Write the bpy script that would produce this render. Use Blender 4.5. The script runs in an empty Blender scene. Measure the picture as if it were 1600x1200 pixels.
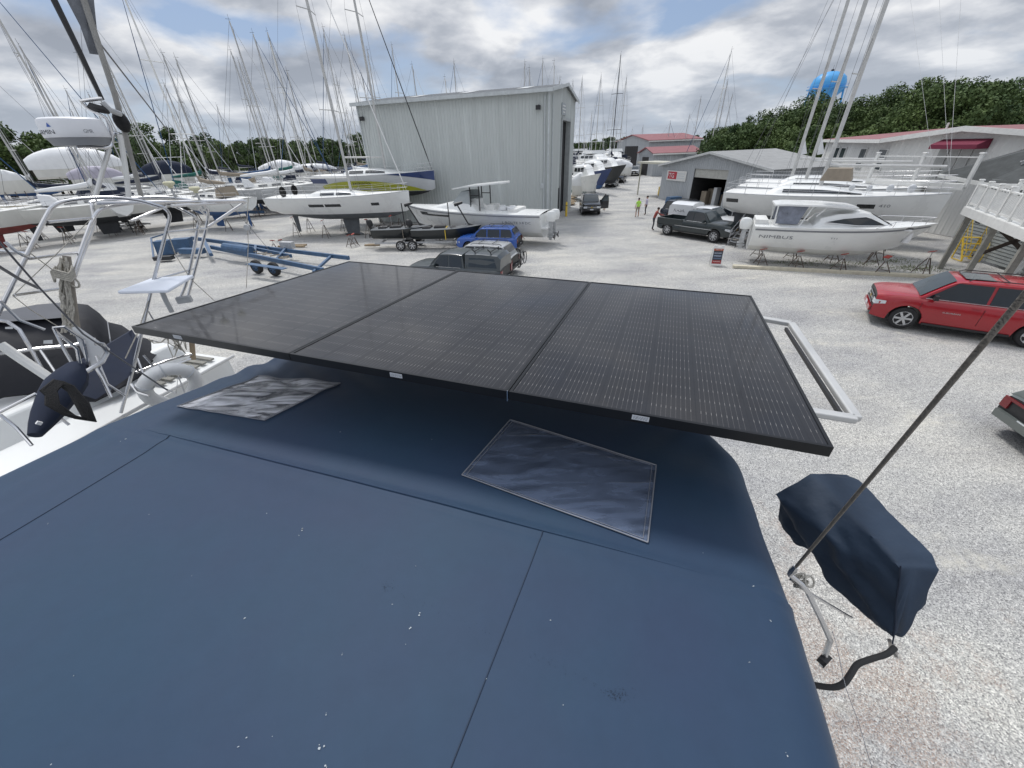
import bpy, bmesh, math, random
import numpy as np
from mathutils import Vector, Matrix, noise

rnd = random.Random(11)
scene = bpy.context.scene
col = scene.collection
PI = math.pi
R_ = math.radians

# ------------------------------------------------------------------ camera
H = 6.4                                   # eye height above the yard
FOC = 590.0
def _axes():
    n = Vector((35.0, 936.0, FOC)).normalized()
    up = -n
    f = Vector((0, 0, 1))
    y = (f - up * f.dot(up)).normalized()
    x = y.cross(up)
    return x, y, up
_ax, _ay, _au = _axes()
cam_d = bpy.data.cameras.new('camera')
cam = bpy.data.objects.new('camera', cam_d)
col.objects.link(cam)
def w_of(v):
    v = Vector(v)
    return Vector((_ax.dot(v), _ay.dot(v), _au.dot(v)))
_r, _u, _b = w_of((1, 0, 0)), w_of((0, -1, 0)), w_of((0, 0, -1))
cam.matrix_world = Matrix(((_r.x, _u.x, _b.x, 0), (_r.y, _u.y, _b.y, 0), (_r.z, _u.z, _b.z, H), (0, 0, 0, 1)))
cam_d.sensor_width = 36.0
cam_d.lens = FOC / 1600 * 36
cam_d.clip_start = 0.05
cam_d.clip_end = 3000
scene.camera = cam

# survey helpers: where a sight line meets a level z, or a given distance out
def ray(x, y):
    return w_of((x - 800.0, y - 600.0, FOC))
def px(x, y, z=0.0):
    v = ray(x, y)
    t = (z - H) / v.z
    return Vector((v.x * t, v.y * t, z))
def pr(x, y, d):
    v = ray(x, y)
    t = d / math.hypot(v.x, v.y)
    return Vector((v.x * t, v.y * t, H + v.z * t))

# ------------------------------------------------------------------ light
SUN_EL, SUN_AZ = R_(60), R_(-25)          # azimuth from +Y towards +X
scene.view_settings.view_transform = 'Standard'
scene.view_settings.look = 'None'
scene.view_settings.exposure = 0.0
scene.view_settings.gamma = 1.0
world = bpy.data.worlds.new('World')
scene.world = world
world.use_nodes = True
def build_world():
    nt = world.node_tree
    nt.nodes.clear()
    N = nt.nodes.new
    L = nt.links.new
    out = N('ShaderNodeOutputWorld')
    bg = N('ShaderNodeBackground')
    bg.inputs[1].default_value = 0.1
    sky = N('ShaderNodeTexSky')
    sky.sky_type = 'NISHITA'
    sky.sun_disc = False
    sky.sun_elevation = SUN_EL
    sky.sun_rotation = SUN_AZ
    sky.air_density = 1.0
    sky.dust_density = 1.2
    sky.ozone_density = 1.5
    tc = N('ShaderNodeTexCoord')
    sep = N('ShaderNodeSeparateXYZ')
    L(tc.outputs['Generated'], sep.inputs[0])
    def math_(op, a, b=None):
        n = N('ShaderNodeMath')
        n.operation = op
        for i, v in enumerate((a, b)):
            if v is None:
                continue
            if isinstance(v, (int, float)):
                n.inputs[i].default_value = v
            else:
                L(v, n.inputs[i])
        return n.outputs[0]
    zz = math_('MAXIMUM', sep.outputs[2], 0.0)
    den = math_('ADD', zz, 0.23)
    cx = math_('DIVIDE', sep.outputs[0], den)
    cy = math_('DIVIDE', sep.outputs[1], den)
    comb = N('ShaderNodeCombineXYZ')
    L(cx, comb.inputs[0]); L(cy, comb.inputs[1])
    def nz(scale, detail, rough, off, dist=0.0):
        mp = N('ShaderNodeMapping')
        mp.inputs['Location'].default_value = off
        L(comb.outputs[0], mp.inputs[0])
        n = N('ShaderNodeTexNoise')
        n.inputs['Scale'].default_value = scale
        n.inputs['Detail'].default_value = detail
        n.inputs['Roughness'].default_value = rough
        n.inputs['Distortion'].default_value = dist
        L(mp.outputs[0], n.inputs[0])
        return n.outputs[0]
    def ramp(v, stops):
        r = N('ShaderNodeValToRGB')
        e = r.color_ramp.elements
        while len(e) > 1:
            e.remove(e[-1])
        e[0].position, e[0].color = stops[0][0], (*stops[0][1], 1)
        for p, c in stops[1:]:
            k = e.new(p); k.color = (*c, 1)
        L(v, r.inputs[0])
        return r.outputs[0]
    cover = ramp(nz(1.35, 8, 0.5, (3.1, 7.7, 0), 0.15), [(0.35, (0, 0, 0)), (0.47, (1, 1, 1))])
    shade = ramp(nz(2.1, 7, 0.52, (11.3, 2.2, 4), 0.15), [(0.38, (3.4, 3.75, 4.4)), (0.48, (4.7, 5.05, 5.7)), (0.56, (6.6, 6.85, 7.35)), (0.65, (9.0, 9.1, 9.3))])
    skm = N('ShaderNodeMixRGB'); skm.inputs[0].default_value = 0.62
    L(sky.outputs[0], skm.inputs[1]); skm.inputs[2].default_value = (3.3, 4.4, 6.6, 1)
    mix = N('ShaderNodeMixRGB')
    L(cover, mix.inputs[0])
    L(skm.outputs[0], mix.inputs[1])
    L(shade, mix.inputs[2])
    # low sky pales towards the horizon
    hz = N('ShaderNodeMapRange')
    hz.inputs[1].default_value = 0.0; hz.inputs[2].default_value = 0.16
    hz.inputs[3].default_value = 0.5; hz.inputs[4].default_value = 0.0
    L(sep.outputs[2], hz.inputs[0])
    mx2 = N('ShaderNodeMixRGB')
    L(hz.outputs[0], mx2.inputs[0])
    L(mix.outputs[0], mx2.inputs[1])
    mx2.inputs[2].default_value = (5.4, 6.1, 7.0, 1)
    # the cloud deck is brightest overhead
    zn = N('ShaderNodeMapRange'); zn.interpolation_type = 'SMOOTHSTEP'
    zn.inputs[1].default_value = 0.42; zn.inputs[2].default_value = 0.95; zn.inputs[3].default_value = 1.0; zn.inputs[4].default_value = 1.9
    L(sep.outputs[2], zn.inputs[0])
    mz = N('ShaderNodeVectorMath'); mz.operation = 'SCALE'
    L(mx2.outputs[0], mz.inputs[0]); L(zn.outputs[0], mz.inputs['Scale'])
    L(mz.outputs[0], bg.inputs[0])
    L(bg.outputs[0], out.inputs[0])
build_world()
sun_d = bpy.data.lights.new('sun', 'SUN')
sun_d.energy = 2.2
sun_d.angle = R_(11)
sun_d.color = (1.0, 0.975, 0.94)
sun = bpy.data.objects.new('sun', sun_d)
col.objects.link(sun)
_sd = Vector((math.sin(SUN_AZ) * math.cos(SUN_EL), math.cos(SUN_AZ) * math.cos(SUN_EL), math.sin(SUN_EL)))
sun.rotation_euler = _sd.to_track_quat('Z', 'Y').to_euler()
sun.location = _sd * 60

# ------------------------------------------------------------------ materials
MATS = {}
def nodes(name):
    m = bpy.data.materials.new(name)
    m.use_nodes = True
    nt = m.node_tree
    return m, nt, nt.nodes.get('Principled BSDF')
def mat(name, c, rough=0.5, metal=0.0, var=0.12, scale=3.0, bump=0.0, bscale=60.0, coat=0.0, spec=0.5, streak=False):
    if name in MATS:
        return MATS[name]
    m, nt, b = nodes(name)
    b.inputs['Roughness'].default_value = rough
    b.inputs['Metallic'].default_value = metal
    b.inputs['Coat Weight'].default_value = coat
    b.inputs['Specular IOR Level'].default_value = spec
    tc = nt.nodes.new('ShaderNodeTexCoord')
    mp = nt.nodes.new('ShaderNodeMapping')
    nt.links.new(tc.outputs['Object'], mp.inputs[0])
    if streak:
        mp.inputs['Scale'].default_value = (1, 1, 0.12)
    n = nt.nodes.new('ShaderNodeTexNoise')
    n.inputs['Scale'].default_value = scale
    n.inputs['Detail'].default_value = 6
    n.inputs['Roughness'].default_value = 0.62
    nt.links.new(mp.outputs[0], n.inputs[0])
    r = nt.nodes.new('ShaderNodeValToRGB')
    e = r.color_ramp.elements
    e[0].position, e[1].position = 0.3, 0.7
    e[0].color = (*[x * (1 - var) for x in c], 1)
    e[1].color = (*[min(x * (1 + var), 1) for x in c], 1)
    nt.links.new(n.outputs[0], r.inputs[0])
    nt.links.new(r.outputs[0], b.inputs['Base Color'])
    rr = nt.nodes.new('ShaderNodeMapRange')
    rr.inputs[3].default_value = max(rough - 0.08, 0.02)
    rr.inputs[4].default_value = min(rough + 0.1, 1)
    nt.links.new(n.outputs[0], rr.inputs[0])
    nt.links.new(rr.outputs[0], b.inputs['Roughness'])
    if bump:
        n2 = nt.nodes.new('ShaderNodeTexNoise')
        n2.inputs['Scale'].default_value = bscale
        n2.inputs['Detail'].default_value = 3
        nt.links.new(tc.outputs['Object'], n2.inputs[0])
        bp = nt.nodes.new('ShaderNodeBump')
        bp.inputs['Strength'].default_value = bump
        bp.inputs['Distance'].default_value = 0.02
        nt.links.new(n2.outputs[0], bp.inputs['Height'])
        nt.links.new(bp.outputs[0], b.inputs['Normal'])
    MATS[name] = m
    return m

M = dict(
    steel=mat('stainless_steel', (0.62, 0.62, 0.63), 0.22, 1.0, 0.08),
    alu=mat('anodised_aluminium', (0.56, 0.56, 0.55), 0.42, 0.45, 0.10),
    mast=mat('mast_aluminium', (0.50, 0.50, 0.49), 0.5, 0.25, 0.10),
    mastwhite=mat('mast_white_paint', (0.72, 0.72, 0.70), 0.4, 0, 0.05),
    mastdark=mat('mast_dark', (0.035, 0.035, 0.04), 0.4, 0, 0.1),
    gel=mat('white_gelcoat', (0.76, 0.77, 0.76), 0.28, 0, 0.04, 1.2, coat=0.3),
    gelold=mat('chalky_white_gelcoat', (0.66, 0.66, 0.63), 0.5, 0, 0.08, 1.0, streak=True),
    cream=mat('cream_gelcoat', (0.66, 0.60, 0.43), 0.45, 0, 0.06, 1.0),
    lgrey=mat('pale_grey_paint', (0.56, 0.58, 0.60), 0.4, 0, 0.06, 1.0),
    deckw=mat('deck_white', (0.70, 0.70, 0.68), 0.6, 0, 0.08, 4.0),
    antigrey=mat('antifouling_grey', (0.11, 0.12, 0.13), 0.7, 0, 0.2, 2.0),
    antiblack=mat('antifouling_black', (0.03, 0.032, 0.036), 0.7, 0, 0.3, 2.0),
    antired=mat('antifouling_red', (0.20, 0.045, 0.04), 0.75, 0, 0.25, 2.0),
    antiblue=mat('antifouling_blue', (0.04, 0.10, 0.24), 0.7, 0, 0.2, 2.0),
    antigreen=mat('antifouling_green', (0.03, 0.20, 0.17), 0.7, 0, 0.2, 2.0),
    navy=mat('navy_hull_paint', (0.02, 0.045, 0.15), 0.3, 0, 0.1, 1.0, coat=0.3),
    yellowgreen=mat('yellow_green_vinyl', (0.44, 0.46, 0.035), 0.4, 0, 0.06, 1.0),
    black=mat('black_plastic', (0.018, 0.018, 0.02), 0.45, 0, 0.2),
    blackgel=mat('black_gelcoat', (0.012, 0.016, 0.018), 0.3, 0, 0.2, coat=0.4),
    rubber=mat('rubber', (0.022, 0.022, 0.023), 0.85, 0, 0.25, 8.0),
    rim=mat('wheel_alloy', (0.55, 0.56, 0.58), 0.28, 0.8, 0.1),
    galv=mat('galvanised_steel', (0.45, 0.46, 0.47), 0.5, 0.25, 0.2, 8.0),
    tglass=mat('tinted_glass', (0.012, 0.016, 0.02), 0.05, 0, 0.1, spec=0.8),
    glass=mat('grey_glass', (0.05, 0.065, 0.075), 0.05, 0, 0.1, spec=0.8),
    stand=mat('stand_rusty_steel', (0.10, 0.075, 0.06), 0.8, 0, 0.35, 9.0),
    standred=mat('stand_red_head', (0.35, 0.06, 0.045), 0.7, 0, 0.2, 9.0),
    wood=mat('weathered_timber', (0.30, 0.23, 0.15), 0.8, 0, 0.3, 6.0),
    darkwood=mat('dark_treated_timber', (0.07, 0.055, 0.045), 0.85, 0, 0.3, 6.0),
    greywood=mat('grey_post_timber', (0.24, 0.235, 0.21), 0.85, 0, 0.2, 6.0),
    blueframe=mat('blue_trailer_paint', (0.045, 0.10, 0.19), 0.55, 0, 0.25, 4.0, bump=0.15, bscale=20),
    yellow=mat('safety_yellow', (0.72, 0.50, 0.06), 0.5, 0, 0.1, 5.0),
    rail=mat('white_railing_paint', (0.68, 0.68, 0.66), 0.55, 0, 0.08, 4.0),
    rope=mat('weathered_rope', (0.48, 0.455, 0.40), 0.9, 0, 0.25, 40.0, bump=0.6, bscale=160),
    ropeblack=mat('black_rope', (0.012, 0.012, 0.013), 0.8, 0, 0.3, 40.0, bump=0.5, bscale=150),
    wire=mat('rigging_wire', (0.16, 0.16, 0.17), 0.5, 0.6, 0.1),
    tarpw=mat('white_shrink_wrap', (0.74, 0.75, 0.76), 0.5, 0, 0.05, 1.5, bump=0.3, bscale=5),
    tarpl=mat('lavender_grey_cover', (0.42, 0.40, 0.47), 0.8, 0, 0.08, 2.0, bump=0.3, bscale=5),
    tarpn=mat('navy_sail_cover', (0.011, 0.018, 0.040), 0.85, 0, 0.2, 3.0, bump=0.4, bscale=6),
    tarpg=mat('green_sail_cover', (0.02, 0.12, 0.10), 0.85, 0, 0.2, 3.0),
    tarpr=mat('red_sail_cover', (0.30, 0.03, 0.04), 0.85, 0, 0.2, 3.0),
    tarpt=mat('tan_canvas', (0.27, 0.23, 0.18), 0.85, 0, 0.15, 3.0),
    tarpb=mat('blue_tarp', (0.02, 0.07, 0.17), 0.7, 0, 0.2, 3.0),
    amber=mat('tail_light_red', (0.16, 0.008, 0.012), 0.15, 0, 0.1, coat=0.5),
    lamp=mat('headlamp_glass', (0.62, 0.65, 0.68), 0.12, 0.2, 0.2, 20.0),
    platew=mat('number_plate', (0.6, 0.62, 0.64), 0.5, 0, 0.1, 30.0),
    concrete=mat('concrete_kerb', (0.52, 0.48, 0.38), 0.85, 0, 0.15, 5.0, bump=0.4, bscale=30),
    skin=mat('skin', (0.42, 0.24, 0.17), 0.6, 0, 0.05),
    hiviz=mat('lime_shirt', (0.42, 0.75, 0.10), 0.8, 0, 0.08, 12),
    darkcloth=mat('dark_trousers', (0.03, 0.03, 0.04), 0.9, 0, 0.2, 12),
    khaki=mat('khaki_shorts', (0.30, 0.25, 0.19), 0.9, 0, 0.1, 12),
    lilac=mat('pale_lilac_shirt', (0.50, 0.46, 0.58), 0.85, 0, 0.15, 12),
    maroon=mat('maroon_shirt', (0.26, 0.06, 0.05), 0.85, 0, 0.15, 12),
    hair=mat('dark_hair', (0.03, 0.02, 0.015), 0.7, 0, 0.2, 12),
    letter=mat('grey_lettering', (0.20, 0.21, 0.23), 0.5, 0, 0.05),
    letterd=mat('dark_lettering', (0.04, 0.045, 0.055), 0.5, 0, 0.05),
    letterw=mat('white_lettering', (0.75, 0.75, 0.75), 0.5, 0, 0.05),
    letterred=mat('red_lettering', (0.45, 0.03, 0.05), 0.5, 0, 0.05),
    letterblue=mat('blue_mark', (0.05, 0.12, 0.40), 0.5, 0, 0.05),
)
def paint(name, c, rough=0.25):
    return mat(name, c, rough, 0.0, 0.05, 1.5, coat=0.6)

# ------------------------------------------------------------------ mesh builder
class MB:
    def __init__(s):
        s.v, s.f, s.m = [], [], []
    def add(s, vs, fs, mi=0):
        o = len(s.v)
        s.v += [Vector(v) for v in vs]
        for k, f in enumerate(fs):
            s.f.append([i + o for i in f])
            s.m.append(mi[k] if isinstance(mi, list) else mi)
        return s
    def box(s, c, d, rot=None, mi=0, top=1.0):
        x, y, z = d[0] / 2, d[1] / 2, d[2] / 2
        vs = [(-x, -y, -z), (x, -y, -z), (x, y, -z), (-x, y, -z), (-x * top, -y * top, z), (x * top, -y * top, z), (x * top, y * top, z), (-x * top, y * top, z)]
        vs = [Vector(v) for v in vs]
        if rot is not None:
            if isinstance(rot, (int, float)):
                rot = Matrix.Rotation(rot, 3, 'Z')
            vs = [rot @ v for v in vs]
        c = Vector(c)
        return s.add([v + c for v in vs], [(0, 3, 2, 1), (4, 5, 6, 7), (0, 1, 5, 4), (1, 2, 6, 5), (2, 3, 7, 6), (3, 0, 4, 7)], mi)
    def bar(s, a, b, w, h, mi=0):
        a, b = Vector(a), Vector(b)
        d = b - a
        rot = d.to_track_quat('X', 'Z').to_matrix()
        return s.box((a + b) / 2, (d.length, w, h), rot, mi)
    def tube(s, pts, r, n=8, mi=0, closed=False):
        pts = [Vector(p) for p in pts]
        rs = r if isinstance(r, (list, tuple)) else [r] * len(pts)
        rings = []
        prev = None
        N = len(pts)
        for i, p in enumerate(pts):
            if closed:
                t = pts[(i + 1) % N] - pts[i - 1]
            else:
                t = pts[min(i + 1, N - 1)] - pts[max(i - 1, 0)]
            t = t.normalized()
            if prev is None:
                a = Vector((0, 0, 1)) if abs(t.z) < 0.9 else Vector((1, 0, 0))
                u = t.cross(a).normalized()
            else:
                u = (prev - t * prev.dot(t)).normalized()
            prev = u
            w = t.cross(u)
            rings.append([p + (u * math.cos(2 * PI * k / n) + w * math.sin(2 * PI * k / n)) * rs[i] for k in range(n)])
        return s.loft(rings, mi, cap=not closed, loop=closed)
    def loft(s, rings, mi=0, cap=True, closed=True, loop=False):
        n = len(rings[0])
        vs = [v for r in rings for v in r]
        fs = []
        K = len(rings)
        for i in range(K if loop else K - 1):
            j = (i + 1) % K
            for k in range(n if closed else n - 1):
                l = (k + 1) % n
                fs.append((i * n + k, i * n + l, j * n + l, j * n + k))
        mm = mi
        if callable(mi):
            mm = [mi(q // (n if closed else n - 1), q % (n if closed else n - 1)) for q in range(len(fs))]
        if cap and not loop:
            fs.append(tuple(range(n))[::-1])
            fs.append(tuple((K - 1) * n + k for k in range(n)))
            if isinstance(mm, list):
                mm += [mm[0], mm[-1]]
        return s.add(vs, fs, mm)
    def lathe(s, prof, c=(0, 0, 0), n=20, axis='Z', mi=0, cap=True):
        rings = []
        for r, z in prof:
            ring = []
            for k in range(n):
                a = 2 * PI * k / n
                x, y = max(r, 1e-4) * math.cos(a), max(r, 1e-4) * math.sin(a)
                p = (x, y, z) if axis == 'Z' else ((x, z, y) if axis == 'Y' else (z, x, y))
                ring.append(Vector(c) + Vector(p))
            rings.append(ring)
        return s.loft(rings, mi, cap=cap)
    def prism(s, poly, y0, y1, plane='XZ', mi=0):
        def f(p, t):
            return (p[0], t, p[1]) if plane == 'XZ' else ((p[0], p[1], t) if plane == 'XY' else (t, p[0], p[1]))
        return s.loft([[f(p, y0) for p in poly], [f(p, y1) for p in poly]], mi)
    def ball(s, c, r, n=12, mi=0, sc=(1, 1, 1)):
        prof = [(math.sin(PI * i / 8) * r, -math.cos(PI * i / 8) * r) for i in range(9)]
        o = len(s.v)
        s.lathe(prof, (0, 0, 0), n, 'Z', mi)
        for i in range(o, len(s.v)):
            q = s.v[i]
            s.v[i] = Vector((q.x * sc[0] + c[0], q.y * sc[1] + c[1], q.z * sc[2] + c[2]))
        return s
    def xf(s, mtx, start=0):
        for i in range(start, len(s.v)):
            s.v[i] = mtx @ s.v[i]
        return s
    def build(s, name, mats, parent=None, smooth=35, label=None, sub=0):
        me = bpy.data.meshes.new(name)
        me.from_pydata([tuple(v) for v in s.v], [], s.f)
        if not isinstance(mats, (list, tuple)):
            mats = [mats]
        for m in mats:
            me.materials.append(m)
        if len(mats) > 1:
            me.polygons.foreach_set('material_index', s.m)
        bm = bmesh.new(); bm.from_mesh(me)
        bmesh.ops.recalc_face_normals(bm, faces=bm.faces)
        bm.to_mesh(me); bm.free()
        if smooth:
            me.polygons.foreach_set('use_smooth', [True] * len(me.polygons))
            me.set_sharp_from_angle(angle=R_(smooth))
        me.update()
        o = bpy.data.objects.new(name, me)
        col.objects.link(o)
        if parent is not None:
            o.parent = parent
        if label:
            o['label'] = label
        if sub:
            md = o.modifiers.new('sub', 'SUBSURF'); md.levels = sub; md.render_levels = sub
        return o

def tag(o, label, cat, group=None, kind=None):
    if label: o['label'] = label
    if cat: o['category'] = cat
    if group: o['group'] = group
    if kind: o['kind'] = kind
    return o
def thing(name, label, cat, loc=(0, 0, 0), rz=0.0, group=None):
    o = bpy.data.objects.new(name, None)
    o.empty_display_size = 0.3
    col.objects.link(o)
    o.location = loc
    o.rotation_euler = (0, 0, rz)
    return tag(o, label, cat, group)
def copy_tree(o, parent=None, loc=None, rz=None, label=None, group=None, scale=None):
    c = o.copy()
    col.objects.link(c)
    if parent is not None:
        c.parent = parent
    if loc is not None: c.location = loc
    if rz is not None: c.rotation_euler = (0, 0, rz)
    if label: c['label'] = label
    if group: c['group'] = group
    if scale: c.scale = (scale,) * 3
    for ch in list(o.children):
        copy_tree(ch, c)
    return c
def lerp(a, b, t):
    return a + (b - a) * t
def text2d(s, size=1.0, extrude=0.0):
    cu = bpy.data.curves.new('t', 'FONT')
    cu.body = s
    cu.size = size
    cu.resolution_u = 2
    o = bpy.data.objects.new('t', cu)
    col.objects.link(o)
    bpy.context.view_layer.update()
    dg = bpy.context.evaluated_depsgraph_get()
    me = bpy.data.meshes.new_from_object(o.evaluated_get(dg))
    vs = [Vector(v.co) for v in me.vertices]
    fs = [tuple(p.vertices) for p in me.polygons]
    bpy.data.objects.remove(o)
    bpy.data.meshes.remove(me)
    bpy.data.curves.remove(cu)
    x0 = min(v.x for v in vs); x1 = max(v.x for v in vs); y0 = min(v.y for v in vs); y1 = max(v.y for v in vs)
    return [((v.x - x0), (v.y - y0)) for v in vs], fs, x1 - x0, y1 - y0
def text_obj(s, w, h, fn, material, parent, name='lettering'):
    """flat lettering w by h metres, fn(u, v) -> point, u 0..w, v 0..h"""
    vs, fs, tw, th = text2d(s)
    mb = MB()
    mb.add([fn(x / tw * w, y / th * h) for x, y in vs], fs)
    return mb.build(name, material, parent, smooth=0)
def plane_fn(o, ux, uy):
    o, ux, uy = Vector(o), Vector(ux).normalized(), Vector(uy).normalized()
    return lambda u, v: o + ux * u + uy * v

# ------------------------------------------------------------------ ground
def ground_mat():
    m, nt, b = nodes('gravel')
    N, L = nt.nodes.new, nt.links.new
    tc = N('ShaderNodeTexCoord')
    def noise_(scale, detail=5, rough=0.6, mp=None):
        n = N('ShaderNodeTexNoise')
        n.inputs['Scale'].default_value = scale
        n.inputs['Detail'].default_value = detail
        n.inputs['Roughness'].default_value = rough
        if mp:
            k = N('ShaderNodeMapping'); k.inputs['Rotation'].default_value = mp[0]; k.inputs['Scale'].default_value = mp[1]
            L(tc.outputs['Object'], k.inputs[0]); L(k.outputs[0], n.inputs[0])
        else:
            L(tc.outputs['Object'], n.inputs[0])
        return n.outputs[0]
    def ramp(v, stops):
        r = N('ShaderNodeValToRGB'); e = r.color_ramp.elements
        e[0].position, e[0].color = stops[0][0], (*stops[0][1], 1)
        e[1].position, e[1].color = stops[-1][0], (*stops[-1][1], 1)
        for p, c in stops[1:-1]:
            k = e.new(p); k.color = (*c, 1)
        L(v, r.inputs[0]); return r.outputs[0]
    def mixc(f, a, b_, mode='MIX'):
        n = N('ShaderNodeMixRGB'); n.blend_type = mode
        if isinstance(f, float): n.inputs[0].default_value = f
        else: L(f, n.inputs[0])
        for i, q in ((1, a), (2, b_)):
            if isinstance(q, tuple): n.inputs[i].default_value = (*q, 1)
            else: L(q, n.inputs[i])
        return n.outputs[0]
    vo = N('ShaderNodeTexVoronoi'); vo.inputs['Scale'].default_value = 60; L(tc.outputs['Object'], vo.inputs[0])
    bw = N('ShaderNodeRGBToBW'); L(vo.outputs['Color'], bw.inputs[0])
    stone = ramp(bw.outputs[0], [(0.10, (0.18, 0.18, 0.185)), (0.38, (0.365, 0.365, 0.36)), (0.62, (0.465, 0.465, 0.455)), (0.9, (0.68, 0.675, 0.655))])
    big = ramp(noise_(0.22, 6, 0.6), [(0.32, (0.80, 0.80, 0.82)), (0.5, (0.97, 0.96, 0.94)), (0.70, (1.15, 1.12, 1.06))])
    c = mixc(1.0, stone, big, 'MULTIPLY')
    # rutted, drifted bands running with the traffic
    tr = ramp(noise_(1.0, 5, 0.62, ((0, 0, R_(-58)), (0.16, 0.55, 1))), [(0.34, (0.82, 0.82, 0.84)), (0.5, (1, 1, 1)), (0.66, (1.16, 1.155, 1.13))])
    c = mixc(1.0, c, tr, 'MULTIPLY')
    fine = ramp(noise_(9.0, 4, 0.7), [(0.3, (0.78, 0.78, 0.78)), (0.7, (1.2, 1.2, 1.2))])
    c = mixc(0.7, c, fine, 'MULTIPLY')
    # pale clayey fines
    cl = ramp(noise_(0.35, 7, 0.65, ((0, 0, R_(-20)), (0.6, 1.6, 1))), [(0.56, (0, 0, 0)), (0.68, (1, 1, 1))])
    clf = mixc(1.0, cl, ramp(noise_(5, 3), [(0.4, (0.15, 0.15, 0.15)), (0.65, (0.75, 0.75, 0.75))]), 'MULTIPLY')
    c = mixc(clf, c, (0.62, 0.59, 0.51))
    # reddish stone near the boat
    rd = N('ShaderNodeTexNoise'); rd.inputs['Scale'].default_value = 1.1; rd.inputs['Detail'].default_value = 6; rd.inputs['Roughness'].default_value = 0.75
    L(tc.outputs['Object'], rd.inputs[0])
    sp = N('ShaderNodeSeparateXYZ'); L(tc.outputs['Object'], sp.inputs[0])
    dv = N('ShaderNodeVectorMath'); dv.operation = 'DISTANCE'; L(tc.outputs['Object'], dv.inputs[0]); dv.inputs[1].default_value = (3.6, 2.2, 0)
    dm = N('ShaderNodeMapRange'); L(dv.outputs['Value'], dm.inputs[0]); dm.inputs[1].default_value = 1.0; dm.inputs[2].default_value = 5.0; dm.inputs[3].default_value = 0.21; dm.inputs[4].default_value = -0.12
    ad = N('ShaderNodeMath'); ad.operation = 'ADD'; L(rd.outputs[0], ad.inputs[0]); L(dm.outputs[0], ad.inputs[1])
    rf = ramp(ad.outputs[0], [(0.60, (0, 0, 0)), (0.72, (0.65, 0.65, 0.65))])
    rsel = mixc(1.0, rf, ramp(vo.outputs['Distance'], [(0.2, (1, 1, 1)), (0.6, (0.1, 0.1, 0.1))]), 'MULTIPLY')
    c = mixc(rsel, c, (0.34, 0.20, 0.13))
    L(c, b.inputs['Base Color'])
    b.inputs['Roughness'].default_value = 0.9
    bp = N('ShaderNodeBump'); bp.inputs['Strength'].default_value = 0.55; bp.inputs['Distance'].default_value = 0.03
    L(vo.outputs['Distance'], bp.inputs['Height'])
    L(bp.outputs[0], b.inputs['Normal'])
    return m
def build_ground():
    mb = MB()
    xs = [-1200, -400, -150] + [-100 + 4 * i for i in range(51)] + [150, 400, 1200]
    ys = [-400, -100, -20] + [-10 + 4 * i for i in range(40)] + [200, 400, 1500]
    vs = []
    for y in ys:
        for x in xs:
            z = 0.0
            if -90 < x < 95 and 8 < y < 120:
                z = 0.05 * noise.noise(Vector((x * 0.13, y * 0.13, 0))) - 0.02
            vs.append((x, y, z))
    n = len(xs)
    fs = [(j * n + i, j * n + i + 1, (j + 1) * n + i + 1, (j + 1) * n + i) for j in range(len(ys) - 1) for i in range(n - 1)]
    mb.add(vs, fs)
    o = mb.build('ground', ground_mat(), smooth=60)
    tag(o, 'pale grey gravel yard with wheel drifts', None, kind='structure')
build_ground()

# weeds along the kerb: countless small blades
def build_weeds():
    mb = MB()
    for k in range(1500):
        t = rnd.random()
        cx_, cy_ = rnd.choice([(1420, 418, ), (1250, 410), (1395, 408), (1330, 412), (1440, 421)])
        p = px(cx_ + rnd.gauss(0, 26), cy_ + rnd.gauss(0, 2.4), 0)
        for q in range(2):
            a = rnd.uniform(0, 2 * PI); h = rnd.uniform(0.02, 0.10); w = 0.012
            d = Vector((math.cos(a), math.sin(a), 0))
            e = Vector((-d.y, d.x, 0))
            mb.add([p + d * w, p - d * w, p + e * rnd.uniform(-.05, .05) + Vector((0, 0, h))], [(0, 1, 2)])
    o = mb.build('weeds', mat('weed_green', (0.11, 0.14, 0.05), 0.8, 0, 0.3, 3), smooth=0)
    tag(o, 'thin green weeds in the gravel along the concrete kerb', 'weeds', kind='stuff')
build_weeds()
kb = MB()
_a, _b_ = px(1145, 416, 0.06), px(1660, 442, 0.06)
_n = 6
for i in range(_n):
    p, q = _a.lerp(_b_, i / _n), _a.lerp(_b_, (i + 0.995) / _n)
    kb.bar(p + Vector((0, 0, rnd.uniform(-.01, .01))), q, 0.32, 0.14)
tag(kb.build('concrete_kerb', M['concrete'], smooth=0), 'long pale concrete kerb laid in the gravel behind the red car', 'kerb')
# ================================================================== own boat
BR = Vector((0.944, -0.330, 0)); BV = Vector((0.330, 0.944, 0))
def bp_(u, v, z):
    return BR * u + BV * v + Vector((0, 0, z))
def smooth01(t):
    t = max(0.0, min(1.0, t)); return t * t * (3 - 2 * t)

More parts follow.
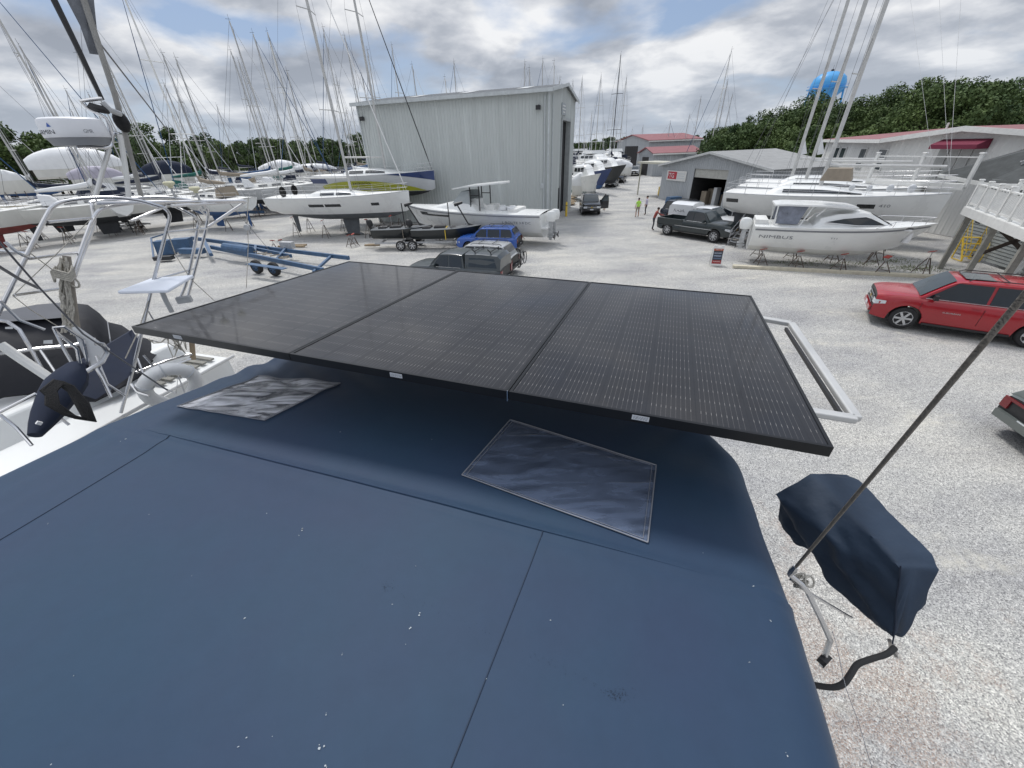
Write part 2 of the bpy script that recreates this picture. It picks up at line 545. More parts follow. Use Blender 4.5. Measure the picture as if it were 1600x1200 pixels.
def canvas_mat():
    m, nt, b = nodes('navy_canvas')
    N, L = nt.nodes.new, nt.links.new
    tc = N('ShaderNodeTexCoord')
    def nz(s, d=4, r=0.55):
        n = N('ShaderNodeTexNoise'); n.inputs['Scale'].default_value = s; n.inputs['Detail'].default_value = d; n.inputs['Roughness'].default_value = r
        L(tc.outputs['Object'], n.inputs[0]); return n.outputs[0]
    r = N('ShaderNodeValToRGB'); e = r.color_ramp.elements
    e[0].position, e[0].color = 0.35, (0.022, 0.043, 0.088, 1)
    e[1].position, e[1].color = 0.65, (0.019, 0.048, 0.091, 1)
    L(nz(1.3, 3), r.inputs[0])
    r2 = N('ShaderNodeValToRGB'); e = r2.color_ramp.elements
    e[0].position, e[0].color = 0.3, (0.95, 0.95, 0.95, 1)
    e[1].position, e[1].color = 0.7, (1.04, 1.04, 1.04, 1)
    L(nz(14, 6, 0.7), r2.inputs[0])
    mu = N('ShaderNodeMixRGB'); mu.blend_type = 'MULTIPLY'; mu.inputs[0].default_value = 1
    L(r.outputs[0], mu.inputs[1]); L(r2.outputs[0], mu.inputs[2])
    # scuffs and droppings
    vo = N('ShaderNodeTexVoronoi'); vo.inputs['Scale'].default_value = 5.5
    dn = N('ShaderNodeVectorMath'); dn.operation = 'MULTIPLY_ADD'
    nn = N('ShaderNodeTexNoise'); nn.inputs['Scale'].default_value = 60; L(tc.outputs['Object'], nn.inputs[0])
    L(nn.outputs['Color'], dn.inputs[0]); dn.inputs[1].default_value = (0.012, 0.012, 0.012); L(tc.outputs['Object'], dn.inputs[2])
    L(dn.outputs[0], vo.inputs[0])
    bw = N('ShaderNodeSeparateColor'); L(vo.outputs['Color'], bw.inputs[0])
    th = N('ShaderNodeMath'); th.operation = 'MULTIPLY_ADD'; L(bw.outputs[0], th.inputs[0]); th.inputs[1].default_value = 0.034; th.inputs[2].default_value = -0.008
    lt = N('ShaderNodeMath'); lt.operation = 'LESS_THAN'; L(vo.outputs['Distance'], lt.inputs[0]); L(th.outputs[0], lt.inputs[1])
    g2 = N('ShaderNodeMath'); g2.operation = 'GREATER_THAN'; L(bw.outputs[1], g2.inputs[0]); g2.inputs[1].default_value = 0.45
    mm = N('ShaderNodeMath'); mm.operation = 'MULTIPLY'; L(lt.outputs[0], mm.inputs[0]); L(g2.outputs[0], mm.inputs[1])
    mx = N('ShaderNodeMixRGB'); L(mm.outputs[0], mx.inputs[0]); L(mu.outputs[0], mx.inputs[1]); mx.inputs[2].default_value = (0.42, 0.45, 0.47, 1)
    L(mx.outputs[0], b.inputs['Base Color'])
    b.inputs['Roughness'].default_value = 0.62
    b.inputs['Specular IOR Level'].default_value = 0.28
    b.inputs['Sheen Weight'].default_value = 0.05
    wv = N('ShaderNodeTexNoise'); wv.inputs['Scale'].default_value = 700; L(tc.outputs['Object'], wv.inputs[0])
    b1 = N('ShaderNodeBump'); b1.inputs['Strength'].default_value = 0.12; b1.inputs['Distance'].default_value = 0.001; L(wv.outputs[0], b1.inputs['Height'])
    b2 = N('ShaderNodeBump'); b2.inputs['Strength'].default_value = 0.25; b2.inputs['Distance'].default_value = 0.02; L(nz(3.5, 4, 0.5), b2.inputs['Height']); L(b1.outputs[0], b2.inputs['Normal'])
    L(b2.outputs[0], b.inputs['Normal'])
    return m
M['canvas'] = canvas_mat()

Z0 = 5.13
UR = lambda v: 0.66 - 0.05 * smooth01((0.5 - v) / 0.5) + 0.02 * math.sin(v * 3) - 0.30 * max(0.0, (v - 1.55) / 0.42) ** 2.6
UL = lambda v: -3.02 + 0.10 * v + 0.02 * v * v + 0.3 * max(0.0, (v - 1.75) / 0.4) ** 2
def canvas_z(u, v):
    """height of the cloth top at boat coordinates"""
    z = Z0 - 0.010 * (u + 1.1) ** 2
    if v > 0.92:
        z -= 0.05 * (v - 0.92) ** 1.2
    z -= 0.012 * abs(math.sin((v - 0.92) * 1.9)) * smooth01((v + 1) / 2) 
    z += 0.011 * math.exp(-((v - 0.92) / 0.014) ** 2) * smooth01((u + 2.9) / 0.5)          # piping over the bow
    z += 0.006 * math.exp(-((v - 0.86) / 0.05) ** 2)
    # pulled folds in the far corners and near the right edge
    if v > 1.2:
        f = smooth01((v - 1.3) / 0.5)
        z += 0.012 * f * math.sin((u * 0.8 + v * 1.5) * 17) * smooth01((-1.2 - u) / 1.0)
        z += 0.007 * f * math.sin((u - 0.6 * v) * 24) * smooth01((u + 0.2) / 0.6)
    z += 0.0035 * smooth01((-1.9 - u) / .9) * math.sin((u * 1.0 + .06 * math.sin(v * 3)) * 38) * smooth01((v + .2) / .9)
    z += 0.005 * smooth01((u - .1) / .4) * math.sin(v * 17 + u * 6) * smooth01((v - .9) / .5)
    z += 0.004 * noise.noise(Vector((u * 2.3, v * 2.3, 1))) + 0.006 * noise.noise(Vector((u * 0.9, v * 0.9, 5)))
    return z
def canvas_point(s, v):
    """s runs across the cloth, 0..1, with the skirts included"""
    ul, ur = UL(v), UR(v)
    r = 0.13
    sk = 0.75
    W = ur - ul
    tot = sk + r * PI / 2 + (W - 2 * r) + r * PI / 2 + sk
    d = s * tot
    wr = 0.030 * math.sin(v * 23 + 3 * math.sin(v * 5)) * smooth01((v - .2) / .8) + 0.014 * math.sin(v * 47) + .012 * math.sin(v * 9)
    aft = 1.0
    if d < sk:
        return bp_(ul - 0.02 * (sk - d) + wr * (sk - d), v, canvas_z(ul + r, v) - r - (sk - d) * 1.0)
    d -= sk
    if d < r * PI / 2:
        a = d / r
        return bp_(ul + r - r * math.cos(a), v, canvas_z(ul + r, v) - r + r * math.sin(a))
    d -= r * PI / 2
    if d < W - 2 * r:
        u = ul + r + d
        return bp_(u, v, canvas_z(u, v))
    d -= W - 2 * r
    if d < r * PI / 2:
        a = d / r
        return bp_(ur - r + r * math.sin(a), v, canvas_z(ur - r, v) - r + r * math.cos(a))
    d -= r * PI / 2
    return bp_(ur + 0.05 * d + wr * d * 1.2, v, canvas_z(ur - r, v) - r - d)
def build_canvas():
    t = thing('canvas_enclosure', 'large navy blue canvas cover stretched over the cockpit in the foreground, with clear windows', 'canvas cover')
    mb = MB()
    vs_, NV, NS = [], 150, 190
    vlist = []
    for j in range(NV + 1):
        v = -1.2 + (1.98 + 1.2) * (j / NV)
        vlist.append(v)
    vs = []
    for v in vlist:
        for i in range(NS + 1):
            # cluster samples at the rolled edges
            s = i / NS
            s = 0.5 - 0.5 * math.cos(PI * s) if False else s
            vs.append(canvas_point(s, v))
    # far edge rolls down
    last = vlist[-1]
    for k in range(1, 16):
        a = k / 15
        for i in range(NS + 1):
            p = canvas_point(i / NS, last)
            if k <= 6:
                th = k / 6 * PI / 2
                q = p + BV * (0.12 * math.sin(th)) - Vector((0, 0, 0.12 * (1 - math.cos(th))))
            else:
                q = p + BV * (0.12 + 0.02 * (k - 6) * 0.3) - Vector((0, 0, 0.12 + (k - 6) * 0.07))
            c = canvas_point(0.5, last)
            lim = 4.3
            q.z = max(q.z, min(p.z, lim))
            vs.append(q)
    n = NS + 1
    rows = len(vs) // n
    fs = [(j * n + i, j * n + i + 1, (j + 1) * n + i + 1, (j + 1) * n + i) for j in range(rows - 1) for i in range(NS)]
    mb.add(vs, fs)
    mb.build('canvas', M['canvas'], t, smooth=80)
    # stitched seams as thin welts
    sm = mat('seam_thread', (0.015, 0.028, 0.054), 0.8, 0, 0.2)
    def seam(fu, v0, v1, name='seam', w=0.0022, n=90):
        s = MB(); L_, Rr = [], []
        pts = []
        for i in range(n + 1):
            v = lerp(v0, v1, i / n); u = fu(v)
            pts.append(bp_(u, v, canvas_z(u, v) + 0.0008))
        s.tube(pts, w, 5)
        s.build(name, sm, t)
    seam(lambda v: -0.215 - 0.075 * (0.92 - v), -1.1, 0.915)
    seam(lambda v: -2.30 - 0.04 * (0.9 - v), -1.1, 0.915)
    def cross(fv, u0, u1, w=0.0018, n=120):
        s = MB()
        s.tube([bp_(lerp(u0, u1, i / n), fv(lerp(u0, u1, i / n)), canvas_z(lerp(u0, u1, i / n), fv(lerp(u0, u1, i / n))) + 0.0008) for i in range(n + 1)], w, 5)
        s.build('seam', sm, t)
    s = MB(); s.tube([bp_(lerp(-2.62, .42, i / 160), .918, canvas_z(lerp(-2.62, .42, i / 160), .918) - .001) for i in range(161)], [.0065 * min(1, i / 40, (160 - i) / 50 + .02) for i in range(161)], 8); s.build('piping', M['canvas'], t)
    # dark scuffed abrasion marks
    sc = mat('scuff', (0.012, 0.02, 0.035), 0.9, 0, 0.3)
    s = MB()
    for k in range(230):
        a = rnd.random() ** 0.8
        c = px(598, 912, Z0).lerp(px(975, 1085, Z0), rnd.random())
        if rnd.random() < 0.45:
            c = px(965, 1080, Z0) + Vector((rnd.gauss(0, .018), rnd.gauss(0, .006), 0))
        elif rnd.random() < 0.4:
            c = px(605, 915, Z0) + Vector((rnd.gauss(0, .015), rnd.gauss(0, .006), 0))
        c += Vector((rnd.gauss(0, .005), rnd.gauss(0, .005), 0))
        u, v = c.dot(BR), c.dot(BV)
        d = rnd.uniform(.0005, .0016)
        z = canvas_z(u, v) + 0.0012
        an = rnd.uniform(0, 6)
        s.add([bp_(u + d * math.cos(an + q), v + d * math.sin(an + q) * 0.6, z) for q in (0, 1.6, 3.1, 4.6)], [(0, 1, 2, 3)])
    s.build('scuff_mark', sc, t, smooth=0)['kind'] = 'stuff'
    s = MB()
    spots_ = [(473, 827, 5), (468, 838, 2), (417, 803, 2.5), (384, 967, 3), (655, 962, 3.5), (642, 981, 3.5), (535, 1024, 2), (500, 1170, 4.5), (509, 1197, 3), (510, 1118, 2), (195, 684, 5), (186, 687, 3), (650, 886, 2), (116, 1056, 2.5), (71, 816, 2), (142, 735, 1.5), (232, 803, 2), (387, 1154, 2), (375, 1168, 2), (427, 1152, 1.5), (860, 968, 2), (1178, 915, 2.5), (1207, 967, 2.5), (1174, 1031, 2), (1235, 1177, 3), (674, 684, 2), (748, 690, 1.5), (613, 945, 2), (634, 1007, 1.5), (1100, 860, 1.5), (300, 900, 1.5), (880, 1100, 1.8), (760, 1060, 1.5)]
    for (x, y, r) in spots_:
        c = px(x, y, Z0 - .01); u, v = c.dot(BR), c.dot(BV); r *= .0009
        for q in range(1 + int(r * 600)):
            du, dv = (rnd.gauss(0, r * 1.1), rnd.gauss(0, r * 1.1)) if q else (0, 0)
            k = rnd.uniform(.35, .9) if q else 1; an = rnd.uniform(0, 6)
            s.add([bp_(u + du + r * k * rnd.uniform(.5, 1.2) * math.cos(an + a), v + dv + r * k * rnd.uniform(.5, 1.1) * math.sin(an + a), canvas_z(u, v) + .0022) for a in (0, 1.1, 2.2, 3.1, 4.2, 5.3)], [tuple(range(6))])
    s.build('bird_dropping', mat('dried_dropping', (.40, .44, .47), .9, 0, .2, 40), t, smooth=0)['kind'] = 'stuff'
    # clear vinyl windows
    def vinyl(name, base, var, wr):
        m, nt, b = nodes(name)
        N, L = nt.nodes.new, nt.links.new
        tc = N('ShaderNodeTexCoord'); mp = N('ShaderNodeMapping'); L(tc.outputs['Object'], mp.inputs[0])
        mp.inputs['Rotation'].default_value = (0, 0, R_(55)); mp.inputs['Scale'].default_value = (2.2, 9, 1)
        n = N('ShaderNodeTexNoise'); n.inputs['Scale'].default_value = 1.6; n.inputs['Detail'].default_value = 5; n.inputs['Distortion'].default_value = 1.2; L(mp.outputs[0], n.inputs[0])
        r = N('ShaderNodeValToRGB'); e = r.color_ramp.elements
        e[0].position, e[0].color = 0.38, (*[x * (1 - var) for x in base], 1)
        e[1].position, e[1].color = 0.62, (*[x * (1 + var) for x in base], 1)
        L(n.outputs[0], r.inputs[0]); L(r.outputs[0], b.inputs['Base Color'])
        b.inputs['Roughness'].default_value = 0.13
        b.inputs['Alpha'].default_value = 0.62
        b.inputs['Coat Weight'].default_value = 0.5
        b.inputs['Coat Roughness'].default_value = 0.12
        bp = N('ShaderNodeBump'); bp.inputs['Strength'].default_value = wr; bp.inputs['Distance'].default_value = 0.03
        L(n.outputs[0], bp.inputs['Height']); L(bp.outputs[0], b.inputs['Normal'])
        return m
    def window(cs, m, label, wr):
        # corners in boat coordinates: near-left, far-left, far-right, near-right
        s = MB(); K = 60
        vs = []
        uvs = []
        for j in range(K + 1):
            for i in range(K + 1):
                a, b = i / K, j / K
                u = lerp(lerp(cs[0][0], cs[3][0], a), lerp(cs[1][0], cs[2][0], a), b)
                v = lerp(lerp(cs[0][1], cs[3][1], a), lerp(cs[1][1], cs[2][1], a), b)
                e = min(a, 1 - a, b, 1 - b)
                z = canvas_z(u, v) + 0.004 + wr * smooth01(e * 5) * (0.6 + math.sin(7 * (u * 1.2 - v * 2.4) + 4 * noise.noise(Vector((u * 3, v * 3, 2)))) + .55 * abs(math.sin(21 * (v * 1.1 - u * .55) + 3 * noise.noise(Vector((u * 4, v * 4, 7))))))
                vs.append(bp_(u, v, z)); uvs.append((u, v))
        n = K + 1
        s.add(vs, [(j * n + i, j * n + i + 1, (j + 1) * n + i + 1, (j + 1) * n + i) for j in range(K) for i in range(K)])
        w = s.build('clear_window', m, t, smooth=80, label=label)
        # stitched hem
        h = MB()
        def ln(p, q, off):
            pts = []
            for i in range(25):
                u = lerp(p[0], q[0], i / 24); v = lerp(p[1], q[1], i / 24)
                pts.append(bp_(u, v, canvas_z(u, v) + 0.006 + off))
            return pts
        cc = [(sum(c[0] for c in cs) / 4), (sum(c[1] for c in cs) / 4)]
        for f, rr in ((1.0, 0.003), (0.955, 0.0012)):
            q = [(lerp(cc[0], c[0], f), lerp(cc[1], c[1], f)) for c in cs]
            for k in range(4):
                h.tube(ln(q[k], q[(k + 1) % 4], 0.001), rr, 5)
        h.build('window_hem', mat('clear_vinyl_hem', (0.22, 0.23, 0.26), 0.4, 0, 0.2), w)
    def bc(x, y, z=Z0 - 0.015):
        p = px(x, y, z); return (p.dot(BR), p.dot(BV))
    window([bc(275, 632), bc(400, 580), bc(530, 592), bc(413, 656)], vinyl('clear_vinyl_pale', (0.70, 0.71, 0.76), 0.8, 0.9), 'pale wrinkled clear vinyl window', 0.009)  # pale streaks in the base colour stand in for bright reflections
    window([bc(722, 745), bc(797, 651), bc(1027, 720), bc(1012, 848)], vinyl('clear_vinyl_dark', (0.15, 0.19, 0.28), 0.35, 0.35), 'dark flat clear vinyl window with scratches', 0.0015)
build_canvas()

def build_own_hull():
    t = thing('sailing_yacht', 'white yacht hull mostly hidden under the navy blue canvas cover in the foreground', 'yacht', (0, 0, 0))
    s = MB(); rings = []
    for i in range(25):
        k = i / 24
        w = 2.05 * (0.72 + 0.28 * math.sin(min(k / 0.4, 1) * PI / 2)) * (1 - max(0, (k - 0.45) / 0.55) ** 2.4)
        sh = 3.55 + 0.3 * k * k
        kl = 1.6 + 0.7 * (1 - math.sin(PI * min(1, k * 1.0 + 0.14)))
        rings.append([bp_(-1.1 - math.cos(PI * a / 16) * w, 2.5 - 12.5 * k, sh - (sh - kl) * math.sin(PI * a / 16) ** 0.6) for a in range(17)])
    s.loft(rings)
    s.build('hull', M['gel'], t, smooth=50)
    s = MB()
    s.loft([[bp_(-1.1 - .12, v0, 1.75), bp_(-1.1 + .12, v0, 1.75), bp_(-1.1 + .12, v1, 0.12), bp_(-1.1 - .12, v1, .12)] for v0, v1 in ((-2.2, -2.6), (-4.4, -4.2))])
    s.build('keel', M['antiblack'], t)
    s = MB()
    for (u0, u1, v0, v1, z0, z1) in ((-2.75, .55, -1.2, 1.6, 3.5, 4.2),):
        s.box(bp_((u0 + u1) / 2, (v0 + v1) / 2, (z0 + z1) / 2), (u1 - u0, v1 - v0, z1 - z0), math.atan2(BR.y, BR.x))
    s.build('coaming', M['deckw'], t, smooth=0)
build_own_hull()

# ------------------------------------------------------------------ solar panels
PU = (Vector((0.94406, -0.32907, -0.02181)), Vector((0.37373, 0.92666, -0.04026)))
PN = PU[0].cross(PU[1]).normalized()
PANEL_M = Matrix(((PU[0].x, PU[1].x, PN.x), (PU[0].y, PU[1].y, PN.y), (PU[0].z, PU[1].z, PN.z)))
PANEL_INV = [tuple(r) for r in PANEL_M.inverted()][:2]
def panel_mat():
    m, nt, b = nodes('solar_cells')
    N, L = nt.nodes.new, nt.links.new
    tc = N('ShaderNodeTexCoord'); cb = N('ShaderNodeCombineXYZ'); sp = N('ShaderNodeSeparateXYZ')
    for i, row in enumerate(PANEL_INV):
        dp = N('ShaderNodeVectorMath'); dp.operation = 'DOT_PRODUCT'; L(tc.outputs['Object'], dp.inputs[0]); dp.inputs[1].default_value = row
        L(dp.outputs['Value'], cb.inputs[i])
    L(cb.outputs[0], sp.inputs[0])
    def mth(op, a, b_=None, c_=None):
        n = N('ShaderNodeMath'); n.operation = op
        for i, q in enumerate((a, b_, c_)):
            if q is None: continue
            if isinstance(q, (int, float)): n.inputs[i].default_value = q
            else: L(q, n.inputs[i])
        return n.outputs[0]
    def line(coord, period, frac):
        f = mth('FRACT', mth('DIVIDE', coord, period))
        d = mth('ABSOLUTE', mth('SUBTRACT', f, 0.5))
        return mth('GREATER_THAN', d, 0.5 - frac / 2)
    bus = line(sp.outputs[0], 0.0178, 0.085)
    gapx = line(sp.outputs[0], 0.178, 0.024)
    gapy = line(sp.outputs[1], 0.0885, 0.035)
    gapy2 = line(mth('ADD', sp.outputs[1], 0.0), 0.0885, 0.20)
    n = N('ShaderNodeTexNoise'); n.inputs['Scale'].default_value = 2.2; n.inputs['Detail'].default_value = 4; L(tc.outputs['Object'], n.inputs[0])
    cr = N('ShaderNodeValToRGB'); e = cr.color_ramp.elements
    e[0].position, e[0].color = 0.35, (0.0075, 0.008, 0.011, 1); e[1].position, e[1].color = 0.7, (0.0135, 0.0125, 0.0135, 1)
    L(n.outputs[0], cr.inputs[0])
    def mix(f, a, b_):
        k = N('ShaderNodeMixRGB'); L(f, k.inputs[0])
        for i, q in ((1, a), (2, b_)):
            if isinstance(q, tuple): k.inputs[i].default_value = (*q, 1)
            else: L(q, k.inputs[i])
        return k.outputs[0]
    c = mix(mth('MULTIPLY', bus, 0.85), cr.outputs[0], (0.070, 0.066, 0.066))
    tick = mth('MULTIPLY', bus, gapy2)
    c = mix(mth('MULTIPLY', tick, 0.8), c, (0.27, 0.26, 0.25))
    c = mix(gapx, c, (0.006, 0.006, 0.008))
    c = mix(mth('MULTIPLY', gapy, mth('SUBTRACT', 1.0, bus)), c, (0.007, 0.007, 0.009))
    # dust film, tinted bluish to stand in for reflected sky
    n2 = N('ShaderNodeTexNoise'); n2.inputs['Scale'].default_value = 5; n2.inputs['Detail'].default_value = 8; n2.inputs['Roughness'].default_value = 0.7; L(tc.outputs['Object'], n2.inputs[0])
    d = mth('MULTIPLY', n2.outputs[0], 0.035)
    c = mix(d, c, (0.38, 0.42, 0.50))
    L(c, b.inputs['Base Color'])
    b.inputs['Roughness'].default_value = 0.45
    b.inputs['Specular IOR Level'].default_value = 0.15
    b.inputs['Coat Weight'].default_value = 0.62
    b.inputs['Coat IOR'].default_value = 1.42
    rr = N('ShaderNodeMapRange'); L(n2.outputs[0], rr.inputs[0]); rr.inputs[3].default_value = 0.03; rr.inputs[4].default_value = 0.11
    L(rr.outputs[0], b.inputs['Coat Roughness'])
    return m
def build_panels():
    pm = panel_mat()
    fr = mat('black_anodised_frame', (0.014, 0.015, 0.017), 0.35, 0.4, 0.15)
    O = Vector((-2.155, 2.038, H - 0.800))
    Ux = Vector((0.94406, -0.32907, -0.02181)); Uy = Vector((0.37373, 0.92666, -0.04026))
    Uz = Ux.cross(Uy).normalized()
    labels = ['left of the three black solar panels, above the pale wrinkled window',
              'middle of the three black solar panels above the canvas cover',
              'right of the three black solar panels, beside the aluminium rail']
    W, D = 1.130, 1.760
    for i in range(3):
        t = thing('solar_panel', labels[i], 'solar panel', group='row of three black solar panels')
        o = O + Ux * (i * 1.134)
        t.location = o
        g = MB(); K = 6
        g.add([(0.012 + (W - 0.024) * a, 0.012 + (D - 0.024) * b, -0.003) for b in (0, 1) for a in (0, 1)], [(0, 1, 3, 2)])
        g.xf(PANEL_M).build('glass', pm, t, smooth=0)
        f = MB(); w = 0.012; h = 0.040
        f.box((W / 2, w / 2, -h / 2), (W, w, h)); f.box((W / 2, D - w / 2, -h / 2), (W, w, h))
        f.box((w / 2, D / 2, -h / 2), (w, D - 2 * w, h)); f.box((W - w / 2, D / 2, -h / 2), (w, D - 2 * w, h))
        f.box((W / 2, D / 2, -0.010), (W - 2 * w, D - 2 * w, 0.006))
        f.xf(PANEL_M).build('frame', fr, t, smooth=0)
        s = MB(); lx = (0.36, 0.60, 0.52)[i]
        s.box((lx, -0.0012, -0.017), (0.062, 0.002, 0.020))
        st = s.xf(PANEL_M).build('sticker', mat('label_white', (0.55, 0.57, 0.60), 0.4, 0, 0.1, 60), t, smooth=0)
        s = MB()
        for r in range(3):
            x = lx - 0.026
            while x < lx + 0.024:
                ww = rnd.uniform(.003, .009)
                s.box((x + ww / 2, -0.0026, -0.011 - r * 0.005), (ww, 0.0008, 0.0018)); x += ww + 0.003
        s.xf(PANEL_M).build('printing', M['letter'], st, smooth=0)
        if i == 0:
            s = MB(); s.box((0.62, 0.15, -0.075), (0.012, 0.05, 0.08)); s.xf(PANEL_M).build('clamp', M['black'], t, smooth=0)
        if i == 1:
            s = MB(); s.box((W - 0.002, -0.001, -0.022), (0.005, 0.003, 0.05)); s.xf(PANEL_M).build('clamp', M['steel'], t, smooth=0)
    # support arch carrying the panels
    a = thing('panel_support_frame', 'stainless tube frame under the three solar panels', 'support frame')
    s = MB()
    for k in (0.25, 0.75):
        p = O + Uy * (D * (0.5 + 0.3 * (k - 0.5) * 2)) - Uz * 0.06
        s.tube([p + Ux * 0.1, p + Ux * 3.3], 0.016, 8)
    s.build('crossbar', M['steel'], a)
    for k in (0.55, 2.85):
        s = MB()
        p = O + Uy * (D * 0.85) + Ux * k - Uz * 0.06
        s.tube([p, p - Vector((0, 0, 1.0)) + BV * 0.05, p - Vector((0, 0, 1.9)) + BV * 0.02], 0.016, 8)
        s.build('leg', M['steel'], a)
build_panels()

# ------------------------------------------------------------------ aluminium rail beside the panels
def build_rail():
    t = thing('aluminium_side_rail', 'bare aluminium tube loop sticking out right of the solar panels', 'rail')
    z = 5.37
    A, B, C, D = px(1196, 499, z), px(1236, 506, z), px(1338, 655, z), px(1262, 643, z)
    s = MB()
    for p, q in ((A + (A - B) * .6, B), (B, C), (C, D + (D - C) * .8)):
        d = (q - p).normalized()
        s.bar(p - d * 0.0, q + d * 0.0, 0.042, 0.030)
    o = s.build('tube', M['alu'], t, smooth=0)
    bv = o.modifiers.new('b', 'BEVEL'); bv.width = 0.008; bv.segments = 3
    s = MB()
    s.bar(B.lerp(C, 0.03) + Vector((-0.035, 0.0, -0.02)), B.lerp(C, 0.97) + Vector((-0.035, 0, -0.02)), 0.014, 0.02)
    s.build('rubber_strip', M['black'], t, smooth=0)
build_rail()

# ------------------------------------------------------------------ covered box on the right rail
def build_cover_box():
    t = thing('fabric_covered_box', 'draped navy fabric cover over a boxy outfit hanging beside the canvas', 'fabric cover')
    zt = 4.78
    A, B, C, D = px(1266, 738, zt), px(1330, 738, zt), px(1474, 884, zt), px(1404, 882, zt + 0.0)
    zb = 4.42
    E, F, G = px(1216, 812, zb + 0.03), px(1392, 1004, zb - 0.02), px(1425, 985, zb + 0.02)
    Hh = px(1208, 772, zt - 0.12)
    B2 = B + Vector((0.05, 0.02, -0.35))
    # cross-sections from far (A-B side) to near (D-C side): ring of points
    def ring(t_):
        a = A.lerp(D, t_); b = B.lerp(C, t_)
        e = E.lerp(F, t_); g = b + (G - C) * 1.0
        h = Hh.lerp(D.lerp(F, 0.35), t_)
        g = (B + Vector((0.0, 0.03, -0.36))).lerp(G, t_)
        pts = [a, a.lerp(b, 0.5) + Vector((0, 0, 0.006)), b, b.lerp(g, 0.33), b.lerp(g, 0.66), g, g.lerp(e, 0.5) + Vector((0, 0, -0.03)), e, e.lerp(h, 0.5), h, h.lerp(a, 0.5)]
        out = []
        K = len(pts)
        for i in range(K):
            p, q = pts[i], pts[(i + 1) % K]
            for k in range(4):
                out.append(p.lerp(q, k / 4))
        return out
    rings = []
    NR = 40
    for j in range(NR + 1):
        t_ = j / NR
        r = ring(t_)
        c = sum(r, Vector()) / len(r)
        endf = min(t_, 1 - t_)
        sc = 1 - 0.10 * (1 - smooth01(endf * 9))
        nr = []
        for i, p in enumerate(r):
            q = c + (p - c) * sc
            d = (p - c).normalized()
            frac = max(0, min(1, (zt - p.z) / 0.34))
            wv = 0.022 * frac * math.sin(i * 0.9 + t_ * 13 + 3 * noise.noise(q * 6)) + 0.014 * frac * noise.noise(q * 11)
            wv += 0.009 * noise.noise(q * 7) + .005 * noise.noise(q * 19)
            nr.append(q + d * wv)
        rings.append(nr)
    s = MB(); s.loft(rings)
    s.build('fabric', mat('navy_cover_fabric', (0.014, 0.030, 0.058), 0.72, 0, 0.12, 3, bump=0.6, bscale=9), t, smooth=75)
    s = MB()
    s.tube([D.lerp(F, k / 10) + Vector((0.004, -0.006, 0)) * (1 + 0.3 * math.sin(k)) for k in range(11)], 0.003, 5)
    s.build('seam', mat('navy_welt', (0.012, 0.022, 0.045), 0.8, 0, 0.1), t)
    s = MB()
    s.bar(F + Vector((0.0, 0.0, -0.01)), F + Vector((0.03, -0.02, -0.05)), 0.05, 0.012)
    s.build('grey_tab', mat('grey_webbing', (0.28, 0.26, 0.24), 0.9, 0, 0.1), t, smooth=0)
    # post that carries it
    s = MB()
    s.tube([px(1262, 925, 4.86), px(1283, 968, 4.74), px(1297, 1000, 4.60), px(1284, 1040, 4.45)], 0.011, 8)
    tt = thing('bent_rail_tube', 'bent stainless rail tube between the canvas edge and the fabric cover', 'rail')
    s.build('tube', M['steel'], tt)
    s = MB(); s.tube([px(1235, 905, 4.9), px(1262, 925, 4.86), px(1330, 965, 4.55)], 0.006, 6); s.build('brace', M['steel'], tt)
    s = MB(); s.box(px(1288, 1030, 4.49), (0.045, 0.032, 0.03), 0.5); s.build('clamp', M['black'], tt, smooth=0)
    s = MB()
    hp = [(1398, 1012, 4.42), (1385, 1022, 4.42), (1360, 1030, 4.42), (1340, 1038, 4.42), (1330, 1052, 4.42), (1318, 1068, 4.42), (1300, 1074, 4.42), (1270, 1070, 4.42)]
    hq = [px(*h) for h in hp]; hs_ = []
    for i in range(len(hq) - 1):
        p0, p1, p2, p3 = hq[max(i - 1, 0)], hq[i], hq[i + 1], hq[min(i + 2, len(hq) - 1)]
        hs_ += [0.5 * ((2 * p1) + (p2 - p0) * u + (2 * p0 - 5 * p1 + 4 * p2 - p3) * u * u + (3 * p1 - p0 - 3 * p2 + p3) * u ** 3) for u in (0, .25, .5, .75)]
    s.tube(hs_ + [hq[-1]], 0.012, 10)
    tag(s.build('black_hose', M['rubber']), 'black rubber hose curving from under the draped fabric cover', 'hose')
    s = MB()
    P0, P1 = px(1300, 985, 4.6), px(1372, 1220, 4.45)
    s.tube([P0.lerp(P1, k / 12) + Vector((0.004 * math.sin(k), 0, -0.02 * math.sin(PI * k / 12))) for k in range(13)], 0.0013, 5)
    tag(s.build('lifeline_wire', M['steel']), 'thin pale wire dropping along the right edge of the canvas', 'wire')
build_cover_box()

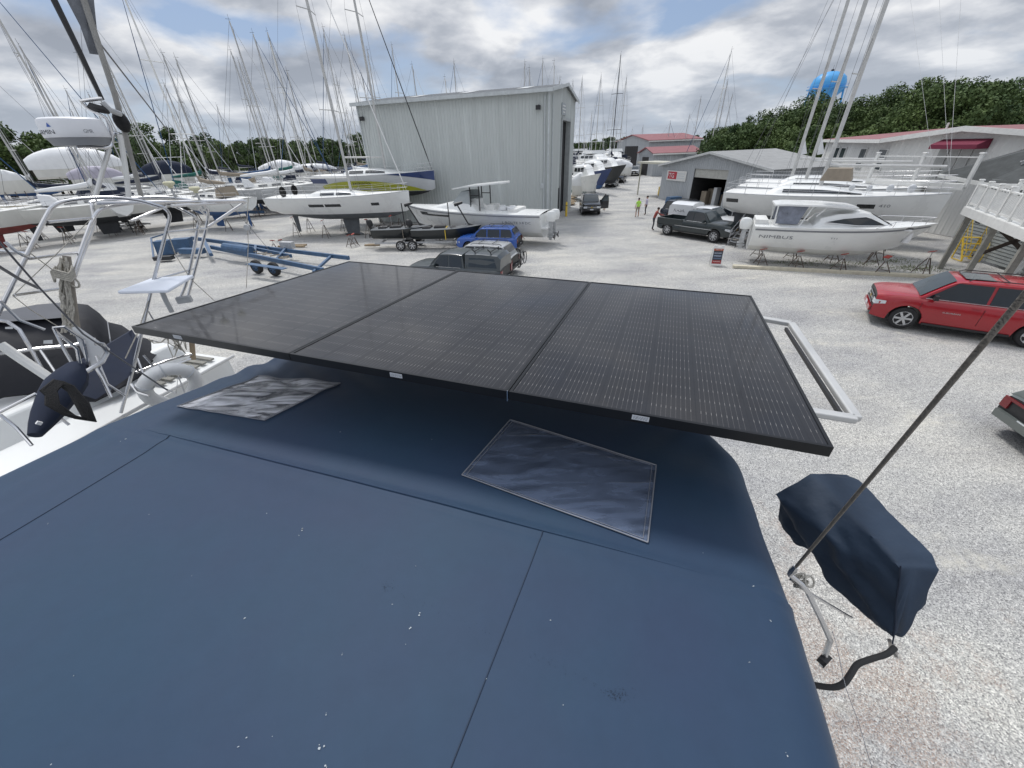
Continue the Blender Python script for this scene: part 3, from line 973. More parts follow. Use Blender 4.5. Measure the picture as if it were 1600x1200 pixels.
def build_stay():
    t = thing('rigging_stay', 'thick grey wire stay rising from the canvas edge to the upper right', 'stay wire')
    A = px(1240, 890, 5.0)
    v = ray(1612, 448).normalized()
    B = Vector((0, 0, H)) + v * 1.05
    d = (B - A).normalized()
    s = MB(); s.tube([A, A + (B - A) * 3], 0.0052, 12)
    s.build('wire', mat('stay_grey', (0.16, 0.145, 0.125), 0.45, 0.5, 0.25, 30, bump=0.5, bscale=220), t)
    s = MB()
    s.tube([A + d * 0.03, A - d * 0.01, A - d * 0.05], [0.008, 0.013, 0.009], 10)
    s.tube([A - d * 0.05, px(1252, 912, 4.93), px(1262, 925, 4.88)], 0.010, 8)
    s.build('turnbuckle', M['steel'], t)
    s = MB()
    for k in range(7):
        c = px(1256, 912, 4.90) + Vector((rnd.uniform(-.018, .018), rnd.uniform(-.02, .02), rnd.uniform(-.02, .02)))
        s.tube([c + Vector((0.02 * math.cos(a), 0.012 * math.sin(a), 0.02 * math.sin(a + k))) for a in [2 * PI * q / 10 for q in range(10)]], 0.004, 5, closed=True)
    s.build('rope_lashing', M['rope'], t)
build_stay()

# ================================================================== neighbour boat, left
def build_left_boat():
    ND = 4.15
    def q(x, y, d=None, z=None):
        return pr(x, y, d) if z is None else px(x, y, z)
    t = thing('white_sailing_yacht', 'white yacht at the left edge whose deck carries stainless rails and an arch', 'yacht')
    zc = 4.40
    # deck edge runs away from us; build hull from boat frame coordinates
    e0, e1 = px(330, 585, zc), px(60, 730, zc)
    ax = (e0 - e1).normalized()
    sd = Vector((-ax.y, ax.x, 0))
    if sd.x > 0: sd = -sd
    s = MB()
    L_, Bm = 9.5, 2.9
    stern = e0 + ax * 0.35
    rings = []
    for i in range(25):
        k = i / 24
        w = Bm / 2 * (0.74 + 0.26 * math.sin(min(k / 0.4, 1) * PI / 2)) * (1 - max(0, (k - 0.45) / 0.55) ** 2.4)
        base = stern - ax * (L_ * k) + sd * (Bm / 2 * 0.86)
        sh = zc + 0.25 * k * k
        kl = 1.9 + 0.35 * (1 - math.sin(PI * min(1, k * 1.1 + 0.12)))
        ring = []
        for a in range(17):
            th = PI * a / 16
            y = -math.cos(th)
            z = sh - (sh - kl) * math.sin(th) ** 0.6
            ring.append(base + sd * (y * w) + Vector((0, 0, z - base.z)))
        rings.append(ring)
    s.loft(rings, closed=True)
    s.build('hull', M['gel'], t, smooth=50)
    # deck slab with toe rail
    def deckpt(a, b, z):   # a metres forward from the stern, b metres inboard
        return stern - ax * a + sd * b + Vector((0, 0, z - stern.z))
    s = MB()
    for (a0, a1, b0, b1, z0, z1) in ((0.1, 3.2, 0.55, 1.15, 4.39, 4.63), (0.1, 3.2, 1.75, 2.2, 4.39, 4.63), (1.9, 6.5, 0.75, 2.1, 4.39, 4.85)):
        ps = [deckpt(a0, b0, z0), deckpt(a1, b0, z0), deckpt(a1, b1, z0), deckpt(a0, b1, z0)]
        in_ = 0.09
        pt = [deckpt(a0 + in_, b0 + in_, z1), deckpt(a1 - in_, b0 + in_, z1), deckpt(a1 - in_, b1 - in_, z1), deckpt(a0 + in_, b1 - in_, z1)]
        s.add(ps + pt, [(4, 5, 6, 7), (0, 1, 5, 4), (1, 2, 6, 5), (2, 3, 7, 6), (3, 0, 4, 7)])
    o = s.build('coaming', M['gel'], t, smooth=0)
    b = o.modifiers.new('b', 'BEVEL'); b.width = 0.03; b.segments = 3
    s = MB()
    for k in range(7):
        c = deckpt(0.35, 0.45 + 0.0 * k, 4.44)
        s.bar(deckpt(0.12 + 0.09 * k, 0.25, 4.43), deckpt(0.12 + 0.09 * k, 1.0, 4.43), 0.05, 0.018)
    s.build('stern_grating', M['greywood'], t, smooth=0)
    s = MB()
    s.tube([deckpt(0.0, 0.06, 4.44), deckpt(2.5, -0.12, 4.47), deckpt(6.0, -0.05, 4.55)], 0.016, 6)
    s.build('toe_rail', M['alu'], t)
    # stanchions and lifelines
    st = MB(); r = 0.0125
    zr = 4.3
    def tb(pts, rr=r, m='steel', name='guard_rail', par=t, n=8):
        k = MB(); k.tube(pts, rr, n); return k.build(name, M[m], par)
    tb([q(-60, 505, 4.3), q(0, 578 - 25, 4.3), q(60, 545, 4.3), q(118, 540, 4.3)], 0.014)
    tb([q(-40, 660, 4.0), q(0, 644, 4.0), q(56, 615, 4.0), q(66, 622, 3.95), q(88, 648, 3.95), q(108, 664, 3.9)], 0.010)
    tb([q(0, 648, 3.9), q(25, 668, 3.85), q(50, 696, 3.75)], 0.010)
    tb([q(0, 538, 4.3), q(35, 562, 4.25), q(80, 592, 4.15), q(92, 604, 4.1)], 0.03, 'rail', 'white_tube')
    tb([q(84, 512, 4.3), q(100, 545, 4.25), q(120, 580, 4.2)], 0.011)
    tb([q(-5, 500, 4.4), q(12, 503, 4.4), q(30, 515, 4.35), q(48, 545, 4.3), q(70, 585, 4.2)], 0.012)
    tb([q(60, 545, 4.3), q(110, 541, 4.3), q(150, 530, 4.3)], 0.012)
    # outboard ladder-like loops
    tb([q(128, 585, 4.1), q(120, 545, 4.1), q(90, 520, 4.1), q(84, 512, 4.1), q(100, 510, 4.1), q(130, 530, 4.1), q(140, 575, 4.1)], 0.011)
    tb([q(105, 595, 4.05), q(140, 578, 4.05), q(160, 565, 4.05), q(168, 550, 4.05), q(160, 538, 4.05), q(148, 536, 4.05)], 0.017)
    tb([q(150, 575, 4.05), q(160, 592, 4.0), q(174, 621, 3.9)], 0.011)
    tb([q(212, 582, 4.05), q(260, 564, 4.15), q(300, 553, 4.2)], 0.011)
    tb([q(205, 600, 3.95), q(214, 612, 3.9), q(232, 618, 3.85)], 0.010)
    for (a, c) in ((q(215, 560, 4.1), q(226, 590, 4.0)), (q(224, 555, 4.1), q(246, 580, 4.05))):
        tb([a, c], 0.009)
    # stainless arch
    a = thing('stainless_arch', 'bent stainless steel arch of tubes standing over the left yacht stern', 'arch')
    DA, DB = 4.35, 4.55
    def hoop(pts, d0, d1, rr=0.0130):
        n = len(pts)
        ps = [q(x, y, lerp(d0, d1, i / (n - 1))) for i, (x, y) in enumerate(pts)]
        # smooth the polyline
        sm = []
        for i in range(n - 1):
            p0, p1, p2, p3 = ps[max(i - 1, 0)], ps[i], ps[i + 1], ps[min(i + 2, n - 1)]
            for k in range(6):
                u = k / 6
                sm.append(0.5 * ((2 * p1) + (p2 - p0) * u + (2 * p0 - 5 * p1 + 4 * p2 - p3) * u * u + (3 * p1 - p0 - 3 * p2 + p3) * u ** 3))
        sm.append(ps[-1])
        k = MB(); k.tube(sm, rr, 10); return k.build('hoop', M['steel'], a)
    hoop([(-14, 512), (14, 455), (46, 390), (74, 335), (84, 322), (100, 315), (135, 310), (180, 309), (215, 313), (244, 321), (258, 326), (265, 338), (260, 360), (250, 400), (236, 455), (212, 560), (189, 645)], 4.2, 4.5)
    hoop([(100, 465), (118, 415), (138, 360), (148, 338), (158, 327), (176, 322), (215, 317), (260, 318), (300, 336), (310, 345), (309, 356), (303, 390), (292, 440), (280, 470)], 4.5, 4.9)
    hoop([(108, 462), (124, 410), (146, 352), (144, 320), (150, 315), (240, 308), (290, 312), (318, 321), (325, 333), (321, 362), (308, 410), (292, 470)], 4.6, 5.1)
    def bar(x0, y0, x1, y1, d0, d1, rr=0.0095, name='crossbar'):
        k = MB(); k.tube([q(x0, y0, d0), q(x1, y1, d1)], rr, 8); k.build(name, M['steel'], a)
    bar(75, 347, 142, 341, 4.26, 4.55); bar(45, 404, 120, 395, 4.24, 4.55); bar(22, 461, 100, 450, 4.2, 4.5)
    bar(262, 363, 322, 357, 4.42, 4.95); bar(246, 436, 303, 420, 4.45, 4.95)
    bar(150, 317, 381, 314, 4.6, 4.9, 0.014); bar(268, 322, 384, 315, 4.6, 5.0, 0.013); bar(383, 316, 326, 354, 5.0, 4.9, 0.013)
    bar(205, 345, 260, 322, 4.5, 4.7); bar(312, 328, 322, 336, 4.8, 4.9)
    # radar mast on the arch
    m_ = thing('radar_pole', 'pale radar pole and bracket standing on the stainless arch', 'pole')
    def pt(pts, rr, m='steel', name='pole'):
        k = MB(); k.tube(pts, rr, 10); return k.build(name, M[m], m_)
    pt([q(148, 312, 4.6), q(160, 268, 4.65), q(171, 232, 4.7)], 0.015, 'alu')
    pt([q(202, 312, 4.7), q(196, 262, 4.72), q(188, 215, 4.75), q(186, 210, 4.75)], 0.018, 'rail', 'white_pole')
    # looped bracket tube
    pt([q(186, 210, 4.75), q(180, 207, 4.75), q(176, 212, 4.75), q(175, 222, 4.75), q(172, 229, 4.7), q(164, 231, 4.68), q(120, 229, 4.65)], 0.013, 'steel', 'bracket')
    pt([q(176, 214, 4.75), q(172, 196, 4.75), q(165, 184, 4.75), q(150, 176, 4.75), q(135, 168, 4.75), q(126, 158, 4.75), q(140, 156, 4.75), q(160, 154, 4.75)], 0.012, 'steel', 'bracket')
    k = MB(); k.tube([q(138, 163, 4.75), q(146, 168, 4.75), q(164, 172, 4.75), q(172, 176, 4.75)], [0.02, 0.028, 0.026, 0.012], 10); k.build('horn', M['black'], m_)
    k = MB(); k.tube([q(160, 160, 4.75), q(172, 172, 4.75), q(188, 178, 4.8)], 0.02, 8); k.build('mast_bracket', M['galv'], m_)
    # radome
    rd = thing('radar_dome', 'white drum shaped radar dome with grey underside on the arch pole', 'radar')
    A0, B0 = q(60, 205, 4.75), q(175, 212, 4.75)
    c = (A0 + B0) / 2
    rad = (B0 - A0).length / 2 * 0.97
    zt, zb_ = q(115, 184, 4.75).z, q(115, 228, 4.75).z
    hh = zt - zb_
    k = MB()
    k.lathe([(0, 0), (rad * .6, 0), (rad * .86, -hh * .02), (rad * .95, -hh * .08), (rad * .985, -hh * .2), (rad * 1.0, -hh * .5), (rad * 0.985, -hh * .70), (rad * .97, -hh * .72)], (c.x, c.y, zt), 48)
    k.build('dome', mat('radome_white', (0.72, 0.73, 0.76), 0.35, 0, 0.03), rd, smooth=40)
    k = MB()
    k.lathe([(rad * .975, -hh * .725), (rad * .92, -hh * .80), (rad * .84, -hh), (0, -hh)], (c.x, c.y, zt), 48)
    k.build('base', mat('radome_grey', (0.22, 0.23, 0.25), 0.5, 0, 0.05), rd, smooth=40)
    # lettering wrapped on the drum
    vc = Vector((c.x, c.y, 0)); tocam = (-vc).normalized()
    a0 = math.atan2(tocam.y, tocam.x)
    def drum(ang0, z0):
        def f(u, v):
            aa = ang0 + u / rad
            rr = rad * 1.004
            return Vector((c.x + rr * math.cos(aa), c.y + rr * math.sin(aa), z0 + v))
        return f
    text_obj('GARMIN', rad * 0.98, hh * .15, drum(a0 - R_(92), zt - hh * .60), M['letterd'], rd)
    text_obj('GMR', rad * 0.3, hh * .13, drum(a0 + R_(13), zt - hh * .58), M['letter'], rd)
    k = MB(); f = drum(a0 - R_(46), zt - hh * .36)
    k.add([f(0, 0), f(rad * .16, 0), f(rad * .08, hh * .15)], [(0, 1, 2)]); k.build('blue_triangle', M['letterblue'], rd, smooth=0)
    # little mushroom aerials
    for x, y in ((264, 287), (304, 295)):
        g = thing('gps_antenna', 'cream mushroom aerial on the arch, %s' % ('left one' if x < 280 else 'right one'), 'antenna', q(x, y, 4.85), group='cream mushroom aerials')
        k = MB(); k.lathe([(0, .02), (.035, .018), (.044, 0.008), (.042, -.006), (.02, -.02), (.016, -.035), (0, -.035)], (0, 0, 0), 18); k.build('cap', mat('cream_plastic', (0.62, 0.60, 0.42), 0.4, 0, 0.05), g)
        k = MB(); k.tube([(0, 0, -.03), (0.005, 0, -.17)], 0.009, 8); k.build('stalk', M['galv'], g)
    # satellite dish (flat panel)
    sdh = thing('satellite_dish', 'flat white satellite dish tilted above the stainless arch leg', 'satellite dish')
    P = [q(183, 456, 4.15), q(250, 434, 4.55), q(303, 432, 4.55), q(262, 456, 4.05)]
    P[0] = q(183, 457, 4.20); P[1] = q(238, 436, 4.55); P[2] = q(303, 431, 4.35); P[3] = q(262, 455, 4.0)
    nrm = (P[1] - P[0]).cross(P[3] - P[0]).normalized()
    if nrm.z < 0: nrm = -nrm
    k = MB(); cc = sum(P, Vector()) / 4
    def rr_(f, off):
        out = []
        for i in range(4):
            p, pn, pp = P[i], P[(i + 1) % 4], P[i - 1]
            for w in (0.08, 0.02):
                out.append(cc + (p.lerp(pp, w) - cc) * f + nrm * off)
            for w in (0.02, 0.08):
                out.append(cc + (p.lerp(pn, w) - cc) * f + nrm * off)
        return out
    k.loft([rr_(.97, -.014), rr_(1, -.008), rr_(1, .004), rr_(.98, .010)])
    k.build('face', mat('dish_white', (0.72, 0.76, 0.84), 0.4, 0, 0.03), sdh, smooth=30)
    k = MB(); k.loft([rr_(.35, -.015), rr_(.22, -.05)]); k.tube([cc - nrm * .04, cc - nrm * .14, cc - nrm * .14 - Vector((0, 0, .1))], 0.018, 8); k.build('mount', M['galv'], sdh)
    # mounting bracket with clutter near the panel corner
    k = MB(); k.box(q(288, 468, 4.2), (0.10, 0.05, 0.05), 0.4); k.build('clamp_plate', M['galv'], sdh, smooth=0)
    # ladder-like leg reaching down
    # horseshoe buoy
    hb = thing('horseshoe_buoy', 'white horseshoe lifebuoy strapped to the left yacht stern rail', 'lifebuoy')
    pc = q(268, 603, 3.95)
    k = MB()
    tow = Vector((-pc.x, -pc.y, 0)).normalized(); sx = Vector((-tow.y, tow.x, 0)); upv = (Vector((0, 0, 1)) + tow * 0.35).normalized()
    pts = []
    for i in range(21):
        aa = R_(-60 + 300 * i / 20)
        pts.append(pc + sx * (math.cos(aa) * 0.165) + upv * (math.sin(aa) * 0.18))
    rads = [0.04] + [0.052] * 19 + [0.04]
    k.tube(pts, rads, 12); k.build('ring', mat('buoy_vinyl', (0.80, 0.80, 0.79), 0.5, 0, 0.06, 5, bump=0.3, bscale=8), hb)
    for aa in (R_(30), R_(90), R_(150)):
        k = MB(); cp = pc + sx * math.cos(aa) * .165 + upv * math.sin(aa) * .18
        rdv = (sx * math.cos(aa) + upv * math.sin(aa)); nn = sx.cross(upv).normalized()
        k.tube([cp + (rdv * math.cos(b) + nn * math.sin(b)) * 0.056 for b in [2 * PI * z / 14 for z in range(14)]], 0.005, 5, closed=True); k.build('strap', M['lgrey'], hb)
    k = MB(); k.tube([pc + sx * (-.1) + upv * .1, pc + upv * -.05 + tow * .08, pc + sx * .07 + upv * .12 + tow * .09, pc + sx * .05 + upv * -.1 + tow * .08], 0.007, 6); k.build('line', M['letterw'], hb)
    # second white cushion-like foil beside it
    dg = thing('dan_buoy_bag', 'white triangular dodger fabric panel stretched between the stern loops', 'fabric panel')
    k = MB(); a_, b_, c_, d_ = q(112, 512, 4.12), q(165, 548, 4.12), q(156, 568, 4.1), q(138, 572, 4.1)
    k.loft([[a_, b_, c_, d_], [x + Vector((0.01, 0.03, 0)) for x in (a_, b_, c_, d_)]]); k.build('cloth', M['tarpw'], dg, smooth=0)
    # rope hank on the left pole
    rp = thing('coiled_rope', 'long beige rope hanks hanging from the left arch leg', 'rope')
    k = MB()
    for j in range(30):
        ox = rnd.uniform(-9, 11)
        top_, bot = q(98 + ox * .6, 405 + rnd.uniform(-3, 5), 4.35 + rnd.uniform(-.05, .05)), q(106 + ox, rnd.uniform(470, 524), 4.3)
        k.tube([top_.lerp(bot, w / 8) + Vector((rnd.uniform(-.012, .012), rnd.uniform(-.012, .012), 0)) for w in range(9)], 0.0065, 6)
    for j in range(5):
        p = q(97 + j, 422 + 3 * j, 4.3)
        k.tube([p + Vector((0.07 * math.cos(w), 0.05 * math.sin(w), 0.02 * math.sin(3 * w))) for w in [2 * PI * z / 12 for z in range(12)]], 0.007, 6, closed=True)
    p = q(115, 441, 4.3)
    k.tube([p + Vector((0.035 * math.cos(w), 0, 0.04 * math.sin(w))) for w in [2 * PI * z / 12 for z in range(12)]], 0.007, 6, closed=True)
    k.build('hank', M['rope'], rp)
    k = MB(); k.tube([q(104, 400, 4.36), q(121, 525, 4.3)], 0.022, 8); k.build('post', mat('weathered_mast', (0.26, 0.235, 0.20), 0.55, 0.3, 0.2, 8), rp)
    # white rope net under panel corner
    nt_ = thing('rope_bundle', 'tangled white rope hanging under the left panel corner', 'rope')
    k = MB()
    for j in range(16):
        p0 = q(262 + rnd.uniform(-6, 14), 520 + rnd.uniform(-6, 6), 4.2); p1 = q(266 + rnd.uniform(-4, 30), 556 + rnd.uniform(-12, 10), 4.2)
        mid = (p0 + p1) / 2 + Vector((rnd.uniform(-.05, .05), rnd.uniform(-.05, .05), rnd.uniform(-.03, .03)))
        k.tube([p0, (p0 + mid) / 2 + Vector((rnd.uniform(-.02, .02), 0, 0)), mid, p1], 0.004, 5)
    k.tube([q(232, 530, 4.2), q(240, 536, 4.2), q(252, 535, 4.2), q(262, 526, 4.2)], 0.006, 5)
    k.build('strands', M['rope'], nt_)
    k = MB(); k.tube([q(299, 525, 4.25), q(302, 562, 4.2)], 0.02, 8, ); k.build('post', M['wood'], nt_)
    # outboard under navy cover with black rope
    ob = thing('covered_outboard', 'navy cloth covered outboard motor hanging on the left yacht rail', 'outboard motor')
    k = MB()
    top_, bot = q(120, 570, 4.15), q(55, 680, 3.75)
    dirv = (bot - top_).normalized(); sv = dirv.cross(Vector((0, 0, 1))).normalized(); uv = sv.cross(dirv).normalized()
    rings = []
    for i, (w, hgt) in enumerate(((.06, .04), (.10, .07), (.125, .09), (.12, .09), (.105, .08), (.09, .07), (.07, .05), (.04, .03))):
        cpt = top_.lerp(bot, (i / 7)); rings.append([cpt + sv * (w * math.cos(2 * PI * b / 12)) + uv * (hgt * math.sin(2 * PI * b / 12)) for b in range(12)])
    k.loft(rings); k.build('fabric', M['tarpn'], ob)
    k = MB(); k.bar(q(57, 660, 3.70), q(65, 662, 3.70), 0.02, 0.02); k.build('reflective_tab', M['letterw'], ob, smooth=0)
    rb = thing('coiled_rope', 'thick black rope coil hung over the navy covered outboard', 'rope')
    k = MB()
    for j in range(13):
        o1 = rnd.uniform(-8, 8); o2 = rnd.uniform(-9, 9)
        pts = [q(92 + o1, 596 + o1 * .2, 3.78), q(76 + o1 * 1.4, 610, 3.72), q(82 + o2, 632, 3.66), q(110 + o2, 650 + o2 * .3, 3.62), q(140 + o2, 656 + o2 * .3, 3.62), q(128 + o2, 630, 3.68), q(106 + o1, 604, 3.76)]
        k.tube(pts, 0.011, 6, closed=True)
    k.build('coil', M['ropeblack'], rb)
    # big navy hull-side panel (sprayhood) seen behind the rails
    nh = thing('navy_sprayhood', 'dark navy canvas side screen behind the left stern rails', 'spray screen')
    k = MB()
    P = [q(118, 568, 4.6), q(200, 520, 4.9), q(216, 545, 4.8), q(200, 590, 4.4), q(150, 624, 4.2), q(112, 612, 4.3)]
    k.loft([[p for p in P], [p + Vector((-.03, .08, -.0)) for p in P]]); k.build('cloth', M['tarpn'], nh, smooth=30)
    en = thing('cockpit_enclosure', 'black canvas cockpit enclosure with pale seams on the left yacht', 'boat canopy')
    S = [[(-90, 512, 6.3), (-90, 524, 5.7), (-90, 570, 5.4), (-90, 650, 5.3)], [(0, 489, 6.3), (0, 505, 5.6), (0, 560, 5.3), (0, 620, 5.2)], [(60, 477, 6.2), (60, 501, 5.5), (60, 560, 5.25), (70, 612, 5.15)], [(110, 473, 6.1), (108, 497, 5.45), (112, 560, 5.2), (112, 622, 5.05)],
         [(137, 476, 6.05), (138, 500, 5.4), (140, 565, 5.15), (132, 627, 5.0)], [(155, 489, 6.0), (156, 520, 5.35), (160, 575, 5.15), (146, 627, 5.0)], [(168, 503, 5.95), (172, 530, 5.35), (182, 580, 5.15), (170, 615, 5.0)], [(190, 508, 5.9), (188, 535, 5.35), (198, 578, 5.15), (186, 606, 5.0)], [(215, 525, 5.85), (210, 545, 5.4), (212, 572, 5.2), (200, 598, 5.05)], [(262, 538, 5.8), (250, 548, 5.5), (240, 560, 5.3), (214, 590, 5.1)]]
    k = MB(); rings = []
    for sec in S:
        a = [q(*p) for p in sec]; rings.append(a + [p + Vector((-.05, .05, -.04)) for p in reversed(a)])
    k.loft(rings); k.build('canvas', mat('black_canvas', (0.006, 0.007, 0.012), .7, 0, .2, 4, bump=.3, bscale=9), en, smooth=60)
    k = MB(); a = [[q(p[0], p[1] + 1, p[2] - .02) for p in sec[:2]] for sec in S[:4]]
    k.add([v + Vector((.012, -.012, .02)) for ab in a for v in ab], [(2 * i, 2 * i + 2, 2 * i + 3, 2 * i + 1) for i in range(3)]); k.build('roof_panel', mat('charcoal_cloth', (0.06, 0.062, 0.075), .35, 0, .2, 4), en, smooth=0)
    for i in (6, 8):
        k = MB(); k.tube([q(p[0], p[1], p[2] - .03) for p in S[i]], .006, 5); k.build('seam', M['letter'], en)
    for (x, y, w_, h_, m_2) in ((68, 532, 14, 5, 'platew'), (106, 538, 9, 6, 'amber'), (8, 511, 12, 3, 'platew')):
        k = MB(); k.add([q(x, y, 5.1), q(x + w_, y - 1, 5.1), q(x + w_, y + h_, 5.1), q(x, y + h_, 5.1)], [(0, 1, 2, 3)]); k.build('window', M[m_2], en, smooth=0)
    # loose wires from the left yacht
    for i, (pts, rr, lab) in enumerate((
        ([q(-30, 345, 3.4), q(60, 448, 3.6), q(130, 522, 3.7), q(262, 610, 3.6)], 0.0055, 'dark rigging wire running down from the left edge to the canvas'),
        ([q(-20, 405, 3.6), q(32, 437, 3.7), q(60, 450, 3.8)], 0.009, 'short dark tensioned wire ending beside the rope hanks'),
        ([q(136, 42, 5.0), q(262, 204, 8.0), q(420, 390, 14.0)], 0.007, 'dark backstay slanting from the furled mast down to the right'),
        ([q(388, 308, 4.6), q(386, 345, 4.6), q(388, 380, 4.6), q(385, 450, 4.5)], 0.003, 'white halyard hanging from the arch rail with a pulley block'))):
        k = MB(); k.tube(pts, rr, 6); tag(k.build('rigging_wire', M['wire'] if i < 3 else M['rope']), lab, 'wire')
    for (pts, rr) in (([(142, 342, 4.5), (90, 395, 4.35), (20, 462, 4.2)], .003), ([(20, 462, 4.2), (48, 484, 4.25), (100, 516, 4.3)], .003), ([(48, 396, 4.24), (80, 420, 4.3), (118, 452, 4.4)], .0035), ([(262, 363, 4.45), (275, 400, 4.5), (298, 436, 4.5), (335, 470, 4.7)], .0035), ([(8, 378, 4.2), (24, 392, 4.2), (34, 398, 4.2), (46, 402, 4.24)], .011), ([(0, 392, 4.3), (30, 394, 4.3), (44, 396, 4.26)], .009),
                      ([(232, 470, 4.3), (215, 520, 4.2), (196, 560, 4.1)], .004), ([(214, 612, 4.1), (240, 590, 4.1), (262, 574, 4.15), (300, 560, 4.2)], .009), ([(228, 480, 4.6), (240, 500, 4.6), (262, 512, 4.6), (300, 500, 4.6)], .006), ([(62, 545, 4.3), (96, 596, 4.1), (100, 640, 4.0)], .008), ([(150, 556, 4.1), (168, 600, 4.0), (196, 618, 3.95)], .008), ([(0, 470, 4.1), (30, 500, 4.1), (70, 515, 4.1)], .010)):
        k = MB(); k.tube([q(*p) for p in pts], rr, 6); k.build('guard_rail', M['steel'] if rr > .005 else M['rope'], t)
    pb = thing('pulley_block', 'grey pulley block hanging on the halyard right of the arch', 'pulley', q(387, 355, 4.6))
    for dx in (-.015, .015):
        k = MB(); k.lathe([(0, -.008), (.026, -.008), (.028, 0), (.026, .008), (0, .008)], (0, dx, 0), 14, 'Y'); k.build('cheek', M['galv'], pb)
    k = MB(); k.tube([(0, 0, .05), (0, 0, -.06)], 0.007, 6); k.build('shackle', M['steel'], pb)
    # mizzen-like mast with furled black sail behind the arch
    ms = thing('furled_mast', 'thick weathered mast with a furled dark sail rising behind the radar dome', 'mast')
    b0, b1 = q(224, 320, 9.0), q(178, 145, 9.0)
    zb2, zt2 = 3.0, 12.5
    base = Vector((b0.x, b0.y, zb2))
    k = MB(); k.tube([q(224, 318, 4.9), q(222, 312, 4.9), q(180, 150, 4.9), q(131, 0, 4.9), q(118, -40, 4.9)], [0.017, 0.017, 0.019, 0.020, 0.020], 12)
    k.build('mast', mat('grey_mast', (0.30, 0.295, 0.28), 0.55, 0.3, 0.2, 8), ms)
    k = MB(); k.tube([q(160, 156, 4.8), q(120, 72, 4.8), q(82, -5, 4.8), q(60, -50, 4.8)], [0.014, 0.018, 0.020, 0.020], 10); k.build('furled_sail', M['black'], ms)
    k = MB()
    P = [q(140, 84, 4.92), q(125, 40, 4.92), q(104, 0, 4.92), q(100, -30, 4.92), q(128, -30, 4.92), q(132, 10, 4.92)]
    k.loft([P, [p + Vector((0.03, 0.05, 0)) for p in P]]); k.build('sail_cloth', mat('smoke_grey_cloth', (0.16, 0.17, 0.19), 0.7, 0, 0.4, 6), ms, smooth=0)
    k = MB(); k.ball(q(190, 190, 4.85), 0.05, 10, 0, (1, 1, 1.5)); k.build('halyard_bundle', M['ropeblack'], ms)
build_left_boat()
# ================================================================== boats
JACK = []
def jack_stand(loc, h, rz, label='rusty steel tripod boat stand', group='boat stands propping the hulls', tilt=0.0):
    key = round(h, 1)
    proto = None
    for k, o in JACK:
        if k == key: proto = o
    if proto is None:
        t = thing('boat_stand', label, 'boat stand', loc, rz, group)
        s = MB()
        for a in (90, 210, 330):
            c, sn = math.cos(R_(a)), math.sin(R_(a))
            s.bar((0.05 * c, 0.05 * sn, h * 0.72), (0.42 * c, 0.42 * sn, 0.02), 0.035, 0.035)
        for a in (90, 210, 330):
            c, sn = math.cos(R_(a)), math.sin(R_(a)); c2, s2 = math.cos(R_(a + 120)), math.sin(R_(a + 120))
            s.bar((0.30 * c, 0.30 * sn, h * .22), (0.30 * c2, 0.30 * s2, h * .22), 0.018, 0.018)
        s.build('tripod', M['stand'], t, smooth=0)
        s = MB(); s.tube([(0, 0, h * .62), (0, 0, h - 0.05)], 0.02, 8); s.build('screw_post', M['galv'], t)
        s = MB(); s.box((0, 0.02, h - 0.02), (0.26, 0.26, 0.035), Matrix.Rotation(-0.35, 3, 'X')); s.build('pad', M['standred'], t, smooth=0)
        JACK.append((key, t))
        return t
    return copy_tree(proto, loc=loc, rz=rz, label=label, group=group)

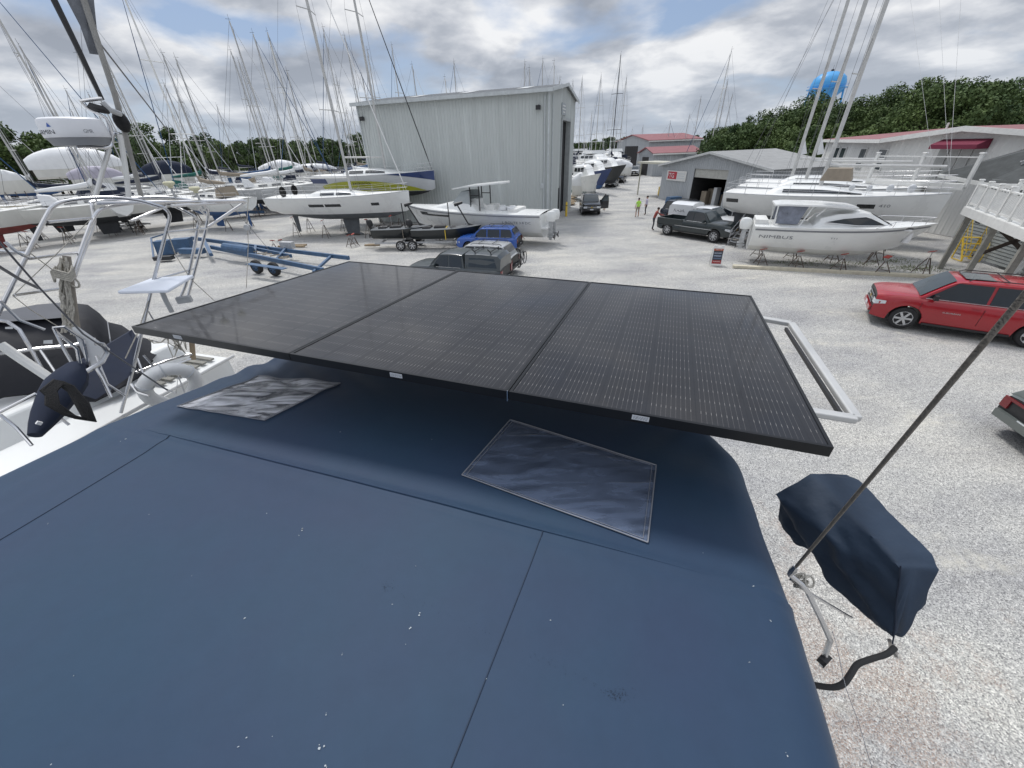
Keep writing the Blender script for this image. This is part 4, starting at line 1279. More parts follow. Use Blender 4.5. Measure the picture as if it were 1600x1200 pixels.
class Hull:
    def __init__(s, L, B, fb=1.2, dr=0.6, tw=0.75, bow=0.5, stern=0.0, p=0.42, pb=0.8, spring=0.12, mx=0.42, bx=2.3, stemk=4, bowup=0.25):
        s.L, s.B, s.fb, s.dr, s.tw, s.bow, s.stern, s.p, s.pb, s.spring, s.mx, s.bx, s.stemk, s.bowup = L, B, fb, dr, tw, bow, stern, p, pb, spring, mx, bx, stemk, bowup
    def half(s, t):
        if t < s.mx:
            return s.B / 2 * (s.tw + (1 - s.tw) * math.sin(PI / 2 * t / s.mx))
        return max(s.B / 2 * (1 - ((t - s.mx) / (1 - s.mx)) ** s.bx), 0.015)
    def sheer(s, t):
        return s.fb * (1 + s.spring * ((t - 0.35) ** 2) * 2.2) + s.bowup * t * t * 0.5
    def keel(s, t):
        k = -s.dr
        if t > 0.45: k += (s.dr + s.fb * 0.15) * ((t - 0.45) / 0.55) ** s.stemk
        if t < 0.4: k += s.dr * s.sk * ((0.4 - t) / 0.4) ** 1.6
        return k
    sk = 1.15
    def pt(s, t, z, side=1, off=0.0):
        sh, kl = s.sheer(t), s.keel(t)
        f = max(0.0, min(1.0, (z - kl) / max(sh - kl, 1e-3)))
        pw = lerp(s.p, s.pb, max(0, (t - 0.4) / 0.6) ** 1.5)
        y = s.half(t) * (f ** pw)
        x = -s.L / 2 + s.L * t
        x += s.bow * (f - 1) * smooth01((t - 0.6) / 0.4)
        x += s.stern * (1 - f) * smooth01((0.25 - t) / 0.25)
        return Vector((x, side * (y + off), z))
    def mesh(s, nt=30, nb=6, ns=6, stripe=None):
        """rings run port sheer -> keel -> starboard sheer; returns MB with mat 0 topsides, 1 bottom, 2 stripe"""
        mb = MB(); rings = []; zs = []
        for i in range(nt + 1):
            t = i / nt
            t = t ** 0.9
            kl, sh = s.keel(t), s.sheer(t)
            wl = max(kl, min(0.0, sh))
            half = []
            for k in range(nb + 1):
                z = lerp(kl, wl, (k / nb) ** 1.3); half.append(z)
            for k in range(1, ns + 1):
                half.append(lerp(wl, sh, k / ns))
            ring = [s.pt(t, z, 1) for z in reversed(half)] + [s.pt(t, z, -1) for z in half[1:]]
            rings.append(ring)
        n = len(rings[0]); tot = nb + ns
        def mi(i, k):
            d = k if k < tot else 2 * tot - 1 - k      # distance from sheer
            if d < ns:
                return 2 if (stripe and d in stripe) else 0
            return 1
        mb.loft(rings, mi, cap=False, closed=False)
        # transom
        r0 = rings[0]; c = len(mb.v)
        mb.add(r0, [tuple(range(n))], 0)
        return mb
    def deck(s, crown=0.08, n=30, inset=0.0, z0=0.0):
        mb = MB(); rings = []
        for i in range(n + 1):
            t = (i / n) ** 0.9; h = s.half(t) - inset; z = s.sheer(t) + z0
            x = s.pt(t, s.sheer(t)).x
            h = max(h, 0.01)
            rings.append([Vector((x, h * math.cos(PI * k / 8), z + crown * (h / (s.B / 2)) * (1 - math.cos(PI * k / 8) ** 2))) for k in range(9)])
        mb.loft(rings, 0, cap=False, closed=False)
        return mb
    def patch(s, t0, t1, z0, z1, off=0.012, nt=12, side=1, mb=None, mi=0, fz=None):
        mb = mb or MB()
        vs = []
        for i in range(nt + 1):
            t = lerp(t0, t1, i / nt)
            za, zb = (z0, z1) if fz is None else fz(i / nt, t)
            for k in range(3):
                vs.append(s.pt(t, lerp(za, zb, k / 2), side, off))
        mb.add(vs, [(i * 3 + k, (i + 1) * 3 + k, (i + 1) * 3 + k + 1, i * 3 + k + 1) for i in range(nt) for k in range(2)], mi)
        return mb

def cabin(h, t0, t1, w, ht, z_off=0.0, front=0.35, back=0.1, n=14, taper=0.75):
    """coachroof lofted along the hull, returns (MB, fn(t, f) -> side point)"""
    rings = []
    def dims(t):
        f = (t - t0) / (t1 - t0)
        hh = ht * smooth01(f / back if back > 0 else 1) * smooth01((1 - f) / front)
        ww = min(w / 2, h.half(t) * 0.78) * (1 - 0.25 * f)
        return hh, ww
    def side(t, k, sd=1, off=0.0):
        hh, ww = dims(t)
        z = h.sheer(t) + 0.03 + z_off
        x = -h.L / 2 + h.L * t
        return Vector((x, sd * (ww * lerp(1, taper, k) + off), z + hh * k * 0.9))
    for i in range(n + 1):
        t = lerp(t0, t1, i / n)
        hh, ww = dims(t)
        hh = max(hh, 0.02)
        z = h.sheer(t) + z_off
        x = -h.L / 2 + h.L * t
        rings.append([Vector((x, ww, z)), Vector((x, ww * lerp(1, taper, .5), z + hh * .55)), Vector((x, ww * taper, z + hh * .88)), Vector((x, ww * taper * .6, z + hh)), Vector((x, 0, z + hh * 1.04)),
                      Vector((x, -ww * taper * .6, z + hh)), Vector((x, -ww * taper, z + hh * .88)), Vector((x, -ww * lerp(1, taper, .5), z + hh * .55)), Vector((x, -ww, z))])
    mb = MB(); mb.loft(rings)
    return mb, side

def rig(t, h, zdeck, mh, mt=0.58, r=0.085, m='mast', spreaders=2, boom=None, cover=None, furl=True, wires=True, wr=0.006, backstay=True, fine=True, jib='letterw'):
    """mast, boom and standing rigging on a boat root, heights local"""
    xm = -h.L / 2 + h.L * mt
    s = MB(); s.tube([(xm, 0, zdeck), (xm - 0.0, 0, zdeck + mh * .6), (xm - mh * .008, 0, zdeck + mh)], [r, r * .95, r * .75], 8)
    mast = s.build('mast', M[m], t)
    s = MB(); top = Vector((xm - mh * .008, 0, zdeck + mh))
    s.tube([top, top + Vector((0, 0.02, 0.5))], 0.012, 5); s.tube([top + Vector((-.3, 0, .12)), top + Vector((.15, 0, .12))], 0.014, 5)
    s.build('masthead', M['black'], mast)
    bh = h.B / 2 * 0.92
    for k in range(spreaders):
        f = (k + 1) / (spreaders + 1) * 1.0
        z = zdeck + mh * f
        w = bh * (0.75 - 0.15 * k)
        s = MB()
        s.tube([(xm - .25, w, z), (xm, 0, z + .03), (xm - .25, -w, z)], 0.032 if fine else 0.04, 5)
        s.build('spreader', M[m], mast)
    if wires:
        s = MB()
        for sd in (1, -1):
            prev = Vector((xm - .1, sd * bh, zdeck - .1))
            for k in range(spreaders):
                f = (k + 1) / (spreaders + 1)
                p = Vector((xm - .25, sd * bh * (0.75 - .15 * k), zdeck + mh * f)); s.tube([prev, p], wr, 4); prev = p
            s.tube([prev, (xm, 0, zdeck + mh * .97)], wr, 4)
            s.tube([(xm - .3, sd * bh, zdeck - .1), (xm, 0, zdeck + mh * .45)], wr, 4)
        if backstay:
            s.tube([(-h.L / 2 + .1, 0, zdeck - .3), top], wr, 4)
        s.build('shrouds', M['wire'], t)
        s = MB()
        bowp = h.pt(.985, h.sheer(.985)); bowp.y = 0
        fs = wr if not furl else 0.045
        tt = Vector((xm, 0, zdeck + mh * .96))
        s.tube([bowp, bowp.lerp(tt, .04), bowp.lerp(tt, .08), bowp.lerp(tt, .9), tt], [wr, fs * .5, fs, fs * .6, wr], 6)
        s.build('forestay', M[jib], t)
    if boom:
        s = MB(); z = zdeck + 1.1
        s.tube([(xm - .1, 0, z), (xm - boom, 0, z + .08)], 0.07, 8); bo = s.build('boom', M[m], t)
        if cover:
            s = MB()
            pts = [Vector((xm + .12, 0, z + .9)), Vector((xm - .1, 0, z + .45)), Vector((xm - boom * .3, 0, z + .28)), Vector((xm - boom * .7, 0, z + .2)), Vector((xm - boom, 0, z + .14))]
            s.tube(pts, [.10, .22, .20, .17, .08], 8); s.build('sail_cover', M[cover], bo)
    return xm

def pulpit(t, h, fr=0.90, hgt=0.62, rr=0.014, life=True, stern=True):
    s = MB()
    for z in (hgt, hgt * .5):
        pts = []
        for sd in (1, -1):
            row = [h.pt(tt, h.sheer(tt), sd) for tt in (fr, (fr + 1) / 2, 0.995)]
            pts.append([Vector((p.x, p.y * .95, p.z + z)) for p in row])
        s.tube(pts[0] + pts[1][::-1], rr, 6)
    for sd in (1, -1):
        for tt in (fr, (fr + 1) / 2):
            p = h.pt(tt, h.sheer(tt), sd); s.tube([p, p + Vector((0, 0, hgt))], rr, 6)
    s.build('pulpit', M['steel'], t)
    if stern:
        s = MB()
        for z in (hgt, hgt * .5):
            a = [h.pt(tt, h.sheer(tt), 1) for tt in (0.12, 0.01)]; b = [h.pt(tt, h.sheer(tt), -1) for tt in (0.01, 0.12)]
            s.tube([p + Vector((0, 0, z)) for p in a + b], rr, 6)
        for sd in (1, -1):
            for tt in (0.12, 0.01):
                p = h.pt(tt, h.sheer(tt), sd); s.tube([p, p + Vector((0, 0, hgt))], rr, 6)
        s.build('pushpit', M['steel'], t)
    if life:
        s = MB(); n = 7
        for sd in (1, -1):
            row = [h.pt(lerp(.12, fr, i / n), h.sheer(lerp(.12, fr, i / n)), sd) for i in range(n + 1)]
            for i, p in enumerate(row):
                p.y *= .97
                s.tube([p, p + Vector((0, 0, hgt))], 0.011, 5)
            for z in (hgt, hgt * .5):
                s.tube([p + Vector((0, 0, z)) for p in row], 0.006, 4)
        s.build('lifelines', M['steel'], t)

def boat_root(name, label, cat, A, B_, zwl, group=None):
    """A stern, B bow ground positions; returns root placed mid way with +x to the bow"""
    A, B_ = Vector(A), Vector(B_); d = B_ - A
    c = (A + B_) / 2
    return thing(name, label, cat, (c.x, c.y, zwl), math.atan2(d.y, d.x), group)

def sail_hull_parts(t, h, top='gel', bottom='antigrey', stripe=None, sm=None, deckm='deckw'):
    mb = h.mesh(stripe=stripe)
    hl = mb.build('hull', [M[top], M[bottom], M[sm or top]], t, smooth=50)
    h.deck().build('deck', M[deckm], t, smooth=40)
    s = MB()
    for sd in (1, -1):
        s.tube([h.pt(i / 24, h.sheer(i / 24), sd) + Vector((0, 0, .02)) for i in range(25)], 0.025, 5)
    s.build('toe_rail', M['lgrey'], t)
    return hl
def keel_rudder(t, h, depth=1.6, m='antigrey', kx=(0.45, 0.60), bulb=True, rud=True, thick=.16, rx=0.08):
    s = MB(); x0, x1 = -h.L / 2 + h.L * kx[0], -h.L / 2 + h.L * kx[1]
    zt = -h.dr * .8
    def foil(xa, xb, z, th):
        return [Vector((lerp(xa, xb, .5 - .5 * math.cos(2 * PI * k / 12)), th / 2 * math.sin(2 * PI * k / 12), z)) for k in range(12)]
    s.loft([foil(x0, x1, zt, thick), foil(x0 + .15, x1 - .25, -depth + .1, thick * .8)])
    if bulb:
        c = (x0 + x1) / 2
        s.tube([(c - .95, 0, -depth), (c - .6, 0, -depth), (c, 0, -depth), (c + .7, 0, -depth), (c + .95, 0, -depth)], [.03, .13, .19, .15, .03], 10)
    s.build('keel', M[m], t)
    if rud:
        s = MB(); xr = -h.L / 2 + h.L * rx
        s.loft([foil(xr - .25, xr + .35, h.keel(rx) + .15, .09), foil(xr - .1, xr + .22, -depth * .88, .06)]); s.build('rudder', M[m], t)

# ---------- the white sailing yacht propped in the middle left
def white_yacht():
    WL = 1.9
    sp, bp2 = px(409, 308, 3.05), px(632, 303, 3.5)
    bow = Vector((-9.6, 36.6, 0)); st = Vector((-22.0, 38.8, 0))
    st = px(410, 308, 3.2); bow = px(630, 303, 3.4); st.z = bow.z = 0
    d = (bow - st)
    mid = (st + bow) / 2
    L = 12.6
    # pull to the true length keeping the keel over its ground mark
    dirn = Vector((math.cos(R_(-8)), math.sin(R_(-8)), 0))
    c = px(497, 352, 0.0); c.z = 0
    c = Vector((-14.3, 36.9, 0))
    t = thing('sailing_yacht', 'white sailing yacht with grey keel propped on stands left of the grey shed', 'yacht', (c.x, c.y, WL), R_(-10))
    h = Hull(L, 4.0, fb=1.30, dr=0.55, tw=0.86, bow=0.12, stern=-.3, p=.36, pb=.62, mx=.38, bx=2.5, stemk=5, bowup=.25)
    sail_hull_parts(t, h, 'gel', 'antigrey')
    s, side = cabin(h, 0.28, 0.80, 2.5, 0.42, front=.6, back=.12)
    cb = s.build('cabin', M['gel'], t, smooth=45)
    for sd in (1, -1):
        for (a, b) in ((.40, .50), (.515, .62)):
            s = MB(); n = 6
            vs = []
            for i in range(n + 1):
                tt = lerp(a, b, i / n); vs += [side(tt, .25, sd, .02), side(tt, .72, sd, .02)]
            s.add(vs, [(2 * i, 2 * i + 2, 2 * i + 3, 2 * i + 1) for i in range(n)]); s.build('window', M['tglass'], cb, smooth=0)
        for (a, b) in ((.33, .44), (.45, .56), (.76, .81)):
            h.patch(a, b, .62, .84, side=sd).build('hull_window', M['tglass'], t)
    s = MB(); s.box((-4.3, 0, 1.35), (2.6, 1.7, .04)); s.build('cockpit_well', M['lgrey'], t, smooth=0)
    for sd in (1, -1):
        s = MB(); s.lathe([(0, 0), (.42, 0), (.42, .03), (.38, .03), (.38, .0)], (-4.9, sd * .8, 1.75), 20, 'X'); s.build('steering_wheel', M['black'], t)
    keel_rudder(t, h, 1.85, 'antigrey', (0.47, 0.60), rx=0.10)
    rig(t, h, 1.55, 17.2, .585, .11, 'mast', 2, boom=4.8, furl=True, wr=.008)
    pulpit(t, h)
    for x, y in ((-4.6, 1.0), (-4.6, -1.0), (-1.4, 1.5), (-1.4, -1.5), (2.6, 1.35), (2.6, -1.35), (4.6, -.8), (4.6, .8)):
        w = t.matrix_basis if False else Matrix.Translation((c.x, c.y, 0)) @ Matrix.Rotation(R_(-10), 4, 'Z')
        p = w @ Vector((x, y, 0)); jack_stand(p, WL - .42 + (.2 if abs(x) > 3 else 0), rnd.uniform(0, 2), 'tripod boat stand under the white yacht left of the shed', 'stands under the white yacht')
    s = MB(); q = Matrix.Translation((c.x, c.y, 0)) @ Matrix.Rotation(R_(-10), 4, 'Z')
    s.box(q @ Vector((.45, 0, .06)), (1.2, .6, .12), R_(-10)); tag(s.build('timber_block', M['darkwood'], smooth=0), 'dark timber block under the grey keel', 'timber block')
white_yacht()

# ---------- yacht with yellow green hull graphics
def graphic_yacht():
    WL = 3.1
    bow = pr(679, 272, 40.3)
    rz = R_(-20)
    L = 13.0
    h = Hull(L, 4.1, fb=1.35, dr=.5, tw=.85, bow=.08, p=.36, pb=.6, mx=.38, bx=2.4, stemk=5, bowup=.3)
    c = Vector((bow.x, bow.y, 0)) - Vector((math.cos(rz), math.sin(rz), 0)) * (L / 2)
    t = thing('sailing_yacht', 'white yacht with yellow green swoosh and navy bow behind the plain white yacht', 'yacht', (c.x, c.y, WL), rz)
    sail_hull_parts(t, h, 'lgrey', 'antiblack')
    for sd in (1, -1):
        h.patch(.08, .93, 0, 0, side=sd, off=.012, nt=30, fz=lambda f, tt: (.03, .05 + .92 * math.sin(PI * min(1, (f * .9 + .12))) ** .7)).build('yellow_swoosh', M['yellowgreen'], t)
        h.patch(.66, .999, 0, 0, side=sd, off=.013, nt=24, fz=lambda f, tt: (h.sheer(tt) - .02 - .78 * f ** 1.4, h.sheer(tt) - .005)).build('navy_bow', M['navy'], t)
        h.patch(.0, .16, 0, 0, side=sd, off=.013, nt=8, fz=lambda f, tt: (.75 , 1.3)).build('navy_quarter', M['navy'], t)
    text_obj('Taxmania', 2.4, .34, lambda u, v: h.pt(.36 + u / L, .62 + v, -1, .025) , M['letterd'], t)
    s, side = cabin(h, .26, .80, 2.6, .5, front=.55, back=.1)
    cb = s.build('cabin', M['gel'], t, smooth=45)
    for sd in (1, -1):
        for (a, b) in ((.34, .46), (.48, .64)):
            s = MB(); vs = []
            for i in range(7):
                tt = lerp(a, b, i / 6); vs += [side(tt, .3, sd, .02), side(tt, .8, sd, .02)]
            s.add(vs, [(2 * i, 2 * i + 2, 2 * i + 3, 2 * i + 1) for i in range(6)]); s.build('window', M['tglass'], cb, smooth=0)
    rig(t, h, 1.7, 16.5, .6, .1, 'mast', 2, boom=4.5, furl=True, jib='black', wr=.01)
    pulpit(t, h)
    keel_rudder(t, h, 2.1, 'antiblack')
    return c
graphic_yacht()

# ---------- motor boats
def outboard(par, loc, k=1.0, cm='gel', name='outboard_motor'):
    s = MB()
    def ring(x, w, l, z):
        return [Vector((loc[0] + x + l * math.cos(2 * PI * a / 12), loc[1] + w * math.sin(2 * PI * a / 12), loc[2] + z)) for a in range(12)]
    s.loft([ring(0, .17 * k, .27 * k, 0), ring(0, .21 * k, .33 * k, .15 * k), ring(-.02, .2 * k, .33 * k, .42 * k), ring(-.04, .14 * k, .24 * k, .58 * k), ring(-.04, .05, .08, .62 * k)])
    o = s.build(name, M[cm], par)
    s = MB()
    s.box((loc[0], loc[1], loc[2] - .35 * k), (.22 * k, .14 * k, .75 * k)); s.box((loc[0] - .05, loc[1], loc[2] - .78 * k), (.42 * k, .2 * k, .03)); s.box((loc[0], loc[1], loc[2] - .95 * k), (.2 * k, .05, .35 * k), top=1.3)
    s.tube([(loc[0] - .22 * k, loc[1], loc[2] - .92 * k), (loc[0] + .2 * k, loc[1], loc[2] - .92 * k)], [.07 * k, .05 * k], 8)
    s.build('leg', M['galv'] if cm != 'black' else M['black'], o, smooth=0)
    s = MB()
    for a in range(3):
        th = 2 * PI * a / 3
        s.box((loc[0] - .26 * k, loc[1] + .12 * k * math.cos(th), loc[2] - .92 * k + .12 * k * math.sin(th)), (.03, .16 * k, .12 * k), Matrix.Rotation(th, 3, 'X'))
    s.build('propeller', M['black'], o, smooth=0)
    return o

def centre_motorboat():
    WL = 0.95; rz = R_(160)
    L = 11.0
    st = Vector((3.25, 29.9, 0)); bow = Vector((-8.6, 35.3, 0))
    d = bow - st
    rz = math.atan2(d.y, d.x)
    c = (bow + st) / 2; L = d.length - .6
    t = thing('motor_boat', 'white hardtop motor boat with twin outboards below the grey shed wall', 'motor boat', (c.x, c.y, WL), rz)
    h = Hull(L, 3.3, fb=1.25, dr=.5, tw=.88, bow=1.0, p=.30, pb=.85, mx=.5, bx=2.5, stemk=2.6, bowup=.6, spring=.05)
    h.sk = 0.15
    mb = h.mesh(stripe=(0,)); mb.build('hull', [M['gel'], M['gelold'], M['gel']], t, smooth=50)
    h.deck(crown=.12).build('deck', M['gel'], t)
    s = MB()
    for sd in (1, -1):
        s.tube([h.pt(i / 24, h.sheer(i / 24) - .12, sd, .01) for i in range(25)], 0.04, 6)
    s.build('rub_rail', M['letter'], t)
    for sd in (1, -1):
        h.patch(.60, .80, .95, 1.08, side=sd).build('hull_window', M['tglass'], t)
        h.patch(.78, .86, 0, 0, side=sd, fz=lambda f, tt: (.96 - .0 * f, 1.2 )).build('hull_window', M['tglass'], t)
    text_obj('L-ROUTE 3.8 DC', 2.2, .16, lambda u, v: h.pt(.215 - u / L + .02, .62 + v, 1, .02), M['letter'], t)
    # foredeck cabin and windscreen
    s, side = cabin(h, .42, .86, 2.3, .62, front=.75, back=.1, taper=.8); s.build('cabin', M['gel'], t, smooth=45)
    zc = h.sheer(.45)
    s = MB()
    xw = -L / 2 + L * .50
    s.add([(xw + 1.25, .85, zc + .45), (xw + 1.25, -.85, zc + .45), (xw + .35, -.72, zc + 1.35), (xw + .35, .72, zc + 1.35), (xw - .5, .95, zc + .35), (xw - .5, -.95, zc + .35), (xw - .4, .78, zc + 1.38), (xw - .4, -.78, zc + 1.38)],
          [(0, 1, 2, 3), (0, 3, 6, 4), (1, 5, 7, 2)])
    s.build('windscreen', mat('pale_boat_glass', (0.36, 0.39, 0.40), .12, 0, .1), t, smooth=0)
    s = MB()
    s.loft([[Vector((xw + x, y, z)) for y in (-w, -w * .6, 0, w * .6, w)] + [Vector((xw + x, y, z - .09)) for y in (w, 0, -w)] for x, w, z in ((1.35, .5, zc + 1.5), (.9, 1.05, zc + 1.58), (0, 1.2, zc + 1.72), (-1.8, 1.2, zc + 1.86), (-2.9, .95, zc + 1.95), (-3.2, .4, zc + 1.95))])
    s.build('hardtop', M['gel'], t, smooth=40)
    s = MB()
    for sd in (1, -1):
        for x in (-.5, -1.25):
            s.bar((xw + x, sd * .95, zc - .05), (xw + x, sd * .95, zc + 1.75), .09, .05)
        s.bar((xw - .5, sd * .95, zc + 1.1), (xw - 1.25, sd * .95, zc + 1.1), .08, .05)
    s.build('hardtop_frame', M['black'], t, smooth=0)
    s = MB(); s.box((xw - .55, 0, zc + .3), (.8, .9, 1.0), top=.8); s.build('helm_console', M['gel'], t, smooth=0)
    s = MB(); s.box((xw - 1.9, 0, zc + .15), (.7, 1.2, .55), top=.9); s.box((xw - 3.9, 0, zc + .08), (.7, 2.0, .3), top=.95); s.build('seat', M['deckw'], t, smooth=0)
    s = MB()
    for k in range(9):
        s.box((xw - 2.6 - k * .14, rnd.uniform(-.8, .8), zc + .12 + rnd.uniform(0, .12)), (rnd.uniform(.2, .5), rnd.uniform(.3, .6), rnd.uniform(.1, .25)), rnd.uniform(0, 3))
    s.build('deck_cushions', M['tarpw'], t, smooth=0)
    for y in (-.45, .45):
        outboard(t, (-L / 2 - .5, y, .75), 1.15)
    s = MB(); s.box((-L / 2 - .2, 0, .35), (.5, 2.2, .1)); s.build('swim_platform', M['gel'], t, smooth=0)
    w = Matrix.Translation((c.x, c.y, 0)) @ Matrix.Rotation(rz, 4, 'Z')
    for x in (-3.6, -.5, 2.6):
        for sd in (1, -1):
            jack_stand(w @ Vector((x, sd * 1.05, 0)), .7, rnd.uniform(0, 2), 'low boat stand under the hardtop motor boat', 'stands under the hardtop motor boat')
centre_motorboat()

def right_motorboat():
    st, bow = px(1176, 352, 2.0), px(1468, 345, 2.55)
    st.z = bow.z = 0
    WL = 1.05
    d = bow - st; L = d.length
    rz = math.atan2(d.y, d.x)
    c = (st + bow) / 2
    t = thing('motor_boat', 'white cabin motor boat with grey sheer stripe standing beside the raised deck', 'motor boat', (c.x, c.y, WL), rz)
    h = Hull(L, 2.9, fb=1.10, dr=.42, tw=.9, bow=1.1, p=.30, pb=.9, mx=.5, bx=2.4, stemk=2.4, bowup=.55, spring=.02)
    h.sk = .2
    mb = h.mesh(); mb.build('hull', [M['gel'], M['gelold'], M['gel']], t, smooth=50)
    h.deck(crown=.1).build('deck', M['gel'], t)
    for sd in (1, -1):
        h.patch(.01, .985, 0, 0, side=sd, off=.02, nt=30, fz=lambda f, tt: (h.sheer(tt) - .20, h.sheer(tt) - .12)).build('sheer_stripe', M['letter'], t)
    text_obj('NIMBUS', L * .20, .17, lambda u, v: h.pt(.045 + u / L, .50 + v, -1, .02), M['letter'], t)
    text_obj('T11', .3, .08, lambda u, v: h.pt(.45 + u / L, .62 + v, -1, .02), M['letter'], t)
    z = h.sheer(.4)
    s = MB()
    # superstructure: raised windscreen surround
    prof = [(-1.35, 0), (-1.05, .42), (-.35, .64), (.75, .72), (1.15, .62), (2.1, .12), (2.9, .0)]
    rings = []
    for x, zz in prof:
        w = 1.12 - .10 * max(0, x) 
        rings.append([Vector((x, w, z - .05)), Vector((x, w * .92, z + zz * .55)), Vector((x, w * .80, z + zz)), Vector((x, 0, z + zz + .05 * (zz > .1))), Vector((x, -w * .80, z + zz)), Vector((x, -w * .92, z + zz * .55)), Vector((x, -w, z - .05))])
    s.loft(rings); s.build('superstructure', M['gel'], t, smooth=40)
    for sd in (1, -1):
        def sp(x, zz):
            w = 1.12 - .10 * max(0, x); return Vector((x, sd * (w * (1 - .12 * zz / .9) + .035 - .05 * zz), z + zz))
        s = MB(); poly = [(-.85, .26), (-.1, .47), (.8, .57), (1.05, .50), (1.75, .18), (.6, .15)]
        s.add([sp(*q) for q in poly], [tuple(range(6))]); s.build('side_window', M['tglass'], t, smooth=0)
        s = MB(); s.tube([sp(*q) + Vector((0, sd * .01, 0)) for q in poly], .018, 5, closed=True); s.build('window_frame', M['letterw'], t)
        s = MB(); s.add([sp(2.0, .06), sp(2.9, .05), sp(2.9, .10), sp(2.2, .12)], [(0, 1, 2, 3)]); s.build('fore_window', M['tglass'], t, smooth=0)
    s = MB(); s.add([(1.16, .78, z + .66), (1.16, -.78, z + .66), (2.08, -.72, z + .20), (2.08, .72, z + .20)], [(0, 1, 2, 3)]); s.build('windscreen', M['tglass'], t, smooth=0)
    # T-top
    s = MB()
    s.loft([[Vector((x, y, zz)) for y in (-w, -w * .6, 0, w * .6, w)] + [Vector((x, y, zz - .08)) for y in (w, 0, -w)] for x, w, zz in ((.5, .5, z + .92), (.2, .95, z + .98), (-1.0, 1.05, z + 1.06), (-2.8, 1.05, z + 1.08), (-3.3, .9, z + 1.04))])
    s.build('hardtop', M['gel'], t, smooth=40)
    for sd in (1, -1):
        s = MB(); s.bar((-1.9, sd * .9, z), (-1.55, sd * .9, z + 1.0), .07, .06); s.bar((-3.1, sd * .9, z), (-3.15, sd * .9, z + 1.0), .09, .06); s.bar((-1.3, sd * .9, z + .5), (-.9, sd * .9, z + 1.0), .05, .05)
        s.build('hardtop_leg', M['gel'], t, smooth=0)
    for sd in (1, -1):
        s = MB(); s.add([(-3.05, sd * .86, z + .08), (-2.0, sd * .86, z + .08), (-1.75, sd * .86, z + .98), (-3.05, sd * .86, z + .98)], [(0, 1, 2, 3)])
        s.build('enclosure_curtain', mat('smoky_vinyl', (0.20, 0.22, 0.27), .3, 0, .3, 3), t, smooth=0)
    s = MB(); s.box((-2.4, 0, z + .25), (1.0, 1.3, .6), top=.85); s.box((-3.7, 0, z + .05), (.6, 1.7, .4)); s.build('seat', M['deckw'], t, smooth=0)
    s = MB()
    for sd in (1, -1):
        row = [h.pt(tt, h.sheer(tt), sd) for tt in (.66, .76, .86, .94, .99)]
        s.tube([row[0]] + [p + Vector((-.05, -sd * .06, .26)) for p in row[1:]], .014, 6)
        for p in row[1:4]: s.tube([p + Vector((-.1, -sd * .05, 0)), p + Vector((-.05, -sd * .06, .26))], .012, 5)
    s.build('bow_rail', M['steel'], t)
    s = MB(); s.loft([[Vector((L / 2 - .85 - .05 * k, -.25 + .0 * k, z_)) + Vector((w * math.cos(2 * PI * a / 8), w * math.sin(2 * PI * a / 8), 0)) for a in range(8)] for k, (w, z_) in enumerate(((.03, 1.05), (.08, .95), (.15, .6), (.16, .45), (.06, .4)))])
    s.build('fender', M['tarpw'], t)
    outboard(t, (-L / 2 - .35, .0, .75), 1.0, 'gel')
    w = Matrix.Translation((c.x, c.y, 0)) @ Matrix.Rotation(rz, 4, 'Z')
    for x in (-3.2, -1.4, .6, 2.4):
        for sd in (1, -1):
            jack_stand(w @ Vector((x, sd * .98, 0)), .92, rnd.uniform(0, 2), 'dark boat stand under the striped cabin motor boat', 'stands under the striped motor boat')
    jack_stand(w @ Vector((4.2, -.5, 0)), 1.2, .4, 'lone wide boat stand in front of the striped motor boat bow')
right_motorboat()

